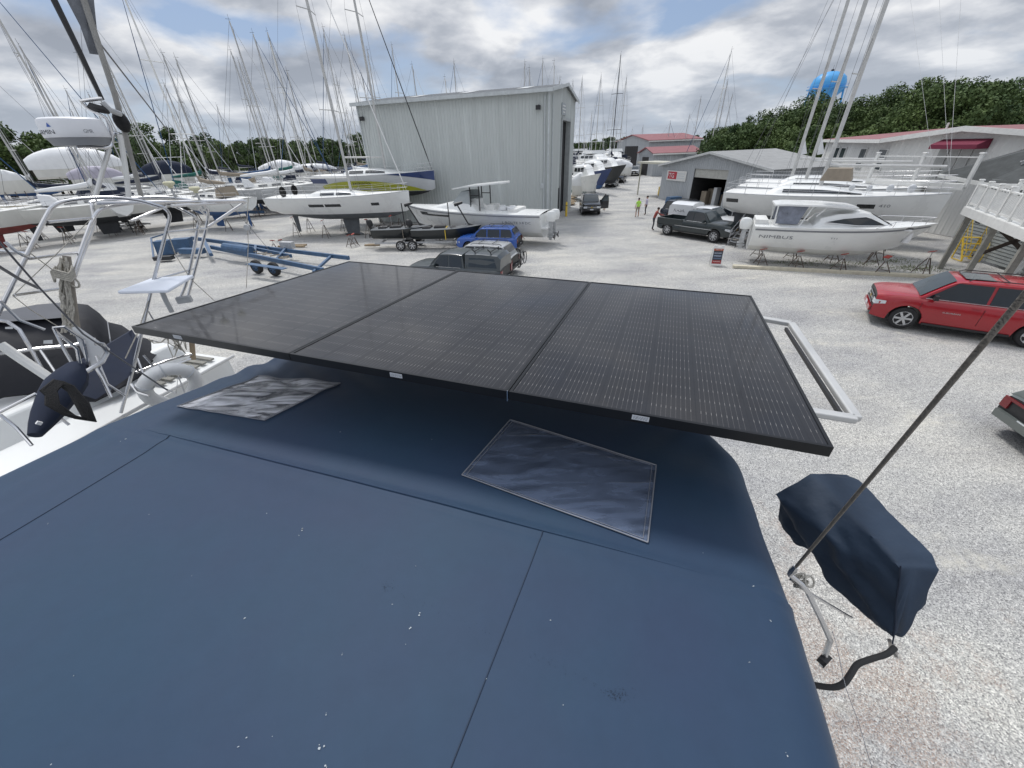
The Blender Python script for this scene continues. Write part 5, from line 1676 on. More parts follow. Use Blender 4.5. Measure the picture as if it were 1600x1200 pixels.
def right_yachts():
    hs = []
    defs = [
        # stern px, bow px (at sheer heights), label, mast px base fraction
        ((1142, 296, 3.3), (1488, 303, 3.45), 'long white yacht with black deck window strip behind the striped motor boat', 1.95, 'gel', .34),
        ((1130, 284, 3.4), (1400, 282, 3.6), 'white yacht hull standing second behind the striped motor boat', 2.0, 'gel', .40),
        ((1120, 276, 3.4), (1330, 272, 3.6), 'white yacht third in the row behind the striped motor boat', 2.0, 'gel', .45),
    ]
    mpx = [(1285, 282), (1262, 272), (1240, 268)]
    tops = [(1370, 0), (1345, 0), (1325, 0)]
    for i, (a, b, lab, WL, m, mt) in enumerate(defs):
        A, B_ = px(*a), px(*b); A.z = B_.z = 0
        d = B_ - A; L = min(d.length, 13.5)
        if i: 
            # keep the row parallel to the nearest hull, stepping away
            u = hs[0][1]; n = Vector((-u.y, u.x, 0))
            if n.y < 0: n = -n
            c = hs[0][0] + n * (3.9 * i) + u * (.5 - .5 * i)
            L = 11.5; d = u * L
        else:
            c = (A + B_) / 2
        u = d.normalized(); hs.append((c, u))
        t = thing('sailing_yacht', lab, 'yacht', (c.x, c.y, WL), math.atan2(u.y, u.x))
        h = Hull(L, 3.8, fb=1.25, dr=.55, tw=.86, bow=.15, p=.36, pb=.62, mx=.38, bx=2.4, stemk=5, bowup=.25)
        sail_hull_parts(t, h, 'gel', 'antigrey')
        s, side = cabin(h, .20, .78, 2.4, .45, front=.6, back=.12)
        cb = s.build('cabin', M['gel'], t, smooth=45)
        for sd in (1, -1):
            s = MB(); vs = []
            for k in range(13):
                tt = lerp(.30, .66, k / 12); vs += [side(tt, .25, sd, .02), side(tt, .7, sd, .02)]
            s.add(vs, [(2 * k, 2 * k + 2, 2 * k + 3, 2 * k + 1) for k in range(12)]); s.build('window', M['tglass'], cb, smooth=0)
            for (a2, b2) in ((.02, .09), (.66, .735)):
                h.patch(a2, b2, .72, .95, side=sd).build('hull_window', M['tglass'], t)
        if i == 0:
            text_obj('410', .5, .16, lambda uu, v: h.pt(.75 + uu / L, .80 + v, -1, .02), M['letter'], t)
            # red trimmed life lines, fenders and black deck gear
            for x, y, r in ((1.2, -.9, .12), (2.0, -1.0, .11), (2.9, -.8, .14), (3.8, -.6, .15)):
                s = MB(); s.ball((x, y, 1.75), r, 8, 0, (1.2, .7, 1.5)); s.build('deck_bag', M['antigrey'] if r > .2 else M['lgrey'], t)
        pulpit(t, h, hgt=.6)
        keel_rudder(t, h, 1.8, 'antigrey')
        # mast where the sight line to its foot crosses the boat's centreline
        v = ray(*mpx[i]); v = Vector((v.x, v.y, 0)).normalized()
        n = Vector((-u.y, u.x, 0))
        k = c.dot(n) / v.dot(n); mp = v * k
        mt = (mp - c).dot(u) / L + .5
        xm = rig(t, h, 1.65, 16.5, max(.15, min(.8, mt)), .11, 'mast', 2, boom=None, furl=False, wr=.008)
        s = MB(); s.tube([(xm + .1, 0, 2.85), (xm + 5.2, 0, 2.78)], .075, 8); s.build('boom', M['mast'], t)
        w = Matrix.Translation((c.x, c.y, 0)) @ Matrix.Rotation(math.atan2(u.y, u.x), 4, 'Z')
        for x in (-4, 0, 3.6):
            for sd in (1, -1):
                jack_stand(w @ Vector((x, sd * 1.3, 0)), 1.6, rnd.uniform(0, 2), 'tall boat stand under the yachts behind the striped motor boat', 'tall stands under the right yachts')
    # tan canvas awning on one of the decks
    c, u = hs[1]
    t = thing('canvas_boat_tent', 'tan canvas tent over the cockpit of the second right hand yacht', 'boat tent', (0, 0, 0))
    p = pr(1310, 272, 28)
    s = MB(); a = math.atan2(u.y, u.x)
    s.box((p.x, p.y, p.z), (1.3, 1.2, .55), a, 0, .75); s.build('canvas', M['tarpt'], t, smooth=0)
right_yachts()
# ================================================================== vehicles
def wheel_mb(r, w, rimf=.66, spokes=10):
    ty = MB()
    ty.lathe([(r * rimf, -w / 2), (r * .9, -w / 2), (r * .985, -w / 2 + .03), (r, -w * .25), (r, w * .25), (r * .985, w / 2 - .03), (r * .9, w / 2), (r * rimf, w / 2)], (0, 0, 0), 28, 'Y', cap=False)
    rm = MB()
    rr = r * rimf
    rm.lathe([(rr * 1.02, w * .40), (rr * 1.04, w * .50), (rr * .95, w * .50), (rr * .92, w * .34)], (0, 0, 0), 28, 'Y', 0, cap=False)
    rm.lathe([(0, w * .30), (rr * .97, w * .28), (rr * .97, w * .2), (0, w * .2)], (0, 0, 0), 28, 'Y', 1)
    rm.lathe([(0, w * .46), (rr * .2, w * .45), (rr * .22, w * .3), (0, w * .3)], (0, 0, 0), 14, 'Y', 0)
    for k in range(spokes):
        a = 2 * PI * k / spokes
        rm.box((rr * .56 * math.cos(a), w * .37, rr * .56 * math.sin(a)), (rr * .85, w * .14, rr * (.17 if spokes > 6 else .26)), Matrix.Rotation(-a, 3, 'Y'))
    return ty, rm
def add_wheel(par, x, y, r, w=.25, rim='rim', spokes=10, rimf=.66):
    sd = 1 if y > 0 else -1
    ty, rm = wheel_mb(r, w, rimf, spokes)
    mt = Matrix.Translation((x, y, r)) @ Matrix.Diagonal((1, sd, 1, 1))
    ty.xf(mt); rm.xf(mt)
    o = ty.build('wheel', M['rubber'], par, smooth=40)
    rm.build('rim', [M[rim], M['black']], o, smooth=30)
    return o

def vehicle(name, label, loc, rz, col_m, L=4.9, W=1.92, Ht=1.75, gc=.22, belt=1.05, hood=1.0, wb=2.85, fo=.95, r=.37, gh=(-2.3, -2.1, .35, 1.15),
            kind='suv', windows=((-1.9, -1.0), (-.92, .0), (.08, .75)), rack=False, group=None, bed=None, tail_h=None, nose=.72, spokes=10, trim=None, cat='car', chrome=True):
    """x forward. gh = rear base, rear top, front top, front base of the glasshouse"""
    t = thing(name, label, cat, loc, rz, group)
    xf, xr = L / 2 - fo, L / 2 - fo - wb
    tail_h = tail_h or belt
    def ztop(x):
        if x > gh[3] - .1:
            f = max(0, (x - gh[3]) / (L / 2 - gh[3]))
            return hood + .05 - .09 * f ** 2 - (.02 if L > 5.5 else .05 if L > 4.65 else .20) * max(0, (f - .72) / .28) ** 2.5
        if bed and x < bed:
            return tail_h
        return belt
    def wid(x):
        e = abs(x) / (L / 2)
        k = 1 - .13 * max(0, (e - .84) / .16) ** 2.0 - (.03 if x > 0 else .0) * e
        return W / 2 * k
    R = r * 1.20
    xs = sorted(set([round(-L / 2 + L * i / 44, 3) for i in range(45)] + [round(xx + R * math.sin(R_(a)), 3) for xx in (xf, xr) for a in range(-90, 91, 15)] + [round(xx + s_ * (R + .012), 3) for xx in (xf, xr) for s_ in (1, -1)] + ([round(bed, 3), round(bed + .02, 3)] if bed else [])))
    rings = []
    for x in xs:
        zb = gc + .03 * 0
        e = max(0, (abs(x) - L / 2 + .45) / .45)
        zb += (.06 if L > 5.5 else .16) * e
        for xx in (xf, xr):
            if abs(x - xx) < R: zb = max(zb, r + math.sqrt(max(R * R - (x - xx) ** 2, 0)) * .98)
        zt = ztop(x)
        zb = min(zb, zt - .13)
        w = wid(x)
        z1 = lerp(zb, zt, .30) if zb < .5 else zb + .02
        z2 = lerp(zb, zt, .68) if zb < .5 else lerp(zb, zt, .5)
        end = (x <= xs[0] + .001 or x >= xs[-1] - .001)
        half = [(w - .22, zb), (w - .03, zb), (w - .005, z1), (w, z2), (w - .03, zt - .09), (w - .09, zt - .015), (w - .2, zt + .0), (w * .4, zt + .025)]
        ring = [Vector((x, y, z)) for y, z in half] + [Vector((x, 0, zt + .03))] + [Vector((x, -y, z)) for y, z in reversed(half)]
        rings.append(ring)
    mb = MB(); n = len(rings[0])
    mb.loft(rings, lambda i, k: 1 if k in (0, n - 2, n - 1) else 0)
    mb.build('body', [col_m, M['black']], t, smooth=38)
    # glasshouse
    zb = belt - .03; wb_, wt = W / 2 - .085, W / 2 - .24
    g = MB(); rings = []
    g0, g1, g2, g3 = gh
    zr = Ht
    def gz(x):
        if x < g1: f = (x - g0) / max(g1 - g0, .01); return lerp(zb, zr - .05, max(0, f) ** .8)
        if x > g2: f = (x - g2) / (g3 - g2); return lerp(zr - .03, zb, f ** 1.12)
        m_ = (g1 + g2) / 2; hw = (g2 - g1) / 2
        return zr - .04 * ((x - m_) / hw) ** 2
    def gy(z): return lerp(wb_, wt, max(0, min(1, (z - zb) / (zr - zb))))
    for i in range(31):
        x = g0 + (g3 - g0) * (i / 30)
        z = max(gz(x), zb + .01); y = gy(z)
        rings.append([Vector((x, wb_, zb)), Vector((x, gy(lerp(zb, z, .5)), lerp(zb, z, .5))), Vector((x, y, z - .03 * (z > zb + .1))), Vector((x, y - .07, z)), Vector((x, 0, z + .015)), Vector((x, -(y - .07), z)), Vector((x, -y, z - .03 * (z > zb + .1))), Vector((x, -gy(lerp(zb, z, .5)), lerp(zb, z, .5))), Vector((x, -wb_, zb))])
    g.loft(rings); roof = g.build('roof', col_m, t, smooth=38)
    # windows
    def side_pane(x0, x1, sd, name='side_window'):
        s = MB(); zl, zh = belt + .03, zr - .10
        def lim(x, z):
            # keep inside pillars
            if x < g1: pass
            return x
        a0, a1 = x0, x0; b0, b1 = x1, x1
        def xat_front(z): return g3 - (g3 - g2) * ((z - zb) / (zr - zb)) ** .9 - .10
        def xat_rear(z): return g0 + (g1 - g0) * ((z - zb) / (zr - zb)) + .10
        pts = []
        for z in (zl, lerp(zl, zh, .5), zh):
            pts.append((max(a0, xat_rear(z)), min(b0, xat_front(z)), z))
        for (xa, xb, z) in pts:
            xb = max(xb, xa + .02)
            s.v += [Vector((xa, sd * (gy(z) + .012), z)), Vector((xb, sd * (gy(z) + .012), z))]
        s.f += [[0, 1, 3, 2], [2, 3, 5, 4]]; s.m += [0, 0]
        return s.build(name, M['tglass'], t, smooth=0)
    for sd in (1, -1):
        for (x0, x1) in windows: side_pane(x0, x1, sd)
        s = MB(); s.tube([(windows[0][0] + .1, sd * (wb_ + .02), belt + .015), (min(windows[-1][1], g3 - .2), sd * (wb_ + .02), belt + .015)], .011, 5)
        s.build('window_trim', M['rim'] if chrome else M['black'], t)
        # door seams and handles
        s = MB()
        for (x0, x1) in windows:
            for xx in (x0 - .04, x1 + .04):
                if xr + R < xx < xf - R + .3:
                    s.box((xx, sd * (W / 2 + .0005), lerp(gc, belt, .54)), (.010, .006, (belt - gc) * .62))
        s.build('door_seam', M['black'], t, smooth=0)
        for (x0, x1) in windows[-2:]:
            s = MB(); s.bar((x0 + .06, sd * (W / 2 - .008), belt - .13), (x0 + .26, sd * (W / 2 - .008), belt - .13), .03, .03); s.build('door_handle', col_m, t, smooth=0)
        s = MB(); s.box((g3 - .42, sd * (W / 2 + .07), belt + .10), (.12, .22, .15), top=.85); s.build('mirror', M['black'] if col_m.name in ('red_paint',) else col_m, t, smooth=0)
    # windscreen / backlight follow the glasshouse
    def end_glass(xa, xb, name, nx=.0):
        s = MB(); vs = []
        for i in range(7):
            x = lerp(xa, xb, i / 6); z = gz(x); y = gy(z) - .09
            sg = 1 if xb > xa else -1
            for k in (-1, -.5, 0, .5, 1):
                vs.append((x + sg * .022, y * k, z + .026 + .012 * (1 - abs(k))))
        s.add(vs, [(i * 5 + k, i * 5 + k + 1, (i + 1) * 5 + k + 1, (i + 1) * 5 + k) for i in range(6) for k in range(4)])
        return s.build(name, M['glass'] if name == 'windscreen' else M['tglass'], t, smooth=60)
    end_glass(g2 + .05, g3 - .07, 'windscreen')
    end_glass(g1 - .04, g0 + (g1 - g0) * .28, 'rear_window')
    # face
    xe = L / 2
    wf = wid(xe)
    s = MB(); s.box((xe + .005, 0, hood - .34), (.05, wf * 1.15, .26)); gr = s.build('grille', M['black'], t, smooth=0)
    if chrome:
        s = MB()
        s.box((xe + .03, 0, hood - .33), (.02, wf * 1.15, .05)); s.box((xe + .03, 0, hood - .20), (.02, wf * 1.2, .02)); s.box((xe + .03, 0, hood - .47), (.02, wf * 1.15, .02))
        s.build('grille_bar', M['rim'], gr, smooth=0)
        s = MB(); s.box((xe + .045, 0, hood - .33), (.015, .22, .06)); s.box((xe + .045, 0, hood - .33), (.014, .10, .12)); s.build('badge', mat('brass_badge', (.5, .36, .1), .3, .8), gr, smooth=0)
    for sd in (1, -1):
        s = MB()
        x1, w1 = xe - .30, wid(xe - .30)
        s.add([(xe + .022, sd * wf * .60, hood - .22), (xe + .022, sd * wf * .60, hood - .42), (xe + .0, sd * (wf + .012), hood - .41), (xe + .0, sd * (wf + .012), hood - .24), (x1, sd * (w1 + .012), hood - .22), (x1, sd * (w1 + .012), hood - .33)],
              [(0, 1, 2, 3), (3, 2, 5, 4)])
        s.build('headlight', M['lamp'], t, smooth=0)
        s = MB(); s.box((-xe - .005, sd * wid(-xe) * .86, lerp(gc, tail_h, .72)), (.06, wid(-xe) * .24, .22 if kind == 'suv' else .34)); s.build('tail_light', M['amber'], t, smooth=0)
    s = MB(); s.box((xe + .02, 0, gc + .26), (.10, wf * 1.75, .16)); s.build('front_bumper', M['black'] if not trim else trim, t, smooth=0)
    s = MB(); s.box((-xe - .03, 0, gc + .25), (.14, wid(-xe) * 1.8, .18)); s.build('rear_bumper', M['black'] if not trim else trim, t, smooth=0)
    for sgn in (1, -1):
        s = MB(); s.box((sgn * (xe + .085), 0, gc + .30), (.01, .34, .13)); s.build('number_plate', M['platew'], t, smooth=0)
    s = MB()
    for sd in (1, -1): s.box(((xf + xr) / 2, sd * (W / 2 - .05), gc + .02), (wb - 2 * R - .1, .14, .07))
    s.build('running_board', M['black'], t, smooth=0)
    if rack:
        s = MB()
        for sd in (1, -1):
            y = wt - .10
            s.tube([(g1 + .1, sd * y, zr - .02), (g1 + .2, sd * y, zr + .06), (g2 - .35, sd * y, zr + .06), (g2 - .22, sd * y, zr - .01)], .018, 6)
        for x in (lerp(g1, g2, .3), lerp(g1, g2, .68)):
            s.tube([(x, wt - .1, zr + .07), (x, -wt + .1, zr + .07)], .016, 6)
        s.build('roof_rack', M['black'], t)
    for x in (xf, xr):
        for sd in (1, -1):
            add_wheel(t, x, sd * (W / 2 - .13), r, .25, spokes=spokes)
    return t

def pickup_bed(t, col_m, W, x0, x1, z0, z1):
    s = MB()
    for sd in (1, -1):
        s.box(((x0 + x1) / 2, sd * (W / 2 - .06), (z0 + z1) / 2), (x1 - x0, .10, z1 - z0))
    s.box((x1 - .05, 0, (z0 + z1) / 2), (.08, W - .22, z1 - z0)); 
    s.build('bed_wall', col_m, t, smooth=0)
    s = MB(); s.box((x0 + .03, 0, (z0 + z1) / 2), (.07, W - .22, z1 - z0)); s.build('tailgate', col_m, t, smooth=0)
    s = MB(); s.box(((x0 + x1) / 2, 0, z0 + .06), (x1 - x0 - .1, W - .26, .02)); s.build('bed_liner', M['black'], t, smooth=0)

RED = paint('red_paint', (0.33, 0.010, 0.018), .22)
GREY = paint('slate_grey_paint', (0.040, 0.049, 0.054), .3)
SILVER = paint('silver_paint', (0.38, 0.39, 0.40), .28)
BLUE = paint('bright_blue_paint', (0.022, 0.085, 0.34), .25)
DGREEN = paint('dark_green_black_paint', (0.018, 0.026, 0.028), .3)
BLACKP = paint('black_paint', (0.011, 0.012, 0.014), .22)
WHITEP = paint('white_paint', (0.70, 0.71, 0.72), .3)
NAVYP = paint('dark_navy_paint', (0.012, 0.018, 0.032), .25)
SAGE = paint('grey_green_paint', (0.105, 0.120, 0.115), .3)

def place(a, b, mode='mid'):
    """ground marks of two points on the car's near side -> heading and midpoint"""
    d = b - a
    return (a + b) / 2, math.atan2(d.y, d.x)

# red long SUV: near-side wheel contact points give its pose
fw, rw = px(1402, 513, 0), px(1598, 543, 0)
u = (fw - rw).normalized(); n = Vector((-u.y, u.x, 0))
if n.y < 0: n = -n
wbR = 3.30
fw2 = fw; L_ = 5.7; fo_ = .98; W_ = 2.04
ctr = fw2 + u * (fo_ - L_ / 2) + n * (W_ / 2 - .02)
rv = vehicle('red_suv', 'red long SUV with chrome grille parked on the gravel at the right edge', (ctr.x, ctr.y, 0), math.atan2(u.y, u.x), RED, L=L_, W=W_, Ht=1.93, belt=1.22, hood=1.20, wb=wbR, fo=fo_, r=.405,
        gh=(-2.80, -2.68, .90, 1.75), windows=((-2.55, -1.25), (-1.17, -.05), (.03, 1.55)), rack=True, gc=.30, spokes=6, trim=RED)
s = MB()
s.box((.35, 0, 1.945), (.75, 1.0, .012)); s.build('sunroof', M['glass'], rv, smooth=0)
text_obj('SUBURBAN', .46, .05, plane_fn((.95, -W_ / 2 - .006 if True else 0, .80), (-1, 0, 0), (0, 0, 1)) if False else (lambda uu, v: Vector((.50 + .46 - uu, (W_ / 2 + .004), .80 + v))), M['rim'], rv)

# tail of the grey green car at the very right edge
c0 = px(1556, 640, .55)
uu = Vector((math.cos(R_(24)), math.sin(R_(24)), 0))
uu = Vector((math.cos(R_(-14)), math.sin(R_(-14)), 0))
cc = c0 + uu * 2.3 + Vector((-uu.y, uu.x, 0)) * -.75
gv = vehicle('grey_hatchback', 'grey green hatchback whose red lit tail pokes in at the right edge', (cc.x, cc.y, 0), math.atan2(uu.y, uu.x), SAGE, L=4.5, W=1.88, Ht=1.6, belt=1.0, hood=.98, wb=2.7, gh=(-2.15, -1.6, .4, 1.2),
        windows=((-1.5, -.7), (-.6, .1), (.2, .9)), gc=.28, r=.36, trim=SAGE)
s = MB(); s.box((-2.26, 0, .93), (.04, 1.6, .06)); s.build('light_bar', M['amber'], gv, smooth=0)
s = MB(); s.box((-2.30, 0, .60), (.04, 1.5, .03)); s.build('bumper_trim', M['rim'], gv, smooth=0)

# grey pickup with canopy, below the dark boats
a, b = px(700, 420, 0.6), px(806, 432, .6)
pk_rz = R_(161)
c = px(715, 425, .3)
pk = vehicle('grey_pickup', 'slate grey pickup truck with a matching canopy and roof bars', (-2.6, 20.6, 0), R_(160), GREY, L=5.4, W=1.95, Ht=1.85, belt=1.18, hood=1.14, wb=3.3, fo=.95, r=.39,
        gh=(-.72, -.62, .62, 1.35), windows=((-.62, .12), (.2, 1.05)), kind='pickup', gc=.36, cat='pickup truck', tail_h=1.18)
s = MB(); rings = []
for x, zt in ((-2.68, 1.7), (-2.5, 1.86), (-1.6, 1.90), (-.76, 1.88)):
    rings.append([Vector((x, .88, 1.15)), Vector((x, .80, lerp(1.15, zt, .6))), Vector((x, .72, zt - .04)), Vector((x, .6, zt)), Vector((x, 0, zt + .03)), Vector((x, -.6, zt)), Vector((x, -.72, zt - .04)), Vector((x, -.80, lerp(1.15, zt, .6))), Vector((x, -.88, 1.15))])
s.loft(rings); cp = s.build('canopy', GREY, pk, smooth=35)
for sd in (1, -1):
    s = MB(); s.add([(-2.5, sd * .862, 1.27), (-.95, sd * .862, 1.27), (-.98, sd * .775, 1.70), (-2.35, sd * .775, 1.70)], [(0, 1, 2, 3)]); s.build('side_window', M['tglass'], cp, smooth=0)
for x in (-1.25, -2.1):
    s = MB(); s.tube([(x, -.62, 1.99), (x, .62, 1.99)], .022, 6)
    for y in (-.55, .55): s.bar((x, y, 1.88), (x, y, 1.99), .04, .04)
    s.tube([(x, .62, 1.99), (x + .12, .66, 2.12)], .03, 6)
    s.build('roof_bar', M['black'], cp)
s = MB(); s.tube([(-.8, .96, 1.2), (-.8, .96, 1.4)], .01, 5); s.build('aerial', M['black'], pk)

vehicle('silver_suv', 'silver grey estate car just behind the slate pickup canopy', (-1.75, 23.2, 0), R_(160), SILVER, L=4.7, W=1.86, Ht=1.70, gh=(-2.2, -1.85, .35, 1.2), windows=((-1.9, -1.1), (-1.02, -.2), (-.12, .9)), rack=True, gc=.25, r=.36)
vehicle('blue_suv', 'bright blue SUV parked between the dark boats and the hardtop motor boat', (-1.25, 28.6, 0), R_(164), BLUE, L=4.5, W=1.82, Ht=1.66, gh=(-2.15, -1.8, .35, 1.15), windows=((-1.9, -1.1), (-1.02, -.15), (-.07, .85)), rack=True, gc=.25, r=.36)
# bicycle rack on the silver car
bk = thing('bicycle_rack', 'folded bicycle rack with a dark bicycle on the silver car tail', 'bike rack', (0.75, 22.3, 0), R_(160))
s = MB(); s.tube([(0, -.5, .5), (0, .5, .5)], .03, 6); s.tube([(0, 0, .5), (0, 0, 1.25), (.0, .1, 1.45)], .03, 6); s.build('carrier', M['black'], bk)
for y in (-.5, .5):
    s = MB(); s.tube([Vector((-.12, y + .33 * math.cos(a), .85 + .33 * math.sin(a))) for a in [2 * PI * k / 22 for k in range(22)]], .022, 6, closed=True)
    for k in range(8):
        a = 2 * PI * k / 8; s.tube([(-.12, y, .85), (-.12, y + .33 * math.cos(a), .85 + .33 * math.sin(a))], .003, 3)
    s.build('bicycle_wheel', M['rubber'], bk)
s = MB(); s.tube([(-.12, -.5, .85), (-.12, -.1, .75), (-.12, -.2, 1.3), (-.12, -.5, .85)], .02, 6); s.tube([(-.12, -.2, 1.25), (-.12, .35, 1.3), (-.12, .5, .85)], .02, 6); s.tube([(-.12, -.1, .75), (-.12, .35, 1.3), (-.12, .33, 1.45)], .02, 6); s.build('bicycle_frame', M['black'], bk)

# black SUV with an open door facing us
bs = vehicle('black_suv', 'black SUV facing the camera with its driver door open beside the grey shed', (9.15, 44.8, 0), R_(-96), BLACKP, L=4.85, W=1.95, Ht=1.82, hood=1.12, belt=1.12, gh=(-2.3, -2.05, .35, 1.05), windows=((-2.0, -1.15), (-1.05, -.2), (-.1, .75)), rack=True, gc=.3, r=.39)
s = MB()
w = Matrix.Rotation(R_(-66), 4, 'Z')
def dpt(x, y, z): return Vector((.85, .95, 0)) + (w @ Vector((-x, 0.0 + y, 0))) + Vector((0, 0, z))
s.loft([[dpt(0, yy, .45), dpt(1.05, yy, .45), dpt(1.05, yy, 1.12), dpt(.95, yy, 1.7), dpt(.45, yy, 1.7), dpt(0, yy, 1.15)] for yy in (0, .07)])
dr = s.build('door', BLACKP, bs, smooth=0)
s = MB(); s.loft([[dpt(.12, yy, 1.16), dpt(.98, yy, 1.16), dpt(.90, yy, 1.62), dpt(.5, yy, 1.62)] for yy in (-.008, .078)]); s.build('window', M['glass'], dr, smooth=0)

# dark green pickup by the workshop
a, b = px(1040, 367, 0), px(1113, 379, 0)
u = (b - a).normalized(); n = Vector((-u.y, u.x, 0))
if n.y < 0: n = -n
L_ = 5.9; W_ = 2.02; wbt = 3.85
m_ = (a + b) / 2 + n * (W_ / 2 - .05)
pt = vehicle('dark_pickup', 'dark green extended cab pickup with its tailgate down by the workshop', (m_.x, m_.y, 0) , math.atan2(u.y, u.x), DGREEN, L=L_, W=W_, Ht=1.92, belt=1.22, hood=1.22, wb=wbt, fo=1.02, r=.42,
        gh=(-.62, -.50, .72, 1.42), windows=((-.5, .05), (.15, 1.15)), bed=-.72, tail_h=.85, kind='pickup', gc=.42, cat='pickup truck', trim=M['galv'], spokes=8)
pickup_bed(pt, DGREEN, W_, -2.93, -.74, .80, 1.24)
s = MB(); s.box((.2, -W_ / 2 - .004, .82), (3.0, .008, .035)); s.build('side_trim', M['rim'], pt, smooth=0)
# white lettered load (a small storage tank-like boat) beyond the bed
ct = m_ + n * 2.35 - u * .9
vw = vehicle('white_service_pickup', 'white pickup with a lettered white canopy parked behind the dark green pickup', (ct.x, ct.y, 0), math.atan2(u.y, u.x) + R_(2), WHITEP, L=5.6, W=1.98, Ht=1.85, belt=1.2, hood=1.15, wb=3.6, fo=1.0, r=.4,
        gh=(-.6, -.5, .7, 1.4), windows=((-.5, .05), (.15, 1.1)), kind='pickup', gc=.38, cat='pickup truck')
s = MB(); s.loft([[Vector((x, y, z)) for y, z in ((.9, 1.15), (.85, h1), (.6, h1 + .12), (0, h1 + .16), (-.6, h1 + .12), (-.85, h1), (-.9, 1.15))] for x, h1 in ((-2.75, 1.75), (-2.6, 1.92), (-.7, 1.92))])
cp = s.build('canopy', WHITEP, vw, smooth=35)
text_obj('KASK', 1.0, .34, lambda uu_, v: Vector((-2.3 + uu_, -.885 + .05 * (v > .2) , 1.36 + v)), M['letterd'], cp)
ct = m_ + n * 4.9 + u * 1.4
vehicle('silver_suv', 'silver SUV with dark windows parked nose out behind the dark green pickup', (ct.x, ct.y, 0), math.atan2(u.y, u.x) + R_(3), SILVER, L=4.7, W=1.88, Ht=1.72, gh=(-2.2, -1.9, .35, 1.2), windows=((-1.9, -1.1), (-1.02, -.2), (-.12, .9)), gc=.25, rack=True)
ct = m_ + n * 5.2 - u * 4.0
vehicle('dark_suv', 'dark SUV with a red tail light parked under the workshop sign', (ct.x, ct.y, 0), math.atan2(u.y, u.x) + R_(4), NAVYP, L=4.9, W=1.92, Ht=1.76, gh=(-2.3, -2.0, .4, 1.2), windows=((-2.0, -1.15), (-1.05, -.2), (-.1, .9)), gc=.28, rack=True)
# cars along the far lane
p = px(956, 292, 0); vehicle('black_sedan', 'small black car facing us on the left of the far gravel lane', (p.x + .2, p.y + 1, 0), R_(-112), BLACKP, L=4.5, W=1.8, Ht=1.45, belt=.92, hood=.88, gh=(-1.7, -1.1, .3, 1.1), windows=((-1.3, -.4), (-.3, .8)), gc=.2, r=.33)
p = px(974, 286, 0); vehicle('dark_suv', 'dark navy SUV just behind the small black car on the far lane', (p.x + 0, p.y + 2.5, 0), R_(-112), NAVYP, L=4.8, W=1.9, Ht=1.75, gh=(-2.3, -2.0, .35, 1.1), windows=((-2.0, -1.15), (-1.05, -.2), (-.1, .8)), gc=.25)
p = px(992, 274, 0); vehicle('white_pickup', 'white pickup truck far down the gravel lane', (p.x + 0, p.y, 0), R_(-112), WHITEP, L=5.4, W=1.95, Ht=1.85, belt=1.15, hood=1.12, wb=3.4, gh=(-.7, -.6, .6, 1.3), windows=((-.55, .1), (.2, 1.0)), bed=-.8, tail_h=1.1, gc=.35, kind='pickup', cat='pickup truck')
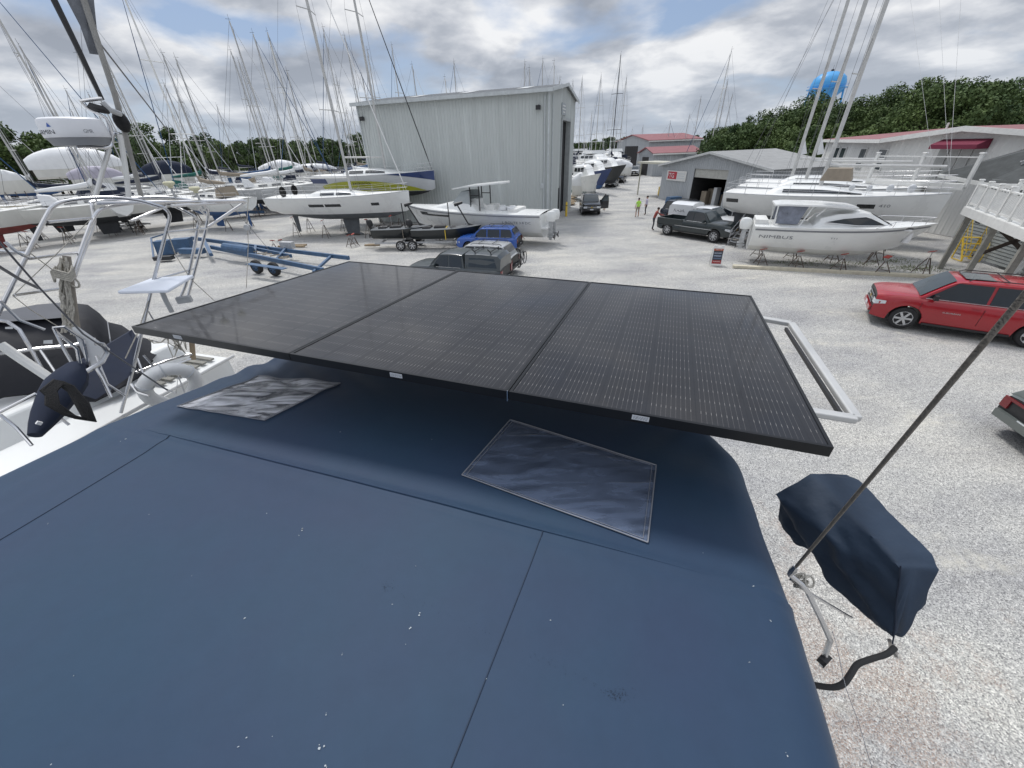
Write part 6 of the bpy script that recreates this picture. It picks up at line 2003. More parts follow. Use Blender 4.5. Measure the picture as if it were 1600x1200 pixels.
# ---------- trailers
def blue_trailer():
    t = thing('boat_trailer', 'long blue steel boat trailer with black twin wheels left of the solar panels', 'trailer')
    fr = M['blueframe']
    A, B = px(250, 392, .55), px(556, 412, .55)
    C, D = px(262, 372, .6), px(545, 398, .6)
    s = MB()
    s.bar(px(330, 386, .7), px(505, 428 - 6, .55), .16, .26)
    s.bar(px(345, 378, .75), px(455, 400, .6), .14, .22)
    s.bar(px(420, 388, .65), px(545, 403, .6), .16, .24)
    s.bar(px(300, 372, .8), px(420, 388, .7), .16, .26)
    s.build('frame_beam', fr, t, smooth=0)
    s = MB()
    s.bar(px(318, 374, .9), px(330, 398, .5), .22, .2); s.bar(px(400, 384, .8), px(398, 400, .5), .16, .16); s.bar(px(450, 384, .8), px(430, 408, .55), .14, .14)
    s.bar(px(520, 398, .6), px(490, 425, .5), .14, .14)
    s.build('cross_beam', fr, t, smooth=0)
    # hoist cradle at the left end
    s = MB()
    s.box(px(258, 386, .55), (1.1, .9, 1.0), .3, 0, .85); s.box(px(300, 392, .45), (2.0, .5, .35), -.2); s.tube([px(352, 386, .9), px(392, 392, .85)], .3, 12); s.box(px(285, 380, .8), (1.2, .8, .7), .2); s.bar(px(236, 372, 1.2), px(240, 402, .2), .10, .10); s.bar(px(236, 372, 1.2), px(256, 366, 1.25), .08, .08); s.bar(px(244, 404, .2), px(266, 402, .2), .10, .1)
    s.build('power_unit', fr, t, smooth=0)
    s = MB(); s.box(px(449, 383, .95), (1.0, .35, .45), -.3); s.build('pad', M['galv'], t, smooth=0)
    s = MB(); s.box(px(256, 403, .25), (1.2, .5, .25), .1); s.build('counterweight', M['antiblack'], t, smooth=0)
    u2 = (px(432, 430, 0) - px(405, 428, 0)).normalized()
    for x, y in ((405, 427), (432, 431)):
        c = px(x, y, 0)
        g = Matrix.Translation((c.x, c.y, 0)) @ Matrix.Rotation(math.atan2(u2.y, u2.x), 4, 'Z')
        ty, rm = wheel_mb(.42, .26, .55, 6)
        ty.xf(g @ Matrix.Translation((0, 0, .42)) @ Matrix.Diagonal((1, -1, 1, 1))); rm.xf(g @ Matrix.Translation((0, 0, .42)) @ Matrix.Diagonal((1, -1, 1, 1)))
        o = ty.build('wheel', M['rubber'], t); rm.build('rim', [M['blueframe'], M['black']], o, smooth=0)
    s = MB(); s.bar(px(388, 412, .75), px(445, 420, .75), .35, .04); s.build('mudguard', fr, t, smooth=0)
    # yellowish straps piled on the beams
    s = MB()
    for k in range(8):
        p = px(370 + 10 * k + rnd.uniform(-6, 6), 390 + 2 * k, .75)
        s.tube([p, p + Vector((rnd.uniform(.2, .6), rnd.uniform(-.2, .2), .02)), p + Vector((.5, .3, 0))], .035, 5)
    s.build('strap', M['tarpt'], t)
blue_trailer()

def dark_boats_trailer():
    c = px(640, 390, 0)
    rz = R_(-5)
    t = thing('boat_trailer', 'galvanised twin axle trailer carrying two narrow black boats', 'trailer', (c.x + .9, c.y + .6, 0), rz)
    s = MB()
    for y in (-.8, .8): s.bar((-3.4, y, .52), (2.6, y * .9, .52), .08, .12)
    for x in (-3, -1.5, 0, 1.5, 2.5): s.bar((x, -.8, .5), (x, .8, .5), .08, .08)
    s.bar((2.5, -.7, .52), (4.4, 0, .52), .08, .1); s.bar((2.5, .7, .52), (4.4, 0, .52), .08, .1)
    s.build('frame', M['galv'], t, smooth=0)
    for x in (-1.35, -.45):
        for sd in (1, -1): add_wheel(t, x, sd * 1.0, .36, .22, spokes=6)
    s = MB(); s.bar((3.5, 0, .5), (3.5, 0, 1.7), .08, .08); s.bar((3.0, 0, .55), (3.5, 0, 1.2), .06, .06); s.build('winch_post', M['galv'], t, smooth=0)
    for k, (x0, y0, L, lab) in enumerate(((-1.35, 0.1, 4.6, 'left black skiff with outboard on the galvanised trailer'), (2.15, -.35, 5.2, 'right black skiff with yellow strap on the galvanised trailer'))):
        w = Matrix.Translation((c.x + .9, c.y + .6, 0)) @ Matrix.Rotation(rz, 4, 'Z')
        p = w @ Vector((x0, y0, .85))
        b = thing('skiff', lab, 'small boat', p, rz)
        h = Hull(L, 1.5, fb=.55, dr=.15, tw=.9, bow=.6, p=.2, pb=.8, mx=.5, bx=2.4, stemk=2.4, bowup=.35, spring=.05); h.sk = .1
        h.mesh().build('hull', [M['blackgel'], M['blackgel'], M['blackgel']], b); h.deck(.05).build('deck', M['antigrey'], b)
        s = MB(); s.box((-.5, 0, .62), (.9, .6, .25), top=.9); s.box((.8, 0, .6), (1.0, .7, .14)); s.box((-1.5, .1, .6), (.6, .8, .2)); s.build('seat', M['black'], b, smooth=0)
        outboard(b, (-L / 2 - .2, 0, .75), .75, 'black')
        s = MB(); s.tube([(L / 2 - 1.0, .1, .8), (L / 2 - 1.7, .1, 2.1)], .05, 6); s.tube([(L / 2 - 1.9, .05, 2.1), (L / 2 - 1.3, .1, 2.25)], [.12, .08], 8); s.tube([(L / 2 - 1.0, .1, .8), (L / 2 - .6, .1, .65)], .08, 6); s.build('trolling_motor', M['black'], b)
        s = MB(); s.box((0.3, -.3, 1.5), (.06, .06, 1.6)); s.build('pole', M['black'], b, smooth=0)
        if k:
            s = MB(); s.tube([(0, -.80, -.1), (0, -.78, .55), (0, 0, .68), (0, .78, .55), (0, .80, -.1)], .03, 4); s.build('strap', M['yellow'], b)
        else:
            s = MB(); s.tube([(.2, -.80, -.1), (.2, -.78, .55), (.2, 0, .68), (.2, .78, .55), (.2, .80, -.1)], .02, 4); s.build('strap', M['tarpt'], b)
dark_boats_trailer()

def far_trailer():
    c = px(175, 358, 0)
    t = thing('boat_trailer', 'silver triple axle trailer standing empty left of the blue trailer', 'trailer', c, R_(-22))
    s = MB()
    for y in (-1, 1): s.bar((-5.5, y * .6, .55), (5.5, y, .55), .10, .15)
    for x in (-5, -3, -1, 1, 3, 5): s.bar((x, -.9, .52), (x, .9, .52), .08, .1)
    s.build('frame', M['alu'], t, smooth=0)
    for x in (1.2, 2.2, 3.2):
        for sd in (1, -1): add_wheel(t, x, sd * 1.15, .38, .24, spokes=8)
    s = MB()
    for y in (-1.15, 1.15): s.bar((.7, y, .85), (3.7, y, .85), .30, .03)
    s.build('mudguard', M['black'], t, smooth=0)
far_trailer()

def rack_pile():
    t = thing('steel_rack', 'low rusty steel rack of folded stands beneath the motor boat bow', 'rack', px(628, 370 - 8, 0), R_(-8))
    s = MB()
    for k in range(16):
        x = -2.6 + .35 * k; s.bar((x, -.5, .15 + rnd.uniform(0, .1)), (x + rnd.uniform(-.2, .2), .5, .5 + rnd.uniform(-.1, .1)), .05, .05)
    for y in (-.5, .5):
        for z in (.15, .5): s.bar((-2.8, y, z), (2.9, y, z), .05, .05)
    s.build('bars', M['stand'], t, smooth=0)
rack_pile()
for i, (x, y, lab) in enumerate(((432, 395, 'leftmost loose boat stand beside the blue trailer'), (444, 394, 'loose boat stand next to the timber pile by the blue trailer'), (549, 386, 'loose boat stand between the white yacht and black skiffs'), (556, 384, 'right stand of the loose pair before the black skiffs'))):
    jack_stand(px(x + 0, y, 0), .95, i * .7, lab, 'loose boat stands')
for i, (x, y, lab) in enumerate(((455, 384, 'weathered timber blocks piled in front of the white yacht'), (585, 383, 'short weathered timber beam at the skiff trailer end'))):
    s = MB()
    for k in range(6 if i == 0 else 2):
        p = px(x + rnd.uniform(-14, 14) * (1 - i * .6), y + rnd.uniform(-2, 3), .08 + .1 * (k % 3)); s.box(p, (rnd.uniform(.6, 1.3), .18, .12), rnd.uniform(-.6, .6))
    tag(s.build('timber_pile', M['wood'], smooth=0), lab, 'timber')

# ================================================================== people
def person(label, loc, rz, top, bottom, legs='trousers', pose='stand', hat=None, h=1.74):
    t = thing('person', label, 'person', loc, rz)
    k = h / 1.74
    V = []; E = []; Rr = []
    def v(x, y, z, r, par=None):
        V.append((x * k, y * k, z * k)); Rr.append(r * k)
        if par is not None: E.append((par, len(V) - 1))
        return len(V) - 1
    lean = .0 if pose == 'stand' else .22
    pel = v(0, 0, .98, .135)
    w = v(lean * .3, 0, 1.12, .125, pel); ch = v(lean * .6, 0, 1.32, .15, w); nk = v(lean, 0, 1.50, .06, ch); hd = v(lean * 1.15 + .01, 0, 1.60, .085, nk); ht = v(lean * 1.2 + .01, 0, 1.69, .085, hd)
    for s_ in (1, -1):
        hp = v(0, s_ * .10, .90, .09, pel); kn = v(.02 + (.05 if s_ > 0 else 0), s_ * .12, .50, .062, hp); an = v(-.02, s_ * .13, .09, .042, kn); v(.13, s_ * .15, .035, .038, an)
        sh = v(lean * .9, s_ * .19, 1.42, .058, ch)
        if pose == 'work':
            el = v(lean + .2, s_ * .24, 1.22, .042, sh); wr = v(lean + .42, s_ * .16, 1.18, .032, el)
            hn = v(lean + .50, s_ * .14, 1.17, .03, wr)
        else:
            el = v(-.02, s_ * .26, 1.14, .042, sh); wr = v(.10, s_ * .24, .90 if s_ > 0 else .95, .032, el)
            hn = v(.12, s_ * .23, .82, .032, wr)
        for q in range(5):
            v((V[hn][0] / k) + (.05 if pose == 'work' else .02) + .004 * q, V[hn][1] / k + (q - 2) * .017 , V[hn][2] / k - (.01 if pose == 'work' else .075 - .006 * abs(q - 2)), .0085, hn)
    me = bpy.data.meshes.new('body'); me.from_pydata(V, E, []); o = bpy.data.objects.new('body', me); col.objects.link(o)
    md = o.modifiers.new('skin', 'SKIN')
    for i, r in enumerate(Rr): me.skin_vertices[0].data[i].radius = (r, r)
    me.skin_vertices[0].data[0].use_root = True
    sb = o.modifiers.new('s', 'SUBSURF'); sb.levels = 2; sb.render_levels = 2
    bpy.context.view_layer.update()
    dg = bpy.context.evaluated_depsgraph_get()
    m2 = bpy.data.meshes.new_from_object(o.evaluated_get(dg))
    bpy.data.objects.remove(o)
    m2.name = 'body'
    for m in (M['skin'], M[top], M[bottom], M['black']): m2.materials.append(m)
    hem = .50 if legs == 'shorts' else .10
    for p in m2.polygons:
        c = p.center / k; p.use_smooth = True
        arm = abs(c.y) > .20
        if c.z > 1.49: p.material_index = 0
        elif arm and c.z < (1.22 if legs == 'shorts' else 1.0): p.material_index = 0
        elif c.z > .98: p.material_index = 1
        elif c.z > hem: p.material_index = 2
        elif c.z > .085: p.material_index = 0
        else: p.material_index = 3
    b = bpy.data.objects.new('body', m2); col.objects.link(b); b.parent = t
    s = MB(); hx = (lean * 1.18 + .0) * k
    s.ball((hx - .012, 0, 1.675 * k), .105 * k, 12, 0, (1.0, .86, .95)); s.build('hair', M[hat or 'hair'], t)
    s = MB(); s.box((hx + .10 * k, 0, 1.615 * k), (.03, .022, .035), top=.5); s.build('nose', M['skin'], t)
    s = MB()
    for y in (-.032, .032): s.ball((hx + .088 * k, y, 1.64 * k), .011, 8)
    s.build('eyes', M['hair'], t)
    return t
p = px(995, 339.5, 0); person('person in a lime green shirt and tan shorts standing on the gravel lane', p, R_(100), 'hiviz', 'khaki', 'shorts')
p = px(1008, 335.5, 0); person('person in a pale lilac shirt and dark trousers standing beside the lime shirt', p, R_(170), 'lilac', 'darkcloth')
p = px(1019, 359.5, 0); person('person in a maroon top leaning over the dark pickup tailgate', p, R_(-10), 'maroon', 'darkcloth', pose='work')
p = px(944.5, 330, 0); person('person half hidden behind the open black SUV door', (p.x + .1, p.y + .6, 0), R_(200), 'darkcloth', 'khaki', 'shorts', h=1.6)

# ================================================================== small yard objects
def bollard():
    t = thing('bollard', 'yellow steel bollard at the corner of the grey shed door', 'bollard', px(884.5, 338, 0))
    s = MB(); s.lathe([(0, 0), (.11, 0), (.11, 1.25), (.09, 1.33), (.05, 1.37), (0, 1.38)], (0, 0, 0), 18); s.build('post', M['yellow'], t)
    s = MB(); s.lathe([(.112, 1.0), (.114, 1.0), (.114, 1.06), (.112, 1.06)], (0, 0, 0), 18); s.build('band', M['letterd'], t)
bollard()
def sandwich_board():
    c = px(1117, 414, 0)
    t = thing('sandwich_board', 'white framed A-board sign with dark poster standing on the gravel', 'sign board', c, R_(-19))
    for sd in (1, -1):
        s = MB(); rot = Matrix.Rotation(sd * R_(-13) if sd > 0 else R_(13), 3, 'X')
        rot = Matrix.Rotation(R_(-13) * -sd * -1, 3, 'X')
        y = -.13 * sd
        s.box((0, y, .54), (.62, .035, 1.05), Matrix.Rotation(-sd * R_(12), 3, 'X')); b = s.build('board', M['rail'], t, smooth=0)
        if sd == 1:
            Rm = Matrix.Rotation(-R_(12), 3, 'X')
            def fp(x, z, off=.0): return Vector((0, y, .54)) + Rm @ Vector((x, -.02 - off, z))
            def rect(x0, x1, z0, z1, off, m, nm):
                s = MB(); s.add([fp(x0, z0, off), fp(x1, z0, off), fp(x1, z1, off), fp(x0, z1, off)], [(0, 1, 2, 3)]); return s.build(nm, m, b, smooth=0)
            rect(-.25, .25, -.42, .42, .002, mat('poster_dark', (.035, .04, .05), .5, 0, .2, 12), 'poster')
            rect(-.25, .25, .30, .42, .004, mat('poster_orange', (.35, .08, .03), .5, 0, .3, 20), 'poster')
            rect(-.25, .25, -.42, -.22, .004, mat('poster_red', (.28, .03, .03), .5, 0, .4, 20), 'poster')
            for z, w_, hgt in ((.17, .40, .06), (.02, .42, .09), (-.12, .40, .05)):
                rect(-w_ / 2, w_ / 2, z - hgt / 2, z + hgt / 2, .004, mat('poster_blue', (.10, .14, .22), .5, 0, .4, 30), 'poster')
            for z, str_ in ((.34, 'WELCOME'), (.15, 'BOAT SHOW'), (-.01, 'TODAY'), (-.32, 'SALES')):
                text_obj(str_, .36, .05, lambda u_, v_, z=z: fp(-.18 + u_, z + v_ - .0, .008), M['letterw'], b)
    s = MB(); s.tube([(-.28, 0, 1.06), (.28, 0, 1.06)], .03, 8); s.build('hinge', M['rail'], t)
    for x in (-.2, .2):
        s = MB(); s.box((x, 0, 1.10), (.16, .07, .07)); s.build('handle', M['rail'], t, smooth=0)
sandwich_board()
def step_stairs(name, label, base, rz, mats, n=4, w=.75, rise=.24, run=.24, rails=True, z0=0.0):
    t = thing(name, label, 'steps', base, rz)
    for sd in (1, -1):
        s = MB(); s.bar((0, sd * w / 2, .05), (n * run, sd * w / 2, n * rise), .04, .09); s.bar((n * run, sd * w / 2, .03), (n * run, sd * w / 2, n * rise), .05, .05); s.bar((0, sd * w / 2, .05), (n * run, sd * w / 2, .05), .04, .04)
        s.build('stringer', mats[0], t, smooth=0)
    for k in range(n):
        s = MB(); s.box((run * (k + .75), 0, rise * (k + 1)), (run * 1.05, w - .04, .03)); s.build('tread', mats[1], t, smooth=0)
    if rails:
        for sd in (1, -1):
            s = MB(); y = sd * (w / 2 + .02)
            s.tube([(0, y, .1), (0, y, .95), (n * run, y, n * rise + .95), (n * run, y, n * rise)], .02, 6)
            s.tube([(n * run * .5, y, n * rise * .5), (n * run * .5, y, n * rise * .5 + .95)], .016, 6); s.tube([(0, y, .5), (n * run, y, n * rise + .5)], .014, 6)
            s.build('handrail', mats[0], t)
    return t
step_stairs('boarding_stairs', 'grey metal boarding stairs on wheels between the dark pickup and the striped boat', px(1144, 384, 0), R_(20), (M['galv'], M['galv']), n=8, w=.8, rise=.23, run=.22)
step_stairs('rolling_ladder', 'yellow rolling warehouse ladder standing under the raised deck', px(1515, 410, 0), R_(75), (M['yellow'], M['yellow']), n=4, w=.8, rise=.30, run=.20)
sm_ = thing('small_step_ladder', 'small white folding step under the striped motor boat keel', 'step ladder', px(1392, 379, 0), .3)
s = MB(); s.bar((-.2, 0, 0), (-.1, 0, .5), .03, .03); s.bar((.2, 0, 0), (.1, 0, .5), .03, .03); s.bar((-.15, 0, .25), (.15, 0, .25), .1, .02); s.bar((-.1, 0, .5), (.1, 0, .5), .15, .02); s.build('frame', M['rail'], sm_, smooth=0)
def forklift():
    c = px(1040, 310, 0)
    t = thing('forklift', 'yellow and black forklift parked at the workshop corner', 'forklift', (c.x + .6, c.y + 1.0, 0), R_(-15))
    s = MB(); s.box((-.3, 0, .75), (1.7, 1.2, .75), top=.92); s.box((-1.0, 0, .75), (.5, 1.25, .95), top=.9); s.build('body', M['yellow'], t, smooth=0)
    s = MB()
    for sd in (1, -1): s.bar((.45, sd * .5, 1.0), (.25, sd * .5, 2.2), .07, .07); s.bar((-1.0, sd * .5, 1.1), (-.8, sd * .5, 2.2), .07, .07)
    s.box((-.3, 0, 2.22), (1.3, 1.1, .06)); s.build('cage', M['black'], t, smooth=0)
    s = MB()
    for sd in (1, -1): s.bar((1.0, sd * .35, .1), (1.0, sd * .35, 2.5), .12, .12)
    for z in (.3, 1.4, 2.4): s.bar((1.0, -.35, z), (1.0, .35, z), .08, .08)
    s.build('mast', M['black'], t, smooth=0)
    for sd in (1, -1):
        s = MB(); s.box((1.6, sd * .25, .12), (1.1, .12, .05)); s.build('fork', M['stand'], t, smooth=0)
    for x in (.6, -.9):
        for sd in (1, -1): add_wheel(t, x, sd * .55, .33, .22, 'yellow', 6)
    s = MB(); s.box((-.35, 0, 1.3), (.45, .5, .5), top=.8); s.build('seat', M['black'], t, smooth=0)
forklift()
p = px(1036, 318, 0)
s = MB(); s.box((p.x + 1.2, p.y, .35), (1.6, 1.0, .7), .2, 0, .9); tag(s.build('equipment_crate', M['blueframe'], smooth=0), 'low blue equipment crate in front of the forklift', 'crate')
s = MB()
for k in range(5): s.box(px(890 + k, 318 - 3 * k, .15 + .12 * (k % 2)), (1.2, .9, .12), .3 * k)
tag(s.build('pallet_pile', M['wood'], smooth=0), 'untidy pallets and parts beside the shed door', 'pallets')
# ================================================================== buildings
def clad_mat(name, c, streak=0.10):
    m, nt, b = nodes(name)
    N, L = nt.nodes.new, nt.links.new
    tc = N('ShaderNodeTexCoord'); mp = N('ShaderNodeMapping'); L(tc.outputs['Object'], mp.inputs[0]); mp.inputs['Scale'].default_value = (1.4, 1.4, .10)
    n = N('ShaderNodeTexNoise'); n.inputs['Scale'].default_value = 1.0; n.inputs['Detail'].default_value = 7; n.inputs['Roughness'].default_value = .65; L(mp.outputs[0], n.inputs[0])
    r = N('ShaderNodeValToRGB'); e = r.color_ramp.elements
    e[0].position, e[0].color = .32, (*[x * (1 - streak) for x in c], 1); e[1].position, e[1].color = .60, (*c, 1)
    k = e.new(.74); k.color = (*[min(1, x * 1.25) for x in c], 1)
    L(n.outputs[0], r.inputs[0]); L(r.outputs[0], b.inputs['Base Color']); b.inputs['Roughness'].default_value = .55
    return m
M['shed'] = clad_mat('pale_green_grey_cladding', (0.52, 0.55, 0.54))
M['shed2'] = clad_mat('grey_cladding', (0.40, 0.42, 0.44))
M['roofgrey'] = clad_mat('galvanised_roof', (0.26, 0.27, 0.28), .2)
M['roofred'] = clad_mat('faded_red_roof', (0.27, 0.10, 0.105), .2)
M['siding'] = clad_mat('white_siding', (0.72, 0.72, 0.70), .06)
M['shingle'] = mat('dark_shingle', (0.060, 0.065, 0.066), .9, 0, .3, 2.5, bump=.5, bscale=9)
M['dark'] = mat('dark_interior', (0.02, 0.02, 0.022), .9, 0, .4, 2)  # near-black base colour stands in for the shade indoors
M['maroon'] = mat('maroon_awning', (0.16, 0.018, 0.045), .8, 0, .08, 3)
Z = Vector((0, 0, 1))
def on_wall(x, y, O, d):
    """distance along a wall and height where a sight line meets it"""
    v = ray(x, y); n = Vector((-d.y, d.x, 0))
    k = Vector((O.x, O.y, 0)).dot(n) / Vector((v.x, v.y, 0)).dot(n)
    p = Vector((v.x * k, v.y * k, H + v.z * k)); return (p - O).dot(d), p.z
def ribwall(mb, O, d, s0, s1, z0f, z1f, pitch=.30, depth=.035, out=1, mi=0):
    """ribbed sheet along d; z0f, z1f functions of s"""
    n = Vector((d.y, -d.x, 0)) * out
    pts = []; s = s0
    while s < s1 - 1e-4:
        for f, o in ((0, 0), (.62, 0), (.70, depth), (.92, depth)):
            ss = s + pitch * f
            if ss <= s1: pts.append((ss, o))
        s += pitch
    pts.append((s1, 0))
    lo = [O + d * a + n * o + Z * z0f(a) for a, o in pts]; hi = [O + d * a + n * o + Z * z1f(a) for a, o in pts]
    vs = [v for ab in zip(lo, hi) for v in ab]
    mb.add(vs, [(2 * i, 2 * i + 2, 2 * i + 3, 2 * i + 1) for i in range(len(pts) - 1)], mi)
def G(p): return Vector((p.x, p.y, 0))

def big_shed():
    O = Vector((3.9, 38.0, 0)); df = Vector((math.cos(R_(71.5)), math.sin(R_(71.5)), 0)); dl = Vector((-df.y, df.x, 0))
    Wf, Ll, E, RZ = 12.6, 18.4, 10.15, 11.0
    t = thing('metal_shed', 'tall pale green grey metal boat shed with ribbed walls behind the motor boat', 'boat shed')
    mb = MB()
    gable = lambda s: E + (RZ - E) * (1 - abs(s - Wf / 2) / (Wf / 2))
    ribwall(mb, O, dl, 0, Ll, lambda s: 0, lambda s: E, out=-1)
    mb.build('long_wall', M['shed'], t, smooth=0)
    sa, _ = on_wall(874.5, 260, O, df); sb, _ = on_wall(887, 260, O, df); _, zt = on_wall(881, 197, O, df)
    zt = 8.3
    mb = MB()
    ribwall(mb, O, df, 0, sa, lambda s: 0, gable, out=1); ribwall(mb, O, df, sb, Wf, lambda s: 0, gable, out=1); ribwall(mb, O, df, sa, sb, lambda s: zt, gable, out=1)
    mb.build('gable_wall', M['shed'], t, smooth=0)
    mb = MB(); O2 = O + dl * Ll
    ribwall(mb, O2, df, 0, Wf, lambda s: 0, gable, out=-1); ribwall(mb, O + df * Wf, dl, 0, Ll, lambda s: 0, lambda s: E, out=1)
    mb.build('back_wall', M['shed'], t, smooth=0)
    # door opening: flat near-black sheet stands in for the unlit depth, with jambs
    mb = MB(); nb = dl
    a, b = O + df * sa, O + df * sb
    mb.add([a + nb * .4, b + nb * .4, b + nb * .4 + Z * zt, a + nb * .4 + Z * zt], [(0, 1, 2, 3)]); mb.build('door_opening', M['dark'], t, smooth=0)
    mb = MB()
    for p in (a, b): mb.box(p + dl * .1 + Z * (zt / 2), (.22, .5, zt), math.atan2(df.y, df.x))
    mb.box((a + b) / 2 + dl * .1 + Z * (zt + .1), ((b - a).length, .5, .2), math.atan2(df.y, df.x)); mb.build('door_frame', mat('shed_trim_grey', (.36, .38, .38), .5), t, smooth=0)
    # roof
    mb = MB(); ov = .35
    for sgn in (0, 1):
        n = 60
        pts = []
        for i in range(n + 1):
            for f, o in ((0, 0), (.7, 0), (.78, .05), (.95, .05)):
                q = -ov + (Ll + 2 * ov) * (i + f) / (n + 1); pts.append((q, o))
        vs = []
        for q, o in pts:
            e_ = O + dl * q + (df * (-ov) if sgn == 0 else df * (Wf + ov)); r_ = O + dl * q + df * (Wf / 2)
            vs += [e_ + Z * (E - ov * (RZ - E) / (Wf / 2) + .06 + o), r_ + Z * (RZ + .06 + o)]
        mb.add(vs, [(2 * i, 2 * i + 2, 2 * i + 3, 2 * i + 1) for i in range(len(pts) - 1)])
    rf = mb.build('roof', M['roofgrey'], t, smooth=0)
    for q in (3.0, 8.5, 13.8):
        mb = MB(); e_ = O + dl * q
        def rp(dq, s): return e_ + dl * dq + df * s + Z * (E + (RZ - E) * s / (Wf / 2) + .125)
        mb.add([rp(-.5, 2.2), rp(.5, 2.2), rp(.5, 5.2), rp(-.5, 5.2)], [(0, 1, 2, 3)]); mb.build('skylight', mat('skylight_panel', (.62, .64, .64), .4), rf, smooth=0)
    tr = mat('white_grey_trim', (.50, .53, .54), .5)
    mb = MB()
    mb.bar(O + dl * -ov + df * (-ov - .06) + Z * (E - .06), O + dl * (Ll + ov) + df * (-ov - .06) + Z * (E - .06), .14, .26)
    mb.build('gutter', tr, t, smooth=0)
    mb = MB()
    for s0, s1 in ((-ov, Wf / 2), (Wf + ov, Wf / 2)):
        z0_ = E - ov * (RZ - E) / (Wf / 2); mb.bar(O - dl * (ov) + df * s0 + Z * (z0_ + .02), O - dl * (ov) + df * s1 + Z * (RZ + .02), .06, .26)
    mb.build('barge_board', tr, t, smooth=0)
    mb = MB()
    for q in (.03, Ll - .1): mb.box(O + dl * q + df * -.05 + Z * (E / 2), (.16, .12, E), math.atan2(df.y, df.x))
    mb.tube([O + df * -.12 + dl * .35 + Z * 9.8, O + df * -.12 + dl * .35 + Z * .2], .06, 8); mb.tube([O + df * .8 - dl * .12 + Z * 9.9, O + df * .8 - dl * .12 + Z * .2], .05, 8)
    mb.build('corner_trim', tr, t, smooth=0)
    for q in (.9, Ll - .5):
        mb = MB(); c = O + dl * q + df * -.22 + Z * (E - 1.15); mb.box(c, (.3, .35, .3), math.atan2(df.y, df.x)); mb.tube([c + df * .1 + Z * .1, c + df * .25 + Z * .2], .04, 6); mb.build('flood_lamp', M['black'], t, smooth=0)
    # sign over the door and little wall boxes
    mb = MB(); s0, z0_ = on_wall(878, 190, O, df); mb.box(O + df * (s0 + .3) - dl * .08 + Z * 9.15, (1.9, .06, .9), math.atan2(df.y, df.x)); sg = mb.build('sign_panel', mat('sign_grey', (.33, .36, .38), .5), t, smooth=0)
    for k, w_ in ((0, 1.2), (1, 1.5), (2, .9)):
        mb = MB(); mb.box(O + df * (s0 + .3) - dl * .125 + Z * (9.4 - k * .24), (w_, .02, .10), math.atan2(df.y, df.x)); mb.build('sign_lettering', M['rail'], sg, smooth=0)
    mb = MB(); s1, z1 = on_wall(849, 271, O, dl); mb.box(O + dl * max(s1, .5) - df * .1 + Z * 3.3, (.2, .3, .4), math.atan2(df.y, df.x)); mb.build('meter_box', tr, t, smooth=0)
    mb = MB(); mb.box(O + df * (sa - .35) - dl * .06 + Z * 1.5, (.5, .04, 2.4), math.atan2(df.y, df.x)); mb.build('side_door', M['black'], t, smooth=0)
big_shed()

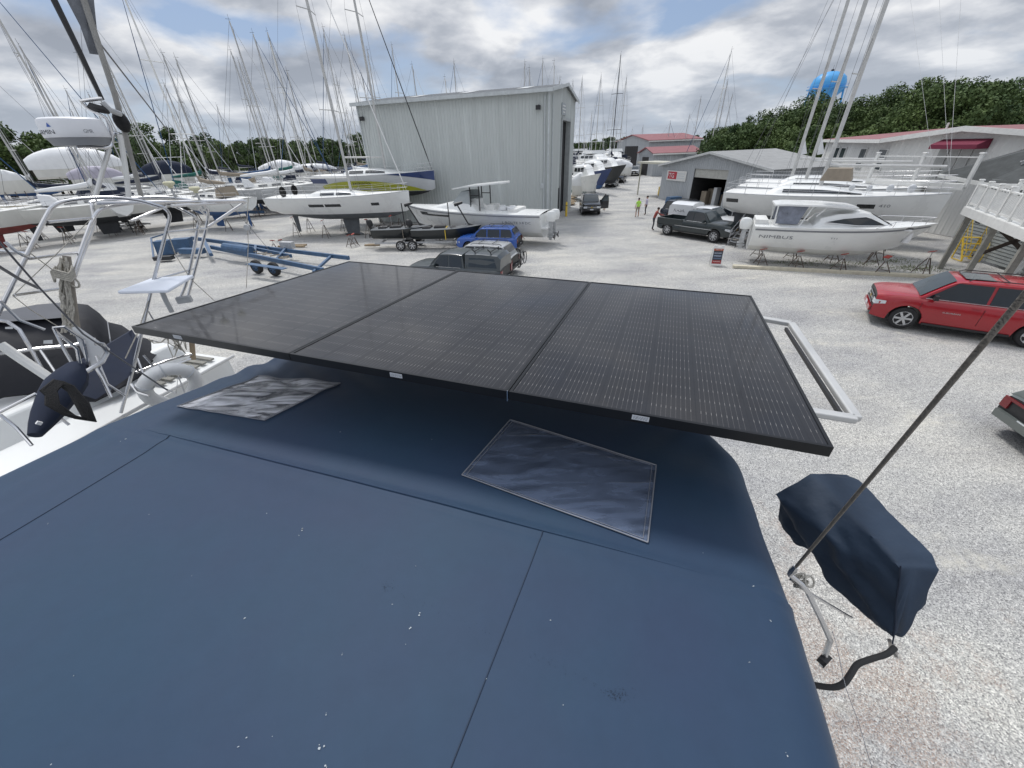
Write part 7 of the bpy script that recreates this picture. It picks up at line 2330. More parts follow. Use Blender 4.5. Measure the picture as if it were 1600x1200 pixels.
def workshop():
    A = px(1031, 311, 0); A = Vector((19.9, 54.0, 0)); B = Vector((24.4, 38.8, 0))
    d = (B - A).normalized(); W = (B - A).length; n = Vector((-d.y, d.x, 0))   # n points back (away from the lane)
    if n.x < 0: n = -n
    E, RZ, L = 3.85, 5.15, 8
    t = thing('workshop_building', 'low grey metal workshop with an open roller door and a red lettered sign', 'workshop')
    gable = lambda s: E + (RZ - E) * (1 - abs(s - W / 2) / (W / 2))
    sa, za = on_wall(1079, 300, A, d); sb, zb = on_wall(1131, 300, A, d); _, zt = on_wall(1100, 277, A, d)
    zt = 2.75; zd = 3.6
    mb = MB()
    out = 1 if Vector((d.y, -d.x, 0)).dot(n) < 0 else -1
    ribwall(mb, A, d, 0, sa, lambda s: 0, gable, out=out); ribwall(mb, A, d, sb, W, lambda s: 0, gable, out=out); ribwall(mb, A, d, sa, sb, lambda s: zd, gable, out=out)
    mb.build('gable_wall', M['shed2'], t, smooth=0)
    mb = MB(); ribwall(mb, A, n, 0, L, lambda s: 0, lambda s: E, out=1); ribwall(mb, B, n, 0, L, lambda s: 0, lambda s: E, out=-1); ribwall(mb, A + n * L, d, 0, W, lambda s: 0, gable, out=1)
    mb.build('side_wall', M['shed2'], t, smooth=0)
    a, b = A + d * sa, A + d * sb
    mb = MB()
    for k in range(8): mb.box((a + b) / 2 + n * .12 + Z * (lerp(zt, zd, (k + .5) / 8)), ((b - a).length, .06, (zd - zt) / 8 * .92), math.atan2(d.y, d.x))
    mb.build('roller_door', mat('roller_pale', (.44, .44, .41), .5), t, smooth=0)
    mb = MB(); D5 = 5.5
    mb.add([a + n * D5, b + n * D5, b + n * D5 + Z * zd, a + n * D5 + Z * zd, a, b, b + Z * zd, a + Z * zd], [(0, 1, 2, 3), (4, 0, 3, 7), (5, 1, 2, 6), (3, 2, 6, 7)]); mb.build('interior', M['dark'], t, smooth=0)
    ang = math.atan2(d.y, d.x)
    for k in range(9):
        mb = MB(); f = rnd.uniform(.06, .94); c = a.lerp(b, f) + n * rnd.uniform(1.2, 4) ; hh = rnd.uniform(.6, 2.0)
        mb.box(c + Z * (hh / 2), (rnd.uniform(.4, 1.2), .6, hh), ang + rnd.uniform(-.2, .2)); o = mb.build('shelf_stock', M[rnd.choice(['wood', 'lgrey', 'blueframe', 'tarpt', 'galv'])], t, smooth=0)
    mb = MB(); ov = .4
    for s0, s1 in ((-ov, W / 2), (W + ov, W / 2)):
        z0 = E - ov * (RZ - E) / (W / 2) + .06
        K = 50; vs = []
        for i in range(K * 4):
            q = -ov + (L + 2 * ov) * i / (K * 4 - 1); o = .05 if i % 4 == 3 else 0
            vs += [A + d * s0 + n * q + Z * (z0 + o), A + d * s1 + n * q + Z * (RZ + .06 + o)]
        mb.add(vs, [(2 * i, 2 * i + 2, 2 * i + 3, 2 * i + 1) for i in range(K * 4 - 1)])
    mb.build('roof', M['roofgrey'], t, smooth=0)
    mb = MB()
    for s0, s1 in ((-ov, W / 2), (W + ov, W / 2)):
        z0 = E - ov * (RZ - E) / (W / 2); mb.bar(A + d * s0 - n * ov + Z * z0, A + d * s1 - n * ov + Z * RZ, .05, .22)
    mb.bar(A - d * (ov + .05) - n * ov + Z * (E - .12), A - d * (ov + .05) + n * (L) + Z * (E - .12), .12, .2)
    mb.build('fascia', mat('fascia_pale', (.52, .53, .53), .5), t, smooth=0)
    # sign
    s0, z1 = on_wall(1044, 270, A, d); s1, z0 = on_wall(1072, 282, A, d)
    sg = MB(); sg.box(A + d * ((s0 + s1) / 2) - n * .10 + Z * 2.75, (s1 - s0, .06, 1.05), ang); sgo = sg.build('sign_panel', M['rail'], t, smooth=0)
    w_ = (s1 - s0)
    fn = lambda u, v: A + d * (s0 + .15 + u) - n * .15 + Z * (2.42 + v)
    q = MB(); q.box(A + d * (s0 + w_ * .30) - n * .14 + Z * 2.78, (w_ * .46, .015, .78), ang); q.build('red_block', M['letterred'], sgo, smooth=0)
    text_obj('FTG', w_ * .36, .5, lambda u, v: fn(u, v) - n * .02 + Z * .1, M['letterw'], sgo)
    for k in range(3):
        q = MB(); q.box(A + d * (s0 + w_ * .75) - n * .14 + Z * (3.0 - k * .24), (w_ * .36, .015, .10), ang); q.build('sign_line', M['lgrey'], sgo, smooth=0)
    mb = MB(); mb.box(A + d * -3.0 + Z * 3.95 + n * 1.5, (5.5, 3.0, .22), ang); mb.bar(A + d * -5.2 + n * .3, A + d * -5.2 + n * .3 + Z * 3.8, .15, .15); mb.build('lean_to_roof', mat('tan_fascia', (.46, .45, .38), .6), t, smooth=0)
workshop()

def red_roof(name, label, A, B, depth, E, RZ, mwall='shed2', gable_door=True):
    t = thing(name, label, 'building'); d = (B - A).normalized(); n = Vector((-d.y, d.x, 0))
    if n.y < 0: n = -n
    W = (B - A).length
    mb = MB(); out = 1 if Vector((d.y, -d.x, 0)).dot(n) < 0 else -1
    ribwall(mb, A, d, 0, W, lambda s: 0, lambda s: E, .5, .05, out=out); ribwall(mb, A + n * depth, d, 0, W, lambda s: 0, lambda s: E, .5, .05, out=-out)
    g = lambda s: E + (RZ - E) * (1 - abs(s - depth / 2) / (depth / 2))
    ribwall(mb, A, n, 0, depth, lambda s: 0, g, .5, .05, out=1); ribwall(mb, B, n, 0, depth, lambda s: 0, g, .5, .05, out=-1)
    mb.build('wall', M[mwall], t, smooth=0)
    mb = MB(); ov = .4
    for s0, s1 in ((-ov, depth / 2), (depth + ov, depth / 2)):
        z0 = E - ov * (RZ - E) / (depth / 2)
        mb.loft([[A - d * ov + n * s0 + Z * (z0 + .05), A - d * ov + n * s1 + Z * (RZ + .05), A - d * ov + n * s1 + Z * (RZ + .2), A - d * ov + n * s0 + Z * (z0 + .2)],
                 [B + d * ov + n * s0 + Z * (z0 + .05), B + d * ov + n * s1 + Z * (RZ + .05), B + d * ov + n * s1 + Z * (RZ + .2), B + d * ov + n * s0 + Z * (z0 + .2)]])
    mb.build('roof', M['roofred'], t, smooth=0)
    mb = MB(); mb.bar(A - d * ov - n * (ov + .02) + Z * (E - .1), B + d * ov - n * (ov + .02) + Z * (E - .1), .1, .25); mb.build('fascia', M['rail'], t, smooth=0)
    mb = MB(); mb.box(A - d * .06 + n * depth * .5 + Z * (E * .42), (.08, depth * .4, E * .84), math.atan2(d.y, d.x)); mb.build('door', M['dark'], t, smooth=0)
a = pr(1012, 240, 112); b = pr(1092, 236, 120); red_roof('red_roofed_shed', 'tall distant grey shed with a faded red roof at the end of the lane', G(a), G(b), 16, 6.4, 7.7)
a = pr(1021, 250, 96); b = pr(1093, 246, 100); red_roof('red_roofed_shed', 'lower grey shed with a red roof in front of the tall red roofed one', G(a), G(b), 9, 4.1, 5.1)
a = pr(1135, 250, 92); b = pr(1163, 246, 92); red_roof('red_roofed_shed', 'tiny far red roof peeping over the workshop ridge', G(a), G(b), 8, 4.3, 5.4)

def house():
    t = thing('clubhouse', 'white sided building with a maroon awning and low red roof behind the right boats', 'building')
    A = G(pr(1396, 220, 46)); B = G(pr(1690, 220, 40)); d = (B - A).normalized(); W = (B - A).length; n = Vector((-d.y, d.x, 0))
    if n.y < 0: n = -n
    sR, zR = on_wall(1517, 201, A, d); _, E = on_wall(1396, 217, A, d)
    RZ = zR + .0; E = min(E, RZ - .55)
    g = lambda s: lerp(E, RZ, s / sR) if s < sR else lerp(RZ, E, (s - sR) / (W - sR))
    mb = MB(); out = 1 if Vector((d.y, -d.x, 0)).dot(n) < 0 else -1
    ribwall(mb, A, d, 0, W, lambda s: 0, g, .42, .02, out=out); mb.build('gable_wall', M['siding'], t, smooth=0)
    C = G(pr(1292, 222, 60)); d2 = (C - A).normalized(); L2 = (C - A).length
    mb = MB(); ribwall(mb, A, d2, 0, L2, lambda s: 0, lambda s: E, .42, .02, out=1 if Vector((d2.y, -d2.x, 0)).dot(n) < 0 else -1)
    wl = mb.build('side_wall', M['siding'], t, smooth=0)
    nn = Vector((d2.y, -d2.x, 0)); nn = nn if nn.dot(Vector((A.x, A.y, 0))) < 0 else -nn
    for x in (1308, 1318, 1350, 1381):
        s0, z0 = on_wall(x, 238, A, d2); w_ = 1.1 if x < 1370 else 1.3
        mb = MB(); mb.box(A + d2 * s0 + nn * .05 + Z * (E - 1.35), (w_ + .2, .06, 1.55), math.atan2(d2.y, d2.x)); fr = mb.build('window', M['rail'], t, smooth=0)
        mb = MB()
        for k in (-1, 1): mb.box(A + d2 * (s0 + k * w_ * .25) + nn * .09 + Z * (E - 1.35), (w_ * .44, .03, 1.35), math.atan2(d2.y, d2.x))
        mb.build('pane', M['glass'], fr, smooth=0)
    # roof: two slopes meeting on the ridge line that runs back from the gable
    ridge = A + d * sR; back = n * 16 - d * 3
    mb = MB(); ov = .55
    e0 = A - d * ov - n * ov; zE = E - .06
    for si, (p0, p1, z0) in enumerate(((A - d * ov, ridge, zE), (B + d * ov, ridge, zE))):
        q0, q1 = p0 - n * ov, p1 - n * ov; r0, r1 = (C + (p0 - A) if si == 0 else p0 + back) , p1 + back
        mb.loft([[q0 + Z * (z0 + .04), q1 + Z * (RZ + .04), q1 + Z * (RZ + .14), q0 + Z * (z0 + .14)], [r0 + Z * (z0 + .04), r1 + Z * (RZ + .04), r1 + Z * (RZ + .14), r0 + Z * (z0 + .14)]])
    mb.build('roof', M['roofred'], t, smooth=0)
    mb = MB()
    for p0, z0, p1 in ((A - d * ov, zE, ridge), (B + d * ov, zE, ridge)): mb.bar(p0 - n * (ov + .03) + Z * (z0 + .02), p1 - n * (ov + .03) + Z * (RZ + .02), .07, .30)
    mb.bar(A - d * ov - n * ov + Z * (zE + .0), C - d * ov + Z * (zE + .0), .12, .26)
    mb.build('fascia', M['rail'], t, smooth=0)
    # awning
    s0, zz = on_wall(1470, 232, A, d); s1, _ = on_wall(1546, 230, A, d); _, zt = on_wall(1508, 217, A, d)
    _, zb = on_wall(1508, 232, A, d)
    fr = n * -1
    mb = MB(); P = [(0.05, zt), (.15, zt), (1.05, zb + .25), (1.05, zb), (0.05, zb)]
    mb.loft([[A + d * (s0 if k == 0 else s1) + fr * a + Z * b for a, b in P] for k in (0, 1)]); mb.build('awning', M['maroon'], t, smooth=0)
    mb = MB(); w_ = s1 - s0
    for k in range(4): mb.box(A + d * (s0 + w_ * (k + .5) / 4) + fr * .06 + Z * (zb - .95), (w_ / 4 - .1, .05, 2.1), math.atan2(d.y, d.x))
    mb.build('door_panel', mat('grey_door', (.40, .41, .40), .5), t, smooth=0)
    mb = MB(); mb.tube([ridge - d * 1.5 + Z * (RZ), ridge - d * 1.5 + Z * (RZ + .4)], .06, 6); mb.build('vent_pipe', M['rail'], t)
house()

def dark_roof_house():
    t = thing('shingle_roof_house', 'low grey sided house with a dark shingle roof under and behind the deck', 'house')
    ze, zr = 4.3, 5.5
    a, b, e = px(1468, 273, ze), px(1690, 309, ze), pr(1600, 236, 17)
    a = pr(1468, 271, 38); b = pr(1540, 285, 36); c = pr(1720, 300, 31); r0 = pr(1600, 233, 41); r1 = pr(1740, 200, 37)
    mb = MB()
    vs = [a, b, c, r1, r0]
    mb.loft([vs, [v - Z * .12 for v in vs]]); mb.build('roof', M['shingle'], t, smooth=0)
    mb = MB(); mb.bar(b - Z * .1, c - Z * .1, .06, .2); mb.bar(a - Z * .1, b - Z * .1, .06, .2); mb.build('fascia', M['rail'], t, smooth=0)
    # clapboard wall under
    w0, w1 = G(px(1530, 300, 3.0)) , G(px(1700, 340, 3.0)); w0 = G(b) * 1.01; w1 = G(c) * 1.01
    d = (w1 - w0).normalized(); mb = MB()
    L = (w1 - w0).length; n = Vector((d.y, -d.x, 0)); n = n if n.dot(w0) < 0 else -n
    for k in range(24):
        z = .15 + k * .16
        mb.add([w0 + n * .03 + Z * z, w1 + n * .03 + Z * z, w1 + Z * (z + .155), w0 + Z * (z + .155)], [(0, 1, 2, 3)])
    mb.build('clapboard_wall', mat('grey_clapboard', (.26, .28, .28), .7, 0, .1, 2), t, smooth=0)
    mb = MB(); q = pr(1594, 262, 36.5); mb.tube([q, q + Z * .35], .05, 6); mb.box(q + Z * .3, (.3, .1, .06)); mb.build('roof_vent', M['galv'], t)
dark_roof_house()

def railing(t, pts, h=1.0, post=.13, sp=1.25, bal=True, mname='rail'):
    for i in range(len(pts) - 1):
        a, b = pts[i], pts[i + 1]; d = b - a; L = d.length; n = max(1, round(L / sp))
        s = MB()
        s.bar(a + Z * (h - .05), b + Z * (h - .05), .10, .05); s.bar(a + Z * .14, b + Z * .14, .05, .08); s.build('rail_beam', M[mname], t, smooth=0)
        for k in range(n + (1 if i == len(pts) - 2 else 0)):
            p = a + d * (k / n)
            s = MB(); s.box(p + Z * (h / 2 + .05), (post, post, h + .12), math.atan2(d.y, d.x)); s.box(p + Z * (h + .15), (post * 1.5, post * 1.5, .05), math.atan2(d.y, d.x), 0, .8); s.build('post', M[mname], t, smooth=0)
        if bal:
            s = MB(); m = int(L / .125)
            for k in range(m): s.box(a + d * ((k + .5) / m) + Z * (h / 2), (.035, .035, h - .25), math.atan2(d.y, d.x))
            s.build('balusters', M[mname], t, smooth=0)
def deck():
    t = thing('raised_deck', 'white railed raised timber deck on posts at the right edge', 'deck')
    z = 3.05
    a, b = px(1508, 322, z), px(1640, 372, z)
    a0 = px(1482, 318, z)
    u = (b - a).normalized(); n = Vector((-u.y, u.x, 0)); n = n if n.dot(Vector((a.x, a.y, 0))) > 0 else -n
    wd = 4.2
    s = MB(); s.loft([[a, b, b + n * wd, a + n * wd], [p - Z * .05 for p in (a, b, b + n * wd, a + n * wd)]]); s.build('deck_boards', M['rail'], t, smooth=0)
    s = MB(); s.bar(a - Z * .20, b - Z * .20, .05, .36); s.bar(a - Z * .20, a + n * wd - Z * .20, .05, .36); s.build('fascia', M['rail'], t, smooth=0)
    railing(t, [a + n * wd, a + n * .1, b + n * .1], 1.05)
    for k, off in ((.04, .25), (.42, .25), (.80, .25), (.04, 3.4), (.5, 3.4)):
        p = a.lerp(b, k) + n * off; s = MB(); s.box((p.x, p.y, (z - .3) / 2), (.2, .2, z - .3), math.atan2(u.y, u.x)); s.build('support_post', M['greywood'], t, smooth=0)
    s = MB(); p, q = a.lerp(b, .04) + n * 1.2, a.lerp(b, .04) + n * 3.4
    s.bar((p.x, p.y, .7), (q.x, q.y, 2.4), .06, .18); s.bar((p.x, p.y, 2.4), (q.x, q.y, .7), .06, .18); s.build('cross_brace', M['darkwood'], t, smooth=0)
    # lower white stair box and rail at the right edge
    s = MB(); c = px(1592, 412, .3); s.box((c.x + .3, c.y, .35), (1.2, .9, .7), math.atan2(u.y, u.x)); tag(s.build('planter_box', M['rail'], smooth=0), 'white timber box under the deck stairs at the right edge', 'box')
    t2 = thing('deck_stairs', 'white stair railing descending in front of the raised deck', 'stairs')
    p0, p1 = px(1575, 440, .1), px(1640, 372, 1.6)
    s = MB(); s.bar(p0 + Z * .9, p1 + Z * .9, .09, .05); s.bar(p0 + Z * .15, p1 + Z * .15, .05, .2)
    s.build('stringer', M['rail'], t2, smooth=0)
    for k in range(5):
        p = p0.lerp(p1, k / 4); s = MB(); s.box(p + Z * .5, (.11, .11, 1.0)); s.build('post', M['rail'], t2, smooth=0)
    # back railing behind the striped boat
    t3 = thing('deck_railing', 'white railing line crossing in front of the clubhouse wall', 'railing')
    q0, q1, q2 = px(1352, 282, 3.1), px(1500, 286, 3.2), px(1520, 300, 3.2)
    q0 = pr(1354, 286, 38); q1 = pr(1510, 288, 35); q0.z = q1.z = (q0.z + q1.z) / 2
    railing(t3, [q0, q1], 1.5, .15, 3.4, False)
    s = MB(); s.bar(q0 + Z * .0, q1 + Z * .0, .3, .3); s.build('edge_beam', M['rail'], t3, smooth=0)
    for k in (0.05, .35, .65):
        p = q0.lerp(q1, k); s = MB(); s.box((p.x, p.y, q0.z / 2 - .1), (.15, .15, q0.z - .2)); s.build('support_post', M['greywood'], t3, smooth=0)
    # clutter beneath
    t4 = thing('sign_plate', 'small black sign plate hanging under the raised deck', 'sign'); p = px(1530, 343, 2.3); s = MB(); s.box(p, (.5, .05, .35), math.atan2(u.y, u.x)); s.bar(p + Z * .17, p + Z * .5, .02, .02); s.build('plate', M['black'], t4, smooth=0)
    s = MB(); p = px(1568, 372, .8)
    for k in range(14): s.tube([p + Vector((rnd.uniform(-.8, .8), rnd.uniform(-.5, .5), rnd.uniform(-.6, .4))) for _ in range(3)], .04, 5)
    tag(s.build('scrap_pile', M['black'], smooth=0), 'dark tangle of stored gear in the shade under the deck', 'stored gear')
deck()

def water_tower():
    p = pr(1292, 138, 230)
    t = thing('water_tower', 'bright blue water tower with legs rising above the wooded hill', 'water tower', (p.x, p.y, 0))
    bl = mat('tower_blue', (0.06, 0.32, 0.66), .4, 0, .06, .3)
    r = 5.9; zc = p.z + .6
    s = MB()
    prof = [(0, -4.9), (1.2, -4.6), (2.2, -4.0), (4.0, -3.3), (5.3, -2.2), (r, -.6), (r, 1.0), (5.3, 2.7), (3.8, 3.9), (1.8, 4.6), (0, 4.8)]
    s.lathe(prof, (0, 0, zc), 36); s.build('tank', bl, t, smooth=50)
    s = MB(); s.lathe([(1.2, -4.6), (1.1, -zc)], (0, 0, zc), 16); s.build('riser', bl, t)
    s = MB(); s.lathe([(r, -.9), (r + 1.0, -.9), (r + 1.0, -.7), (r, -.7)], (0, 0, zc), 36); 
    s.tube([((r + .95) * math.cos(a), (r + .95) * math.sin(a), zc + .3) for a in [2 * PI * k / 30 for k in range(30)]], .06, 5, closed=True); s.build('walkway', bl, t)
    s = MB(); s.lathe([(.5, 4.7), (.5, 5.3), (0, 5.5)], (0, 0, zc), 10); s.tube([(0, 0, zc + 5), (0, 0, zc + 6.6)], .05, 5); s.build('cap', M['black'], t)
    for k in range(6):
        a = 2 * PI * k / 6 + .3
        s = MB(); s.tube([(5.6 * math.cos(a), 5.6 * math.sin(a), zc - 1), (8 * math.cos(a), 8 * math.sin(a), 0)], .32, 8); s.build('leg', bl, t)
water_tower()

# ================================================================== trees
def leaf_mat():
    m, nt, b = nodes('foliage')
    N, L = nt.nodes.new, nt.links.new
    tc = N('ShaderNodeTexCoord'); n = N('ShaderNodeTexNoise'); n.inputs['Scale'].default_value = .11; n.inputs['Detail'].default_value = 7; n.inputs['Roughness'].default_value = .8; L(tc.outputs['Object'], n.inputs[0])
    r = N('ShaderNodeValToRGB'); e = r.color_ramp.elements
    e[0].position, e[0].color = .36, (.030, .060, .026, 1); e[1].position, e[1].color = .62, (.105, .150, .045, 1)
    L(n.outputs[0], r.inputs[0]); L(r.outputs[0], b.inputs['Base Color']); b.inputs['Roughness'].default_value = .7; b.inputs['Specular IOR Level'].default_value = .25
    return m
LEAF = leaf_mat()
def wood(name, label, trees, leaf=.42, density=1.0, seed=1):
    """trees: (x, y, height, radius); every crown is many leaf sized faces spread through lumpy clumps"""
    rg = np.random.default_rng(seed)
    V, F = [], []
    tv, tf = [], []
    trunk = MB()
    for (x, y, h, r) in trees:
        nc = int(15 * density) + 8
        ctr = []
        for k in range(nc):
            a = rg.uniform(0, 2 * PI); zz = rg.uniform(-.72, 1.0); rad = math.sqrt(max(0, 1 - zz * zz * .85)) * rg.uniform(.35, .95)
            ctr.append((x + r * rad * math.cos(a), y + r * rad * math.sin(a), h * .56 + h * .40 * zz, r * rg.uniform(.24, .42)))
        ctr.append((x, y, h * .55, r * .6))
        for (cx_, cy_, cz_, cr) in ctr:
            m = int(85 * density * (cr / 1.3) ** 1.5 + 24)
            d = rg.normal(size=(m, 3)); d /= np.linalg.norm(d, axis=1)[:, None]
            rr = cr * rg.uniform(.55, 1.08, size=(m, 1))
            c = np.array([cx_, cy_, cz_]) + d * rr * np.array([1, 1, .78])
            a = rg.normal(size=(m, 3)); a /= np.linalg.norm(a, axis=1)[:, None]
            b = np.cross(a, d + rg.normal(scale=.35, size=(m, 3))); b /= (np.linalg.norm(b, axis=1)[:, None] + 1e-6)
            s = leaf * rg.uniform(.5, 1.2, size=(m, 1))
            q = np.stack([c - a * s * .5, c + b * s * .45, c + a * s * .6, c - b * s * .4], axis=1)
            V.append(q.reshape(-1, 3))
        trunk.tube([(x, y, 0), (x + .1, y, h * .35), (x - .1, y + .1, h * .7)], [r * .07, r * .05, r * .02], 6)
        for k in range(4):
            a = rg.uniform(0, 6.28); trunk.tube([(x, y, h * .35), (x + r * .6 * math.cos(a), y + r * .6 * math.sin(a), h * .65)], [r * .03, r * .01], 5)
    V = np.concatenate(V); n = len(V) // 4
    me = bpy.data.meshes.new(name)
    me.vertices.add(len(V)); me.vertices.foreach_set('co', V.astype(np.float32).ravel())
    me.loops.add(n * 4); me.loops.foreach_set('vertex_index', np.arange(n * 4, dtype=np.int32))
    me.polygons.add(n); me.polygons.foreach_set('loop_start', np.arange(n, dtype=np.int32) * 4); me.polygons.foreach_set('loop_total', np.full(n, 4, dtype=np.int32))
    me.update(); me.validate()
    me.materials.append(LEAF)
    o = bpy.data.objects.new(name, me); col.objects.link(o)
    tag(o, label, 'trees', kind='stuff')
    trunk.build('trunks', mat('bark', (.09, .075, .06), .9, 0, .3, 3), o)
    return o
def skyline(profile, d0, rows, step, seed, hmin=5):
    """profile: (pixel x, pixel y) of the tree tops; plants rows of trees reaching it"""
    rg = random.Random(seed); out = []
    for k in range(rows):
        D = d0 + k * 9
        x = profile[0][0]
        while x < profile[-1][0]:
            for i in range(len(profile) - 1):
                if profile[i][0] <= x <= profile[i + 1][0]:
                    y = lerp(profile[i][1], profile[i + 1][1], (x - profile[i][0]) / max(1, profile[i + 1][0] - profile[i][0])); break
            p = pr(x, y, D + rg.uniform(-3, 3)); top = max(p.z * (rg.uniform(.82, 1.12) if k == rows - 1 else rg.uniform(.66, .98)), hmin)
            r = min(5.6, max(2.6, top * .36)) * rg.uniform(.85, 1.2)
            out.append((p.x, p.y, top * 1.02, r))
            w = (pr(x + 10, y, D) - pr(x, y, D)).length / 10
            x += r * step / w * rg.uniform(.8, 1.2)
    return out
wood('wooded_hill', 'dense green broadleaf wood behind the clubhouse and water tower', skyline([(1128, 205), (1180, 187), (1240, 172), (1262, 158), (1330, 160), (1350, 168), (1420, 145), (1460, 132), (1550, 128), (1600, 132), (1760, 110)], 82, 4, 1.15, 5), .32, 2.3, 3)
wood('left_treeline', 'dark green treeline behind the crowded yachts at left', skyline([(-160, 182), (0, 192), (30, 200), (60, 212), (110, 213), (180, 208), (240, 202), (260, 206), (300, 214), (330, 220), (400, 216), (445, 214), (480, 217), (560, 218), (600, 222)], 128, 3, 1.25, 6, hmin=7), .5, 1.2, 4)
wood('distant_treeline', 'thin distant line of trees at the end of the gravel lane', skyline([(880, 222), (930, 222), (945, 216), (1000, 218), (1110, 214), (1140, 206)], 260, 2, 1.1, 7, hmin=6), 1.3, .55, 5)

# ================================================================== far boats
FAR = {}
COV = {'tarpn': 'navy', 'tarpg': 'green', 'tarpr': 'red', 'tarpt': 'tan', 'tarpw': 'white', 'tarpb': 'blue'}
BOT = {'antired': 'red', 'antiblue': 'blue', 'antiblack': 'black', 'antigreen': 'green', 'antigrey': 'grey'}
def far_yacht(key):
    """prototype: hull, deck, cabin, keel, mast with spreaders, boom with sail cover"""
    top, bot, cov, mh, L, mm = key
    if key in FAR: return copy_tree(FAR[key])
    t = thing('sailing_yacht', 'x', 'yacht')
    h = Hull(L, L * .31, fb=1.15, dr=.6, tw=.6, bow=.9, p=.42, pb=.7, mx=.42, bx=2.2, stemk=3.2, bowup=.3)
    h.mesh(16, 4, 3).build('hull', [M[top], M[bot], M[top]], t, smooth=50)
    h.deck(n=14).build('deck', M['deckw'], t)
    s, side = cabin(h, .25, .78, L * .19, .5, front=.5, back=.1, n=8); cb = s.build('cabin', M['gelold'], t, smooth=45)
    s = MB()
    for sd in (1, -1):
        for a in (.34, .46, .58):
            s.add([side(a, .3, sd, .02), side(a + .08, .3, sd, .02), side(a + .08, .75, sd, .02), side(a, .75, sd, .02)], [(0, 1, 2, 3)])
    s.build('window', M['tglass'], cb, smooth=0)
    keel_rudder(t, h, 1.7, bot, bulb=False)
    rig(t, h, 1.3, mh, .56, .078, mm, 2 if mh > 13 else 1, boom=L * .34, cover=cov, furl=True, wr=.012, fine=False, jib=rnd.choice(['letterw', 'lgrey', 'tarpb']))
    s = MB(); x0 = -L / 2 + L * .22
    s.loft([[Vector((x0 + a, w, 1.35)), Vector((x0 + a, w * .8, 1.35 + hh)), Vector((x0 + a, -w * .8, 1.35 + hh)), Vector((x0 + a, -w, 1.35))] for a, w, hh in ((0, 1.0, .9), (.7, 1.0, .75), (1.2, .9, .1))]); s.build('sprayhood', M[cov or 'tarpn'], t, smooth=0)
    s = MB()
    for z in (.6, .3):
        for sd in (1, -1): s.tube([h.pt(i / 8, h.sheer(i / 8), sd) + Vector((0, 0, z)) for i in range(9)], .012, 4)
    for sd in (1, -1):
        for i in range(9): s.tube([h.pt(i / 8, h.sheer(i / 8), sd), h.pt(i / 8, h.sheer(i / 8), sd) + Vector((0, 0, .6))], .014, 4)
    s.build('guard_rails', M['steel'], t)
    FAR[key] = t
    return t
def place_far(p, ztop, rz, key_src, label, group, WL=1.75, stands=True):
    """mast foot at p, mast top at ztop"""
    top, bot, cov, L, mm = key_src
    mh = round((ztop - WL - 1.3) / 1.5) * 1.5
    mh = max(9.0, mh)
    first = (top, bot, cov, mh, L, mm) not in FAR
    t = far_yacht((top, bot, cov, mh, L, mm))
    sc = (ztop - WL) / (mh + 1.3)
    sc = max(.85, min(1.2, sc))
    xm = (-L / 2 + L * .56) * sc
    t.location = (p.x - xm * math.cos(rz), p.y - xm * math.sin(rz), ztop - (mh + 1.3) * sc)
    t.location.z = max(1.3, min(t.location.z, 2.6))
    t.rotation_euler = (0, 0, rz); t.scale = (sc, sc, sc)
    t['label'] = label; t['group'] = group
    if stands:
        w = Matrix.Translation((t.location.x, t.location.y, 0)) @ Matrix.Rotation(rz, 4, 'Z')
        for x in (-L * .25, L * .2):
            for sd in (1, -1): jack_stand(w @ Vector((x, sd * 1.2, 0)), 1.5, 0, 'boat stand under the far rows of yachts', 'stands under the far yachts')
    return t
def mast_at(x, y, ztop, dmin=42, dmax=170):
    v = ray(x, y); el = v.z / math.hypot(v.x, v.y); D = (ztop - H) / max(el, .02)
    D = max(dmin, min(dmax, D)); p = pr(x, y, D); return Vector((p.x, p.y, 0)), p.z
keys = [('gel', 'antiblack', 'tarpn', 10.5, 'mast'), ('gelold', 'antiblue', 'tarpw', 11.5, 'mast'), ('gelold', 'antired', 'tarpn', 10.0, 'mast'), ('gel', 'antiblue', 'tarpt', 11.0, 'mastwhite'), ('navy', 'antired', 'tarpb', 11.0, 'mast'), ('cream', 'antiblack', 'tarpg', 9.5, 'mast')]
left = [(30, 72, 15), (122, 84, 17), (172, 120, 15), (178, -40, 19), (252, 84, 17), (258, 132, 14), (276, 148, 14), (362, 80, 17), (372, 96, 16), (397, 53, 18), (419, 50, 19), (420, 65, 18), (447, 112, 15), (425, 146, 14), (503, 44, 19), (540, 57, 18.5), (573, 80, 17.5), (566, 116, 15), (526, 122, 16), (540, 170, 13)]
spots = []
for i, (x, y, z) in enumerate(left):
    p, zt = mast_at(x, y, z)
    place_far(p, zt, R_([150, 20, -30, 165, 200, 35, 170, 10][i % 8] + rnd.uniform(-12, 12)), keys[[0, 1, 2, 3, 0, 5, 1, 4][i % 8]], 'yacht with a tall bare mast standing among the crowded rows left of the shed', 'yachts crowded left of the shed', stands=p.length < 75)
rr = random.Random(4)
for i in range(12):
    x = rr.uniform(-20, 600); z = rr.uniform(12.5, 16.5); D = rr.uniform(72, 122); q = pr(x, 250, D)
    place_far(Vector((q.x, q.y, 0)), z, R_(rr.choice([0, 160, 180, 25]) + rr.uniform(-12, 12)), keys[rr.choice([0, 1, 2, 3, 0, 1, 5])], 'yacht with a tall bare mast standing among the crowded rows left of the shed', 'yachts crowded left of the shed', stands=False)
behind = [(611, 72, 19), (645, 102, 17), (708, 97, 18), (696, 121, 16), (819, 98, 18), (828, 107, 17), (847, 93, 19), (867, 96, 18), (874, 122, 16), (896, 128, 16)]
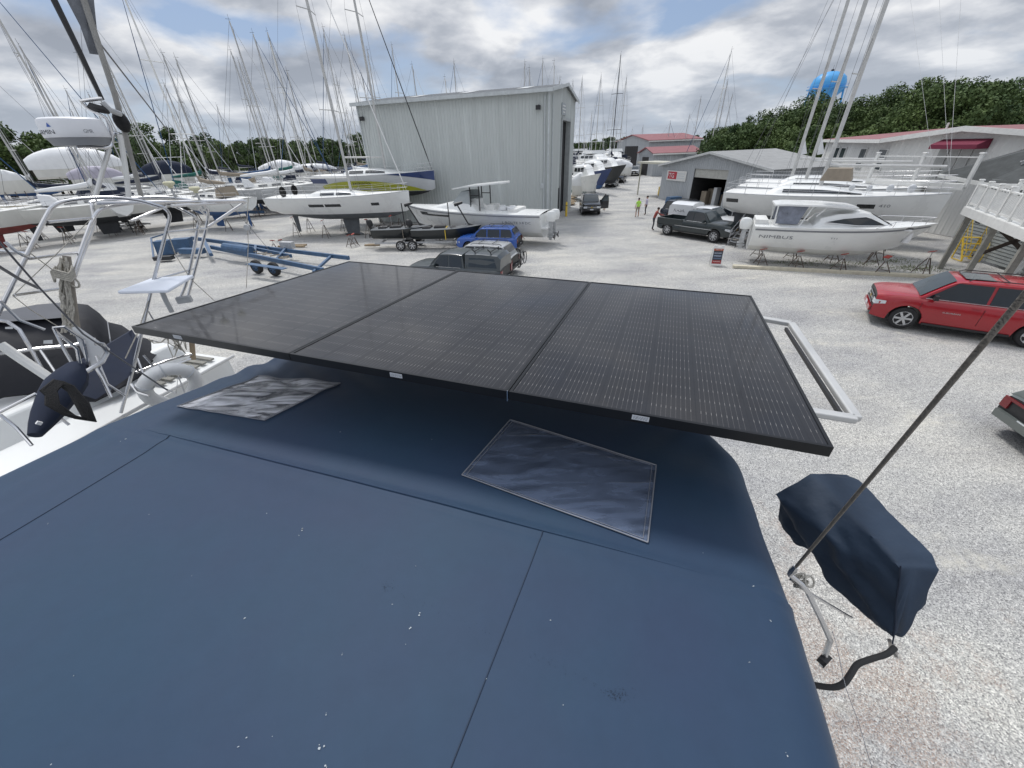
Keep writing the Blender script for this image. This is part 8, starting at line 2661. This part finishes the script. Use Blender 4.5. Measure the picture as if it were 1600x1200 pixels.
for i, (x, y, z) in enumerate(behind):
    p, zt = mast_at(x, y, z, 66, 130)
    place_far(p, zt, R_([150, 20, 170, 0][i % 4]), keys[i % 4], 'yacht hidden by the tall shed, only its masthead showing above the roof', 'mastheads above the shed roof', stands=False)
lane = [(910, 122, 17, 0), (939, 118, 18, 1), (960, 155, 17, 1), (979, 120, 18, 0), (988, 205, 14, 3), (945, 190, 13, 2), (925, 175, 14, 1), (1005, 196, 13, 0)]
for i, (x, y, z, k) in enumerate(lane):
    p, zt = mast_at(x, y, z, 62, 150)
    place_far(p, zt, R_(-100 + rnd.uniform(-20, 20) + (180 if i % 2 else 0)), keys[k], 'yacht with its mast up among the boats lining the left of the far lane', 'yachts along the far lane', stands=i < 4)
p, zt = mast_at(970, 85, 19, 60, 110)
place_far(p, zt, R_(-110), ('gel', 'antiblack', 'tarpn', 12.0, 'mastdark'), 'yacht with the tall black carbon mast beside the far lane', 'black masted yacht', stands=True)
rb = [(1048, 190, 14, 0), (1077, 180, 15, 1), (1096, 152, 16, 2), (1142, 78, 20, 3), (1138, 126, 17, 0), (1144, 148, 17, 4), (1122, 175, 14, 1), (1234, 165, 15, 0), (1215, 190, 13, 3), (1190, 200, 12, 1)]
for i, (x, y, z, k) in enumerate(rb):
    p, zt = mast_at(x, y, z, 62, 118)
    place_far(p, zt, R_(-20 + rnd.uniform(-20, 20) + (180 if i % 2 else 0)), keys[k], 'yacht with a tall mast standing beyond the low workshop roof', 'yachts beyond the workshop', stands=False)

# nearer hulls at the left edge, each told apart
def row_boat(x, y, zs, D, rzoff, key, label, mh=13.0, WL=1.9, yy=None):
    q = pr(x, y, D); az = math.atan2(q.y, q.x)
    return place_far(Vector((q.x, q.y, 0)), WL + 1.3 + mh, az + R_(rzoff), key, label, 'near row of yachts at left', WL)
row_boat(-62, 290, 3, 56, -82, ('gelold', 'antired', 'tarpw', 10.5, 'mast'), 'white yacht with oxide red bottom cut by the left edge', 12)
row_boat(52, 292, 3, 62, 95, ('cream', 'antiblack', 'tarpn', 11.0, 'mast'), 'cream yacht with near black bottom second from the left edge', 13)
row_boat(150, 300, 3, 56, -92, ('gelold', 'antiblack', 'tarpw', 11.5, 'mast'), 'long chalky white yacht behind the silver triple axle trailer', 16)
row_boat(262, 300, 3, 60, -86, ('gelold', 'antiblack', 'tarpn', 11.5, 'mast'), 'white yacht with a heavy navy sail cover right of the arch', 15)
row_boat(352, 295, 3, 62, 80, ('gel', 'antired', 'tarpt', 10.0, 'mast'), 'small white yacht with red bottom beside the blue hoist', 12)
row_boat(440, 285, 3, 60, -85, ('lgrey', 'antiblack', 'tarpw', 12.0, 'mast'), 'pale grey yacht directly behind the plain white propped yacht', 15)

def tarped(name, label, x0, x1, y0, y1, D, m, peak=.5, cat='covered boat', rise=.0):
    """a boat under a draped cover between two sight lines"""
    A, B = pr(x0, y1, D), pr(x1, y1, D); zt = pr((x0 + x1) / 2, y0, D).z; zb = max(1.2, A.z)
    t = thing(name, label, cat); d = (B - A); L = math.hypot(d.x, d.y); u = Vector((d.x, d.y, 0)).normalized(); n = Vector((-u.y, u.x, 0)); w = min(1.9, L * .16)
    rings = []
    for i in range(17):
        f = i / 16; k = math.sin(PI * min(1, max(0, .06 + f * .9))) ** .45
        c = Vector((A.x, A.y, 0)) + u * (L * f); hh = zb + (zt - zb) * k * (1 - .25 * abs(f - peak) * 2 * rise)
        sag = .05 * math.sin(f * 25)
        rings.append([c + n * (w * k) + Z * zb, c + n * (w * k * 1.02) + Z * lerp(zb, hh, .55), c + n * (w * .7 * k) + Z * (lerp(zb, hh, .9) + sag), c + Z * hh, c - n * (w * .7 * k) + Z * (lerp(zb, hh, .9) + sag), c - n * (w * k * 1.02) + Z * lerp(zb, hh, .55), c - n * (w * k) + Z * zb])
    s = MB(); s.loft(rings); s.build('cover', M[m], t, smooth=50)
    s = MB(); c0 = Vector((A.x, A.y, 0)); 
    s.loft([[c0 + u * (L * f) + n * (w * k) + Z * zb, c0 + u * (L * f) + n * (w * k * .75) + Z * max(.7, zb - 1.0), c0 + u * (L * f) + Z * max(.5, zb - 1.3), c0 + u * (L * f) - n * (w * k * .75) + Z * max(.7, zb - 1.0), c0 + u * (L * f) - n * (w * k) + Z * zb] for f, k in ((.03, .5), (.2, .9), (.6, 1), (.85, .8), (.99, .1))])
    s.build('hull', M['gelold'], t, smooth=50)
    s = MB()
    for f in (.25, .5, .75):
        for sd in (1, -1): s.bar(c0 + u * (L * f) + n * sd * w * .5, c0 + u * (L * f) + n * sd * w * .4 + Z * max(.7, zb - 1.1), .06, .06)
    s.build('stand', M['stand'], t, smooth=0)
    return t
tarped('shrink_wrapped_boat', 'huge white shrink wrapped boat rising behind the yachts under the radar dome', 46, 196, 229, 266, 98, 'tarpw')
tarped('covered_boat', 'boat under a pale lavender grey cover below the white shrink wrap', 108, 196, 259, 281, 78, 'tarpl')
tarped('covered_boat', 'boat under a dark navy cover right of the arch pole', 224, 303, 250, 274, 76, 'tarpn', .9)
tarped('covered_boat', 'boat with a peaked white tent behind the plain white yacht stern', 405, 478, 249, 268, 90, 'tarpw', .5, rise=1)
tarped('covered_boat', 'long grey covered boat beside the peaked white tent', 452, 528, 255, 272, 82, 'lgrey')
tarped('covered_boat', 'white covered boat at the left edge with a sloping tent roof', -20, 44, 262, 284, 74, 'tarpw', .3, rise=1)
tarped('covered_boat', 'white shrink wrapped boat nearest the shed door on the far lane', 893, 932, 268, 290, 56, 'tarpw')
tarped('covered_boat', 'white covered boat second along the far lane behind the shed', 905, 950, 249, 266, 74, 'tarpw', rise=.6)
tarped('covered_boat', 'white covered boat third along the far lane', 945, 988, 248, 262, 80, 'tarpw', rise=.6)

def motor_yacht(label, x, y, D, rz, L=13, top='gel', bot='antiblue', fly=True, WL=1.6):
    q = pr(x, y, D)
    t = thing('motor_yacht', label, 'motor yacht', (q.x, q.y, WL), rz)
    h = Hull(L, L * .30, fb=1.6, dr=.6, tw=.9, bow=1.6, p=.3, pb=.9, mx=.5, bx=2.4, stemk=2.4, bowup=.8); h.sk = .2
    h.mesh(18, 4, 3).build('hull', [M[top], M[bot], M[top]], t, smooth=50); h.deck(n=14).build('deck', M['deckw'], t)
    s, side = cabin(h, .12, .72, L * .24, 1.3, front=.35, back=.06, taper=.85); cb = s.build('cabin', M['gel'], t, smooth=45)
    s = MB()
    for sd in (1, -1):
        for a in (.18, .30, .42): s.add([side(a, .45, sd, .03), side(a + .10, .45, sd, .03), side(a + .10, .82, sd, .03), side(a, .82, sd, .03)], [(0, 1, 2, 3)])
    s.build('window', M['tglass'], cb, smooth=0)
    if fly:
        s = MB(); s.box((-L * .14, 0, 3.3), (L * .30, L * .2, .5), top=.9); s.box((-L * .16, 0, 5.0), (L * .26, L * .19, .08)); s.build('flybridge', M['gel'], t, smooth=0)
        s = MB()
        for a in (-.26, -.04):
            for sd in (1, -1): s.bar((L * a, sd * L * .085, 3.4), (L * a, sd * L * .085, 5.0), .06, .06)
        s.build('bridge_leg', M['steel'], t, smooth=0)
    s = MB(); s.tube([h.pt(tt, h.sheer(tt), 1) + Z * .7 for tt in (.5, .7, .85, .99)] + [h.pt(tt, h.sheer(tt), -1) + Z * .7 for tt in (.99, .85, .7, .5)], .02, 5); s.build('bow_rail', M['steel'], t)
    return t
motor_yacht('white flybridge motor yacht towering over the lane behind the shed', 935, 243, 88, R_(-75), 15)
motor_yacht('second white flybridge motor yacht beside the far lane', 962, 244, 100, R_(-100), 14)
motor_yacht('far white motor yacht with a blue bottom left of the lane', 915, 232, 125, R_(10), 16)
motor_yacht('white motor yacht with a flybridge far behind the left yachts', 245, 240, 92, R_(170), 12)
motor_yacht('teal bottomed white motor boat beside the small black car', 916, 288, 56, R_(-70), 6.5, 'gel', 'antigreen', False, 1.1)
motor_yacht('blue hulled motor boat with a white top beside the small black car', 932, 276, 64, R_(-70), 7.5, 'navy', 'antiblue', False, 1.2)
motor_yacht('black hulled motor boat behind the dark navy SUV on the lane', 952, 266, 72, R_(-65), 8, 'blackgel', 'antiblack', False, 1.3)

def blue_hoist():
    t = thing('boat_hoist', 'blue steel boat hoist frame standing among the left yachts', 'boat hoist'); fr = M['blueframe']
    for (x, y) in ((378, 330), (403, 328)):
        p = px(x, y, 0); s = MB(); s.bar(p, p + Z * 4.6, .32, .32); s.bar(p + Z * 1.5, p + Vector((.9, .6, 0)), .15, .15); s.build('leg', fr, t, smooth=0)
    p, q = px(378, 330, 0), px(403, 328, 0); s = MB(); s.bar(p + Z * 4.4, q + Z * 4.4, .35, .35); s.build('beam', fr, t, smooth=0)
    s = MB(); s.bar(px(325, 333, .5), px(412, 331, .5), .25, .3); s.build('base_beam', fr, t, smooth=0)
blue_hoist()
for i, x in enumerate((1240, 1325)):
    pass
# small white triangular sails of dinghies seen between the right masts
for x, lab in ((1253, 'left small furled white dinghy sail between the right masts'), (1280, 'right small furled white dinghy sail between the right masts')):
    t = thing('dinghy_sail', lab, 'sail'); a, b, c = pr(x - 3, 242, 46), pr(x + 8, 240, 46), pr(x + 4, 208, 46)
    s = MB(); s.loft([[a, b, c], [p + Vector((.03, .08, 0)) for p in (a, b, c)]]); s.build('cloth', M['tarpw'], t, smooth=0)
    s = MB(); s.tube([G(c), c + Z * .2], .03, 6); s.build('mast', M['mast'], t)
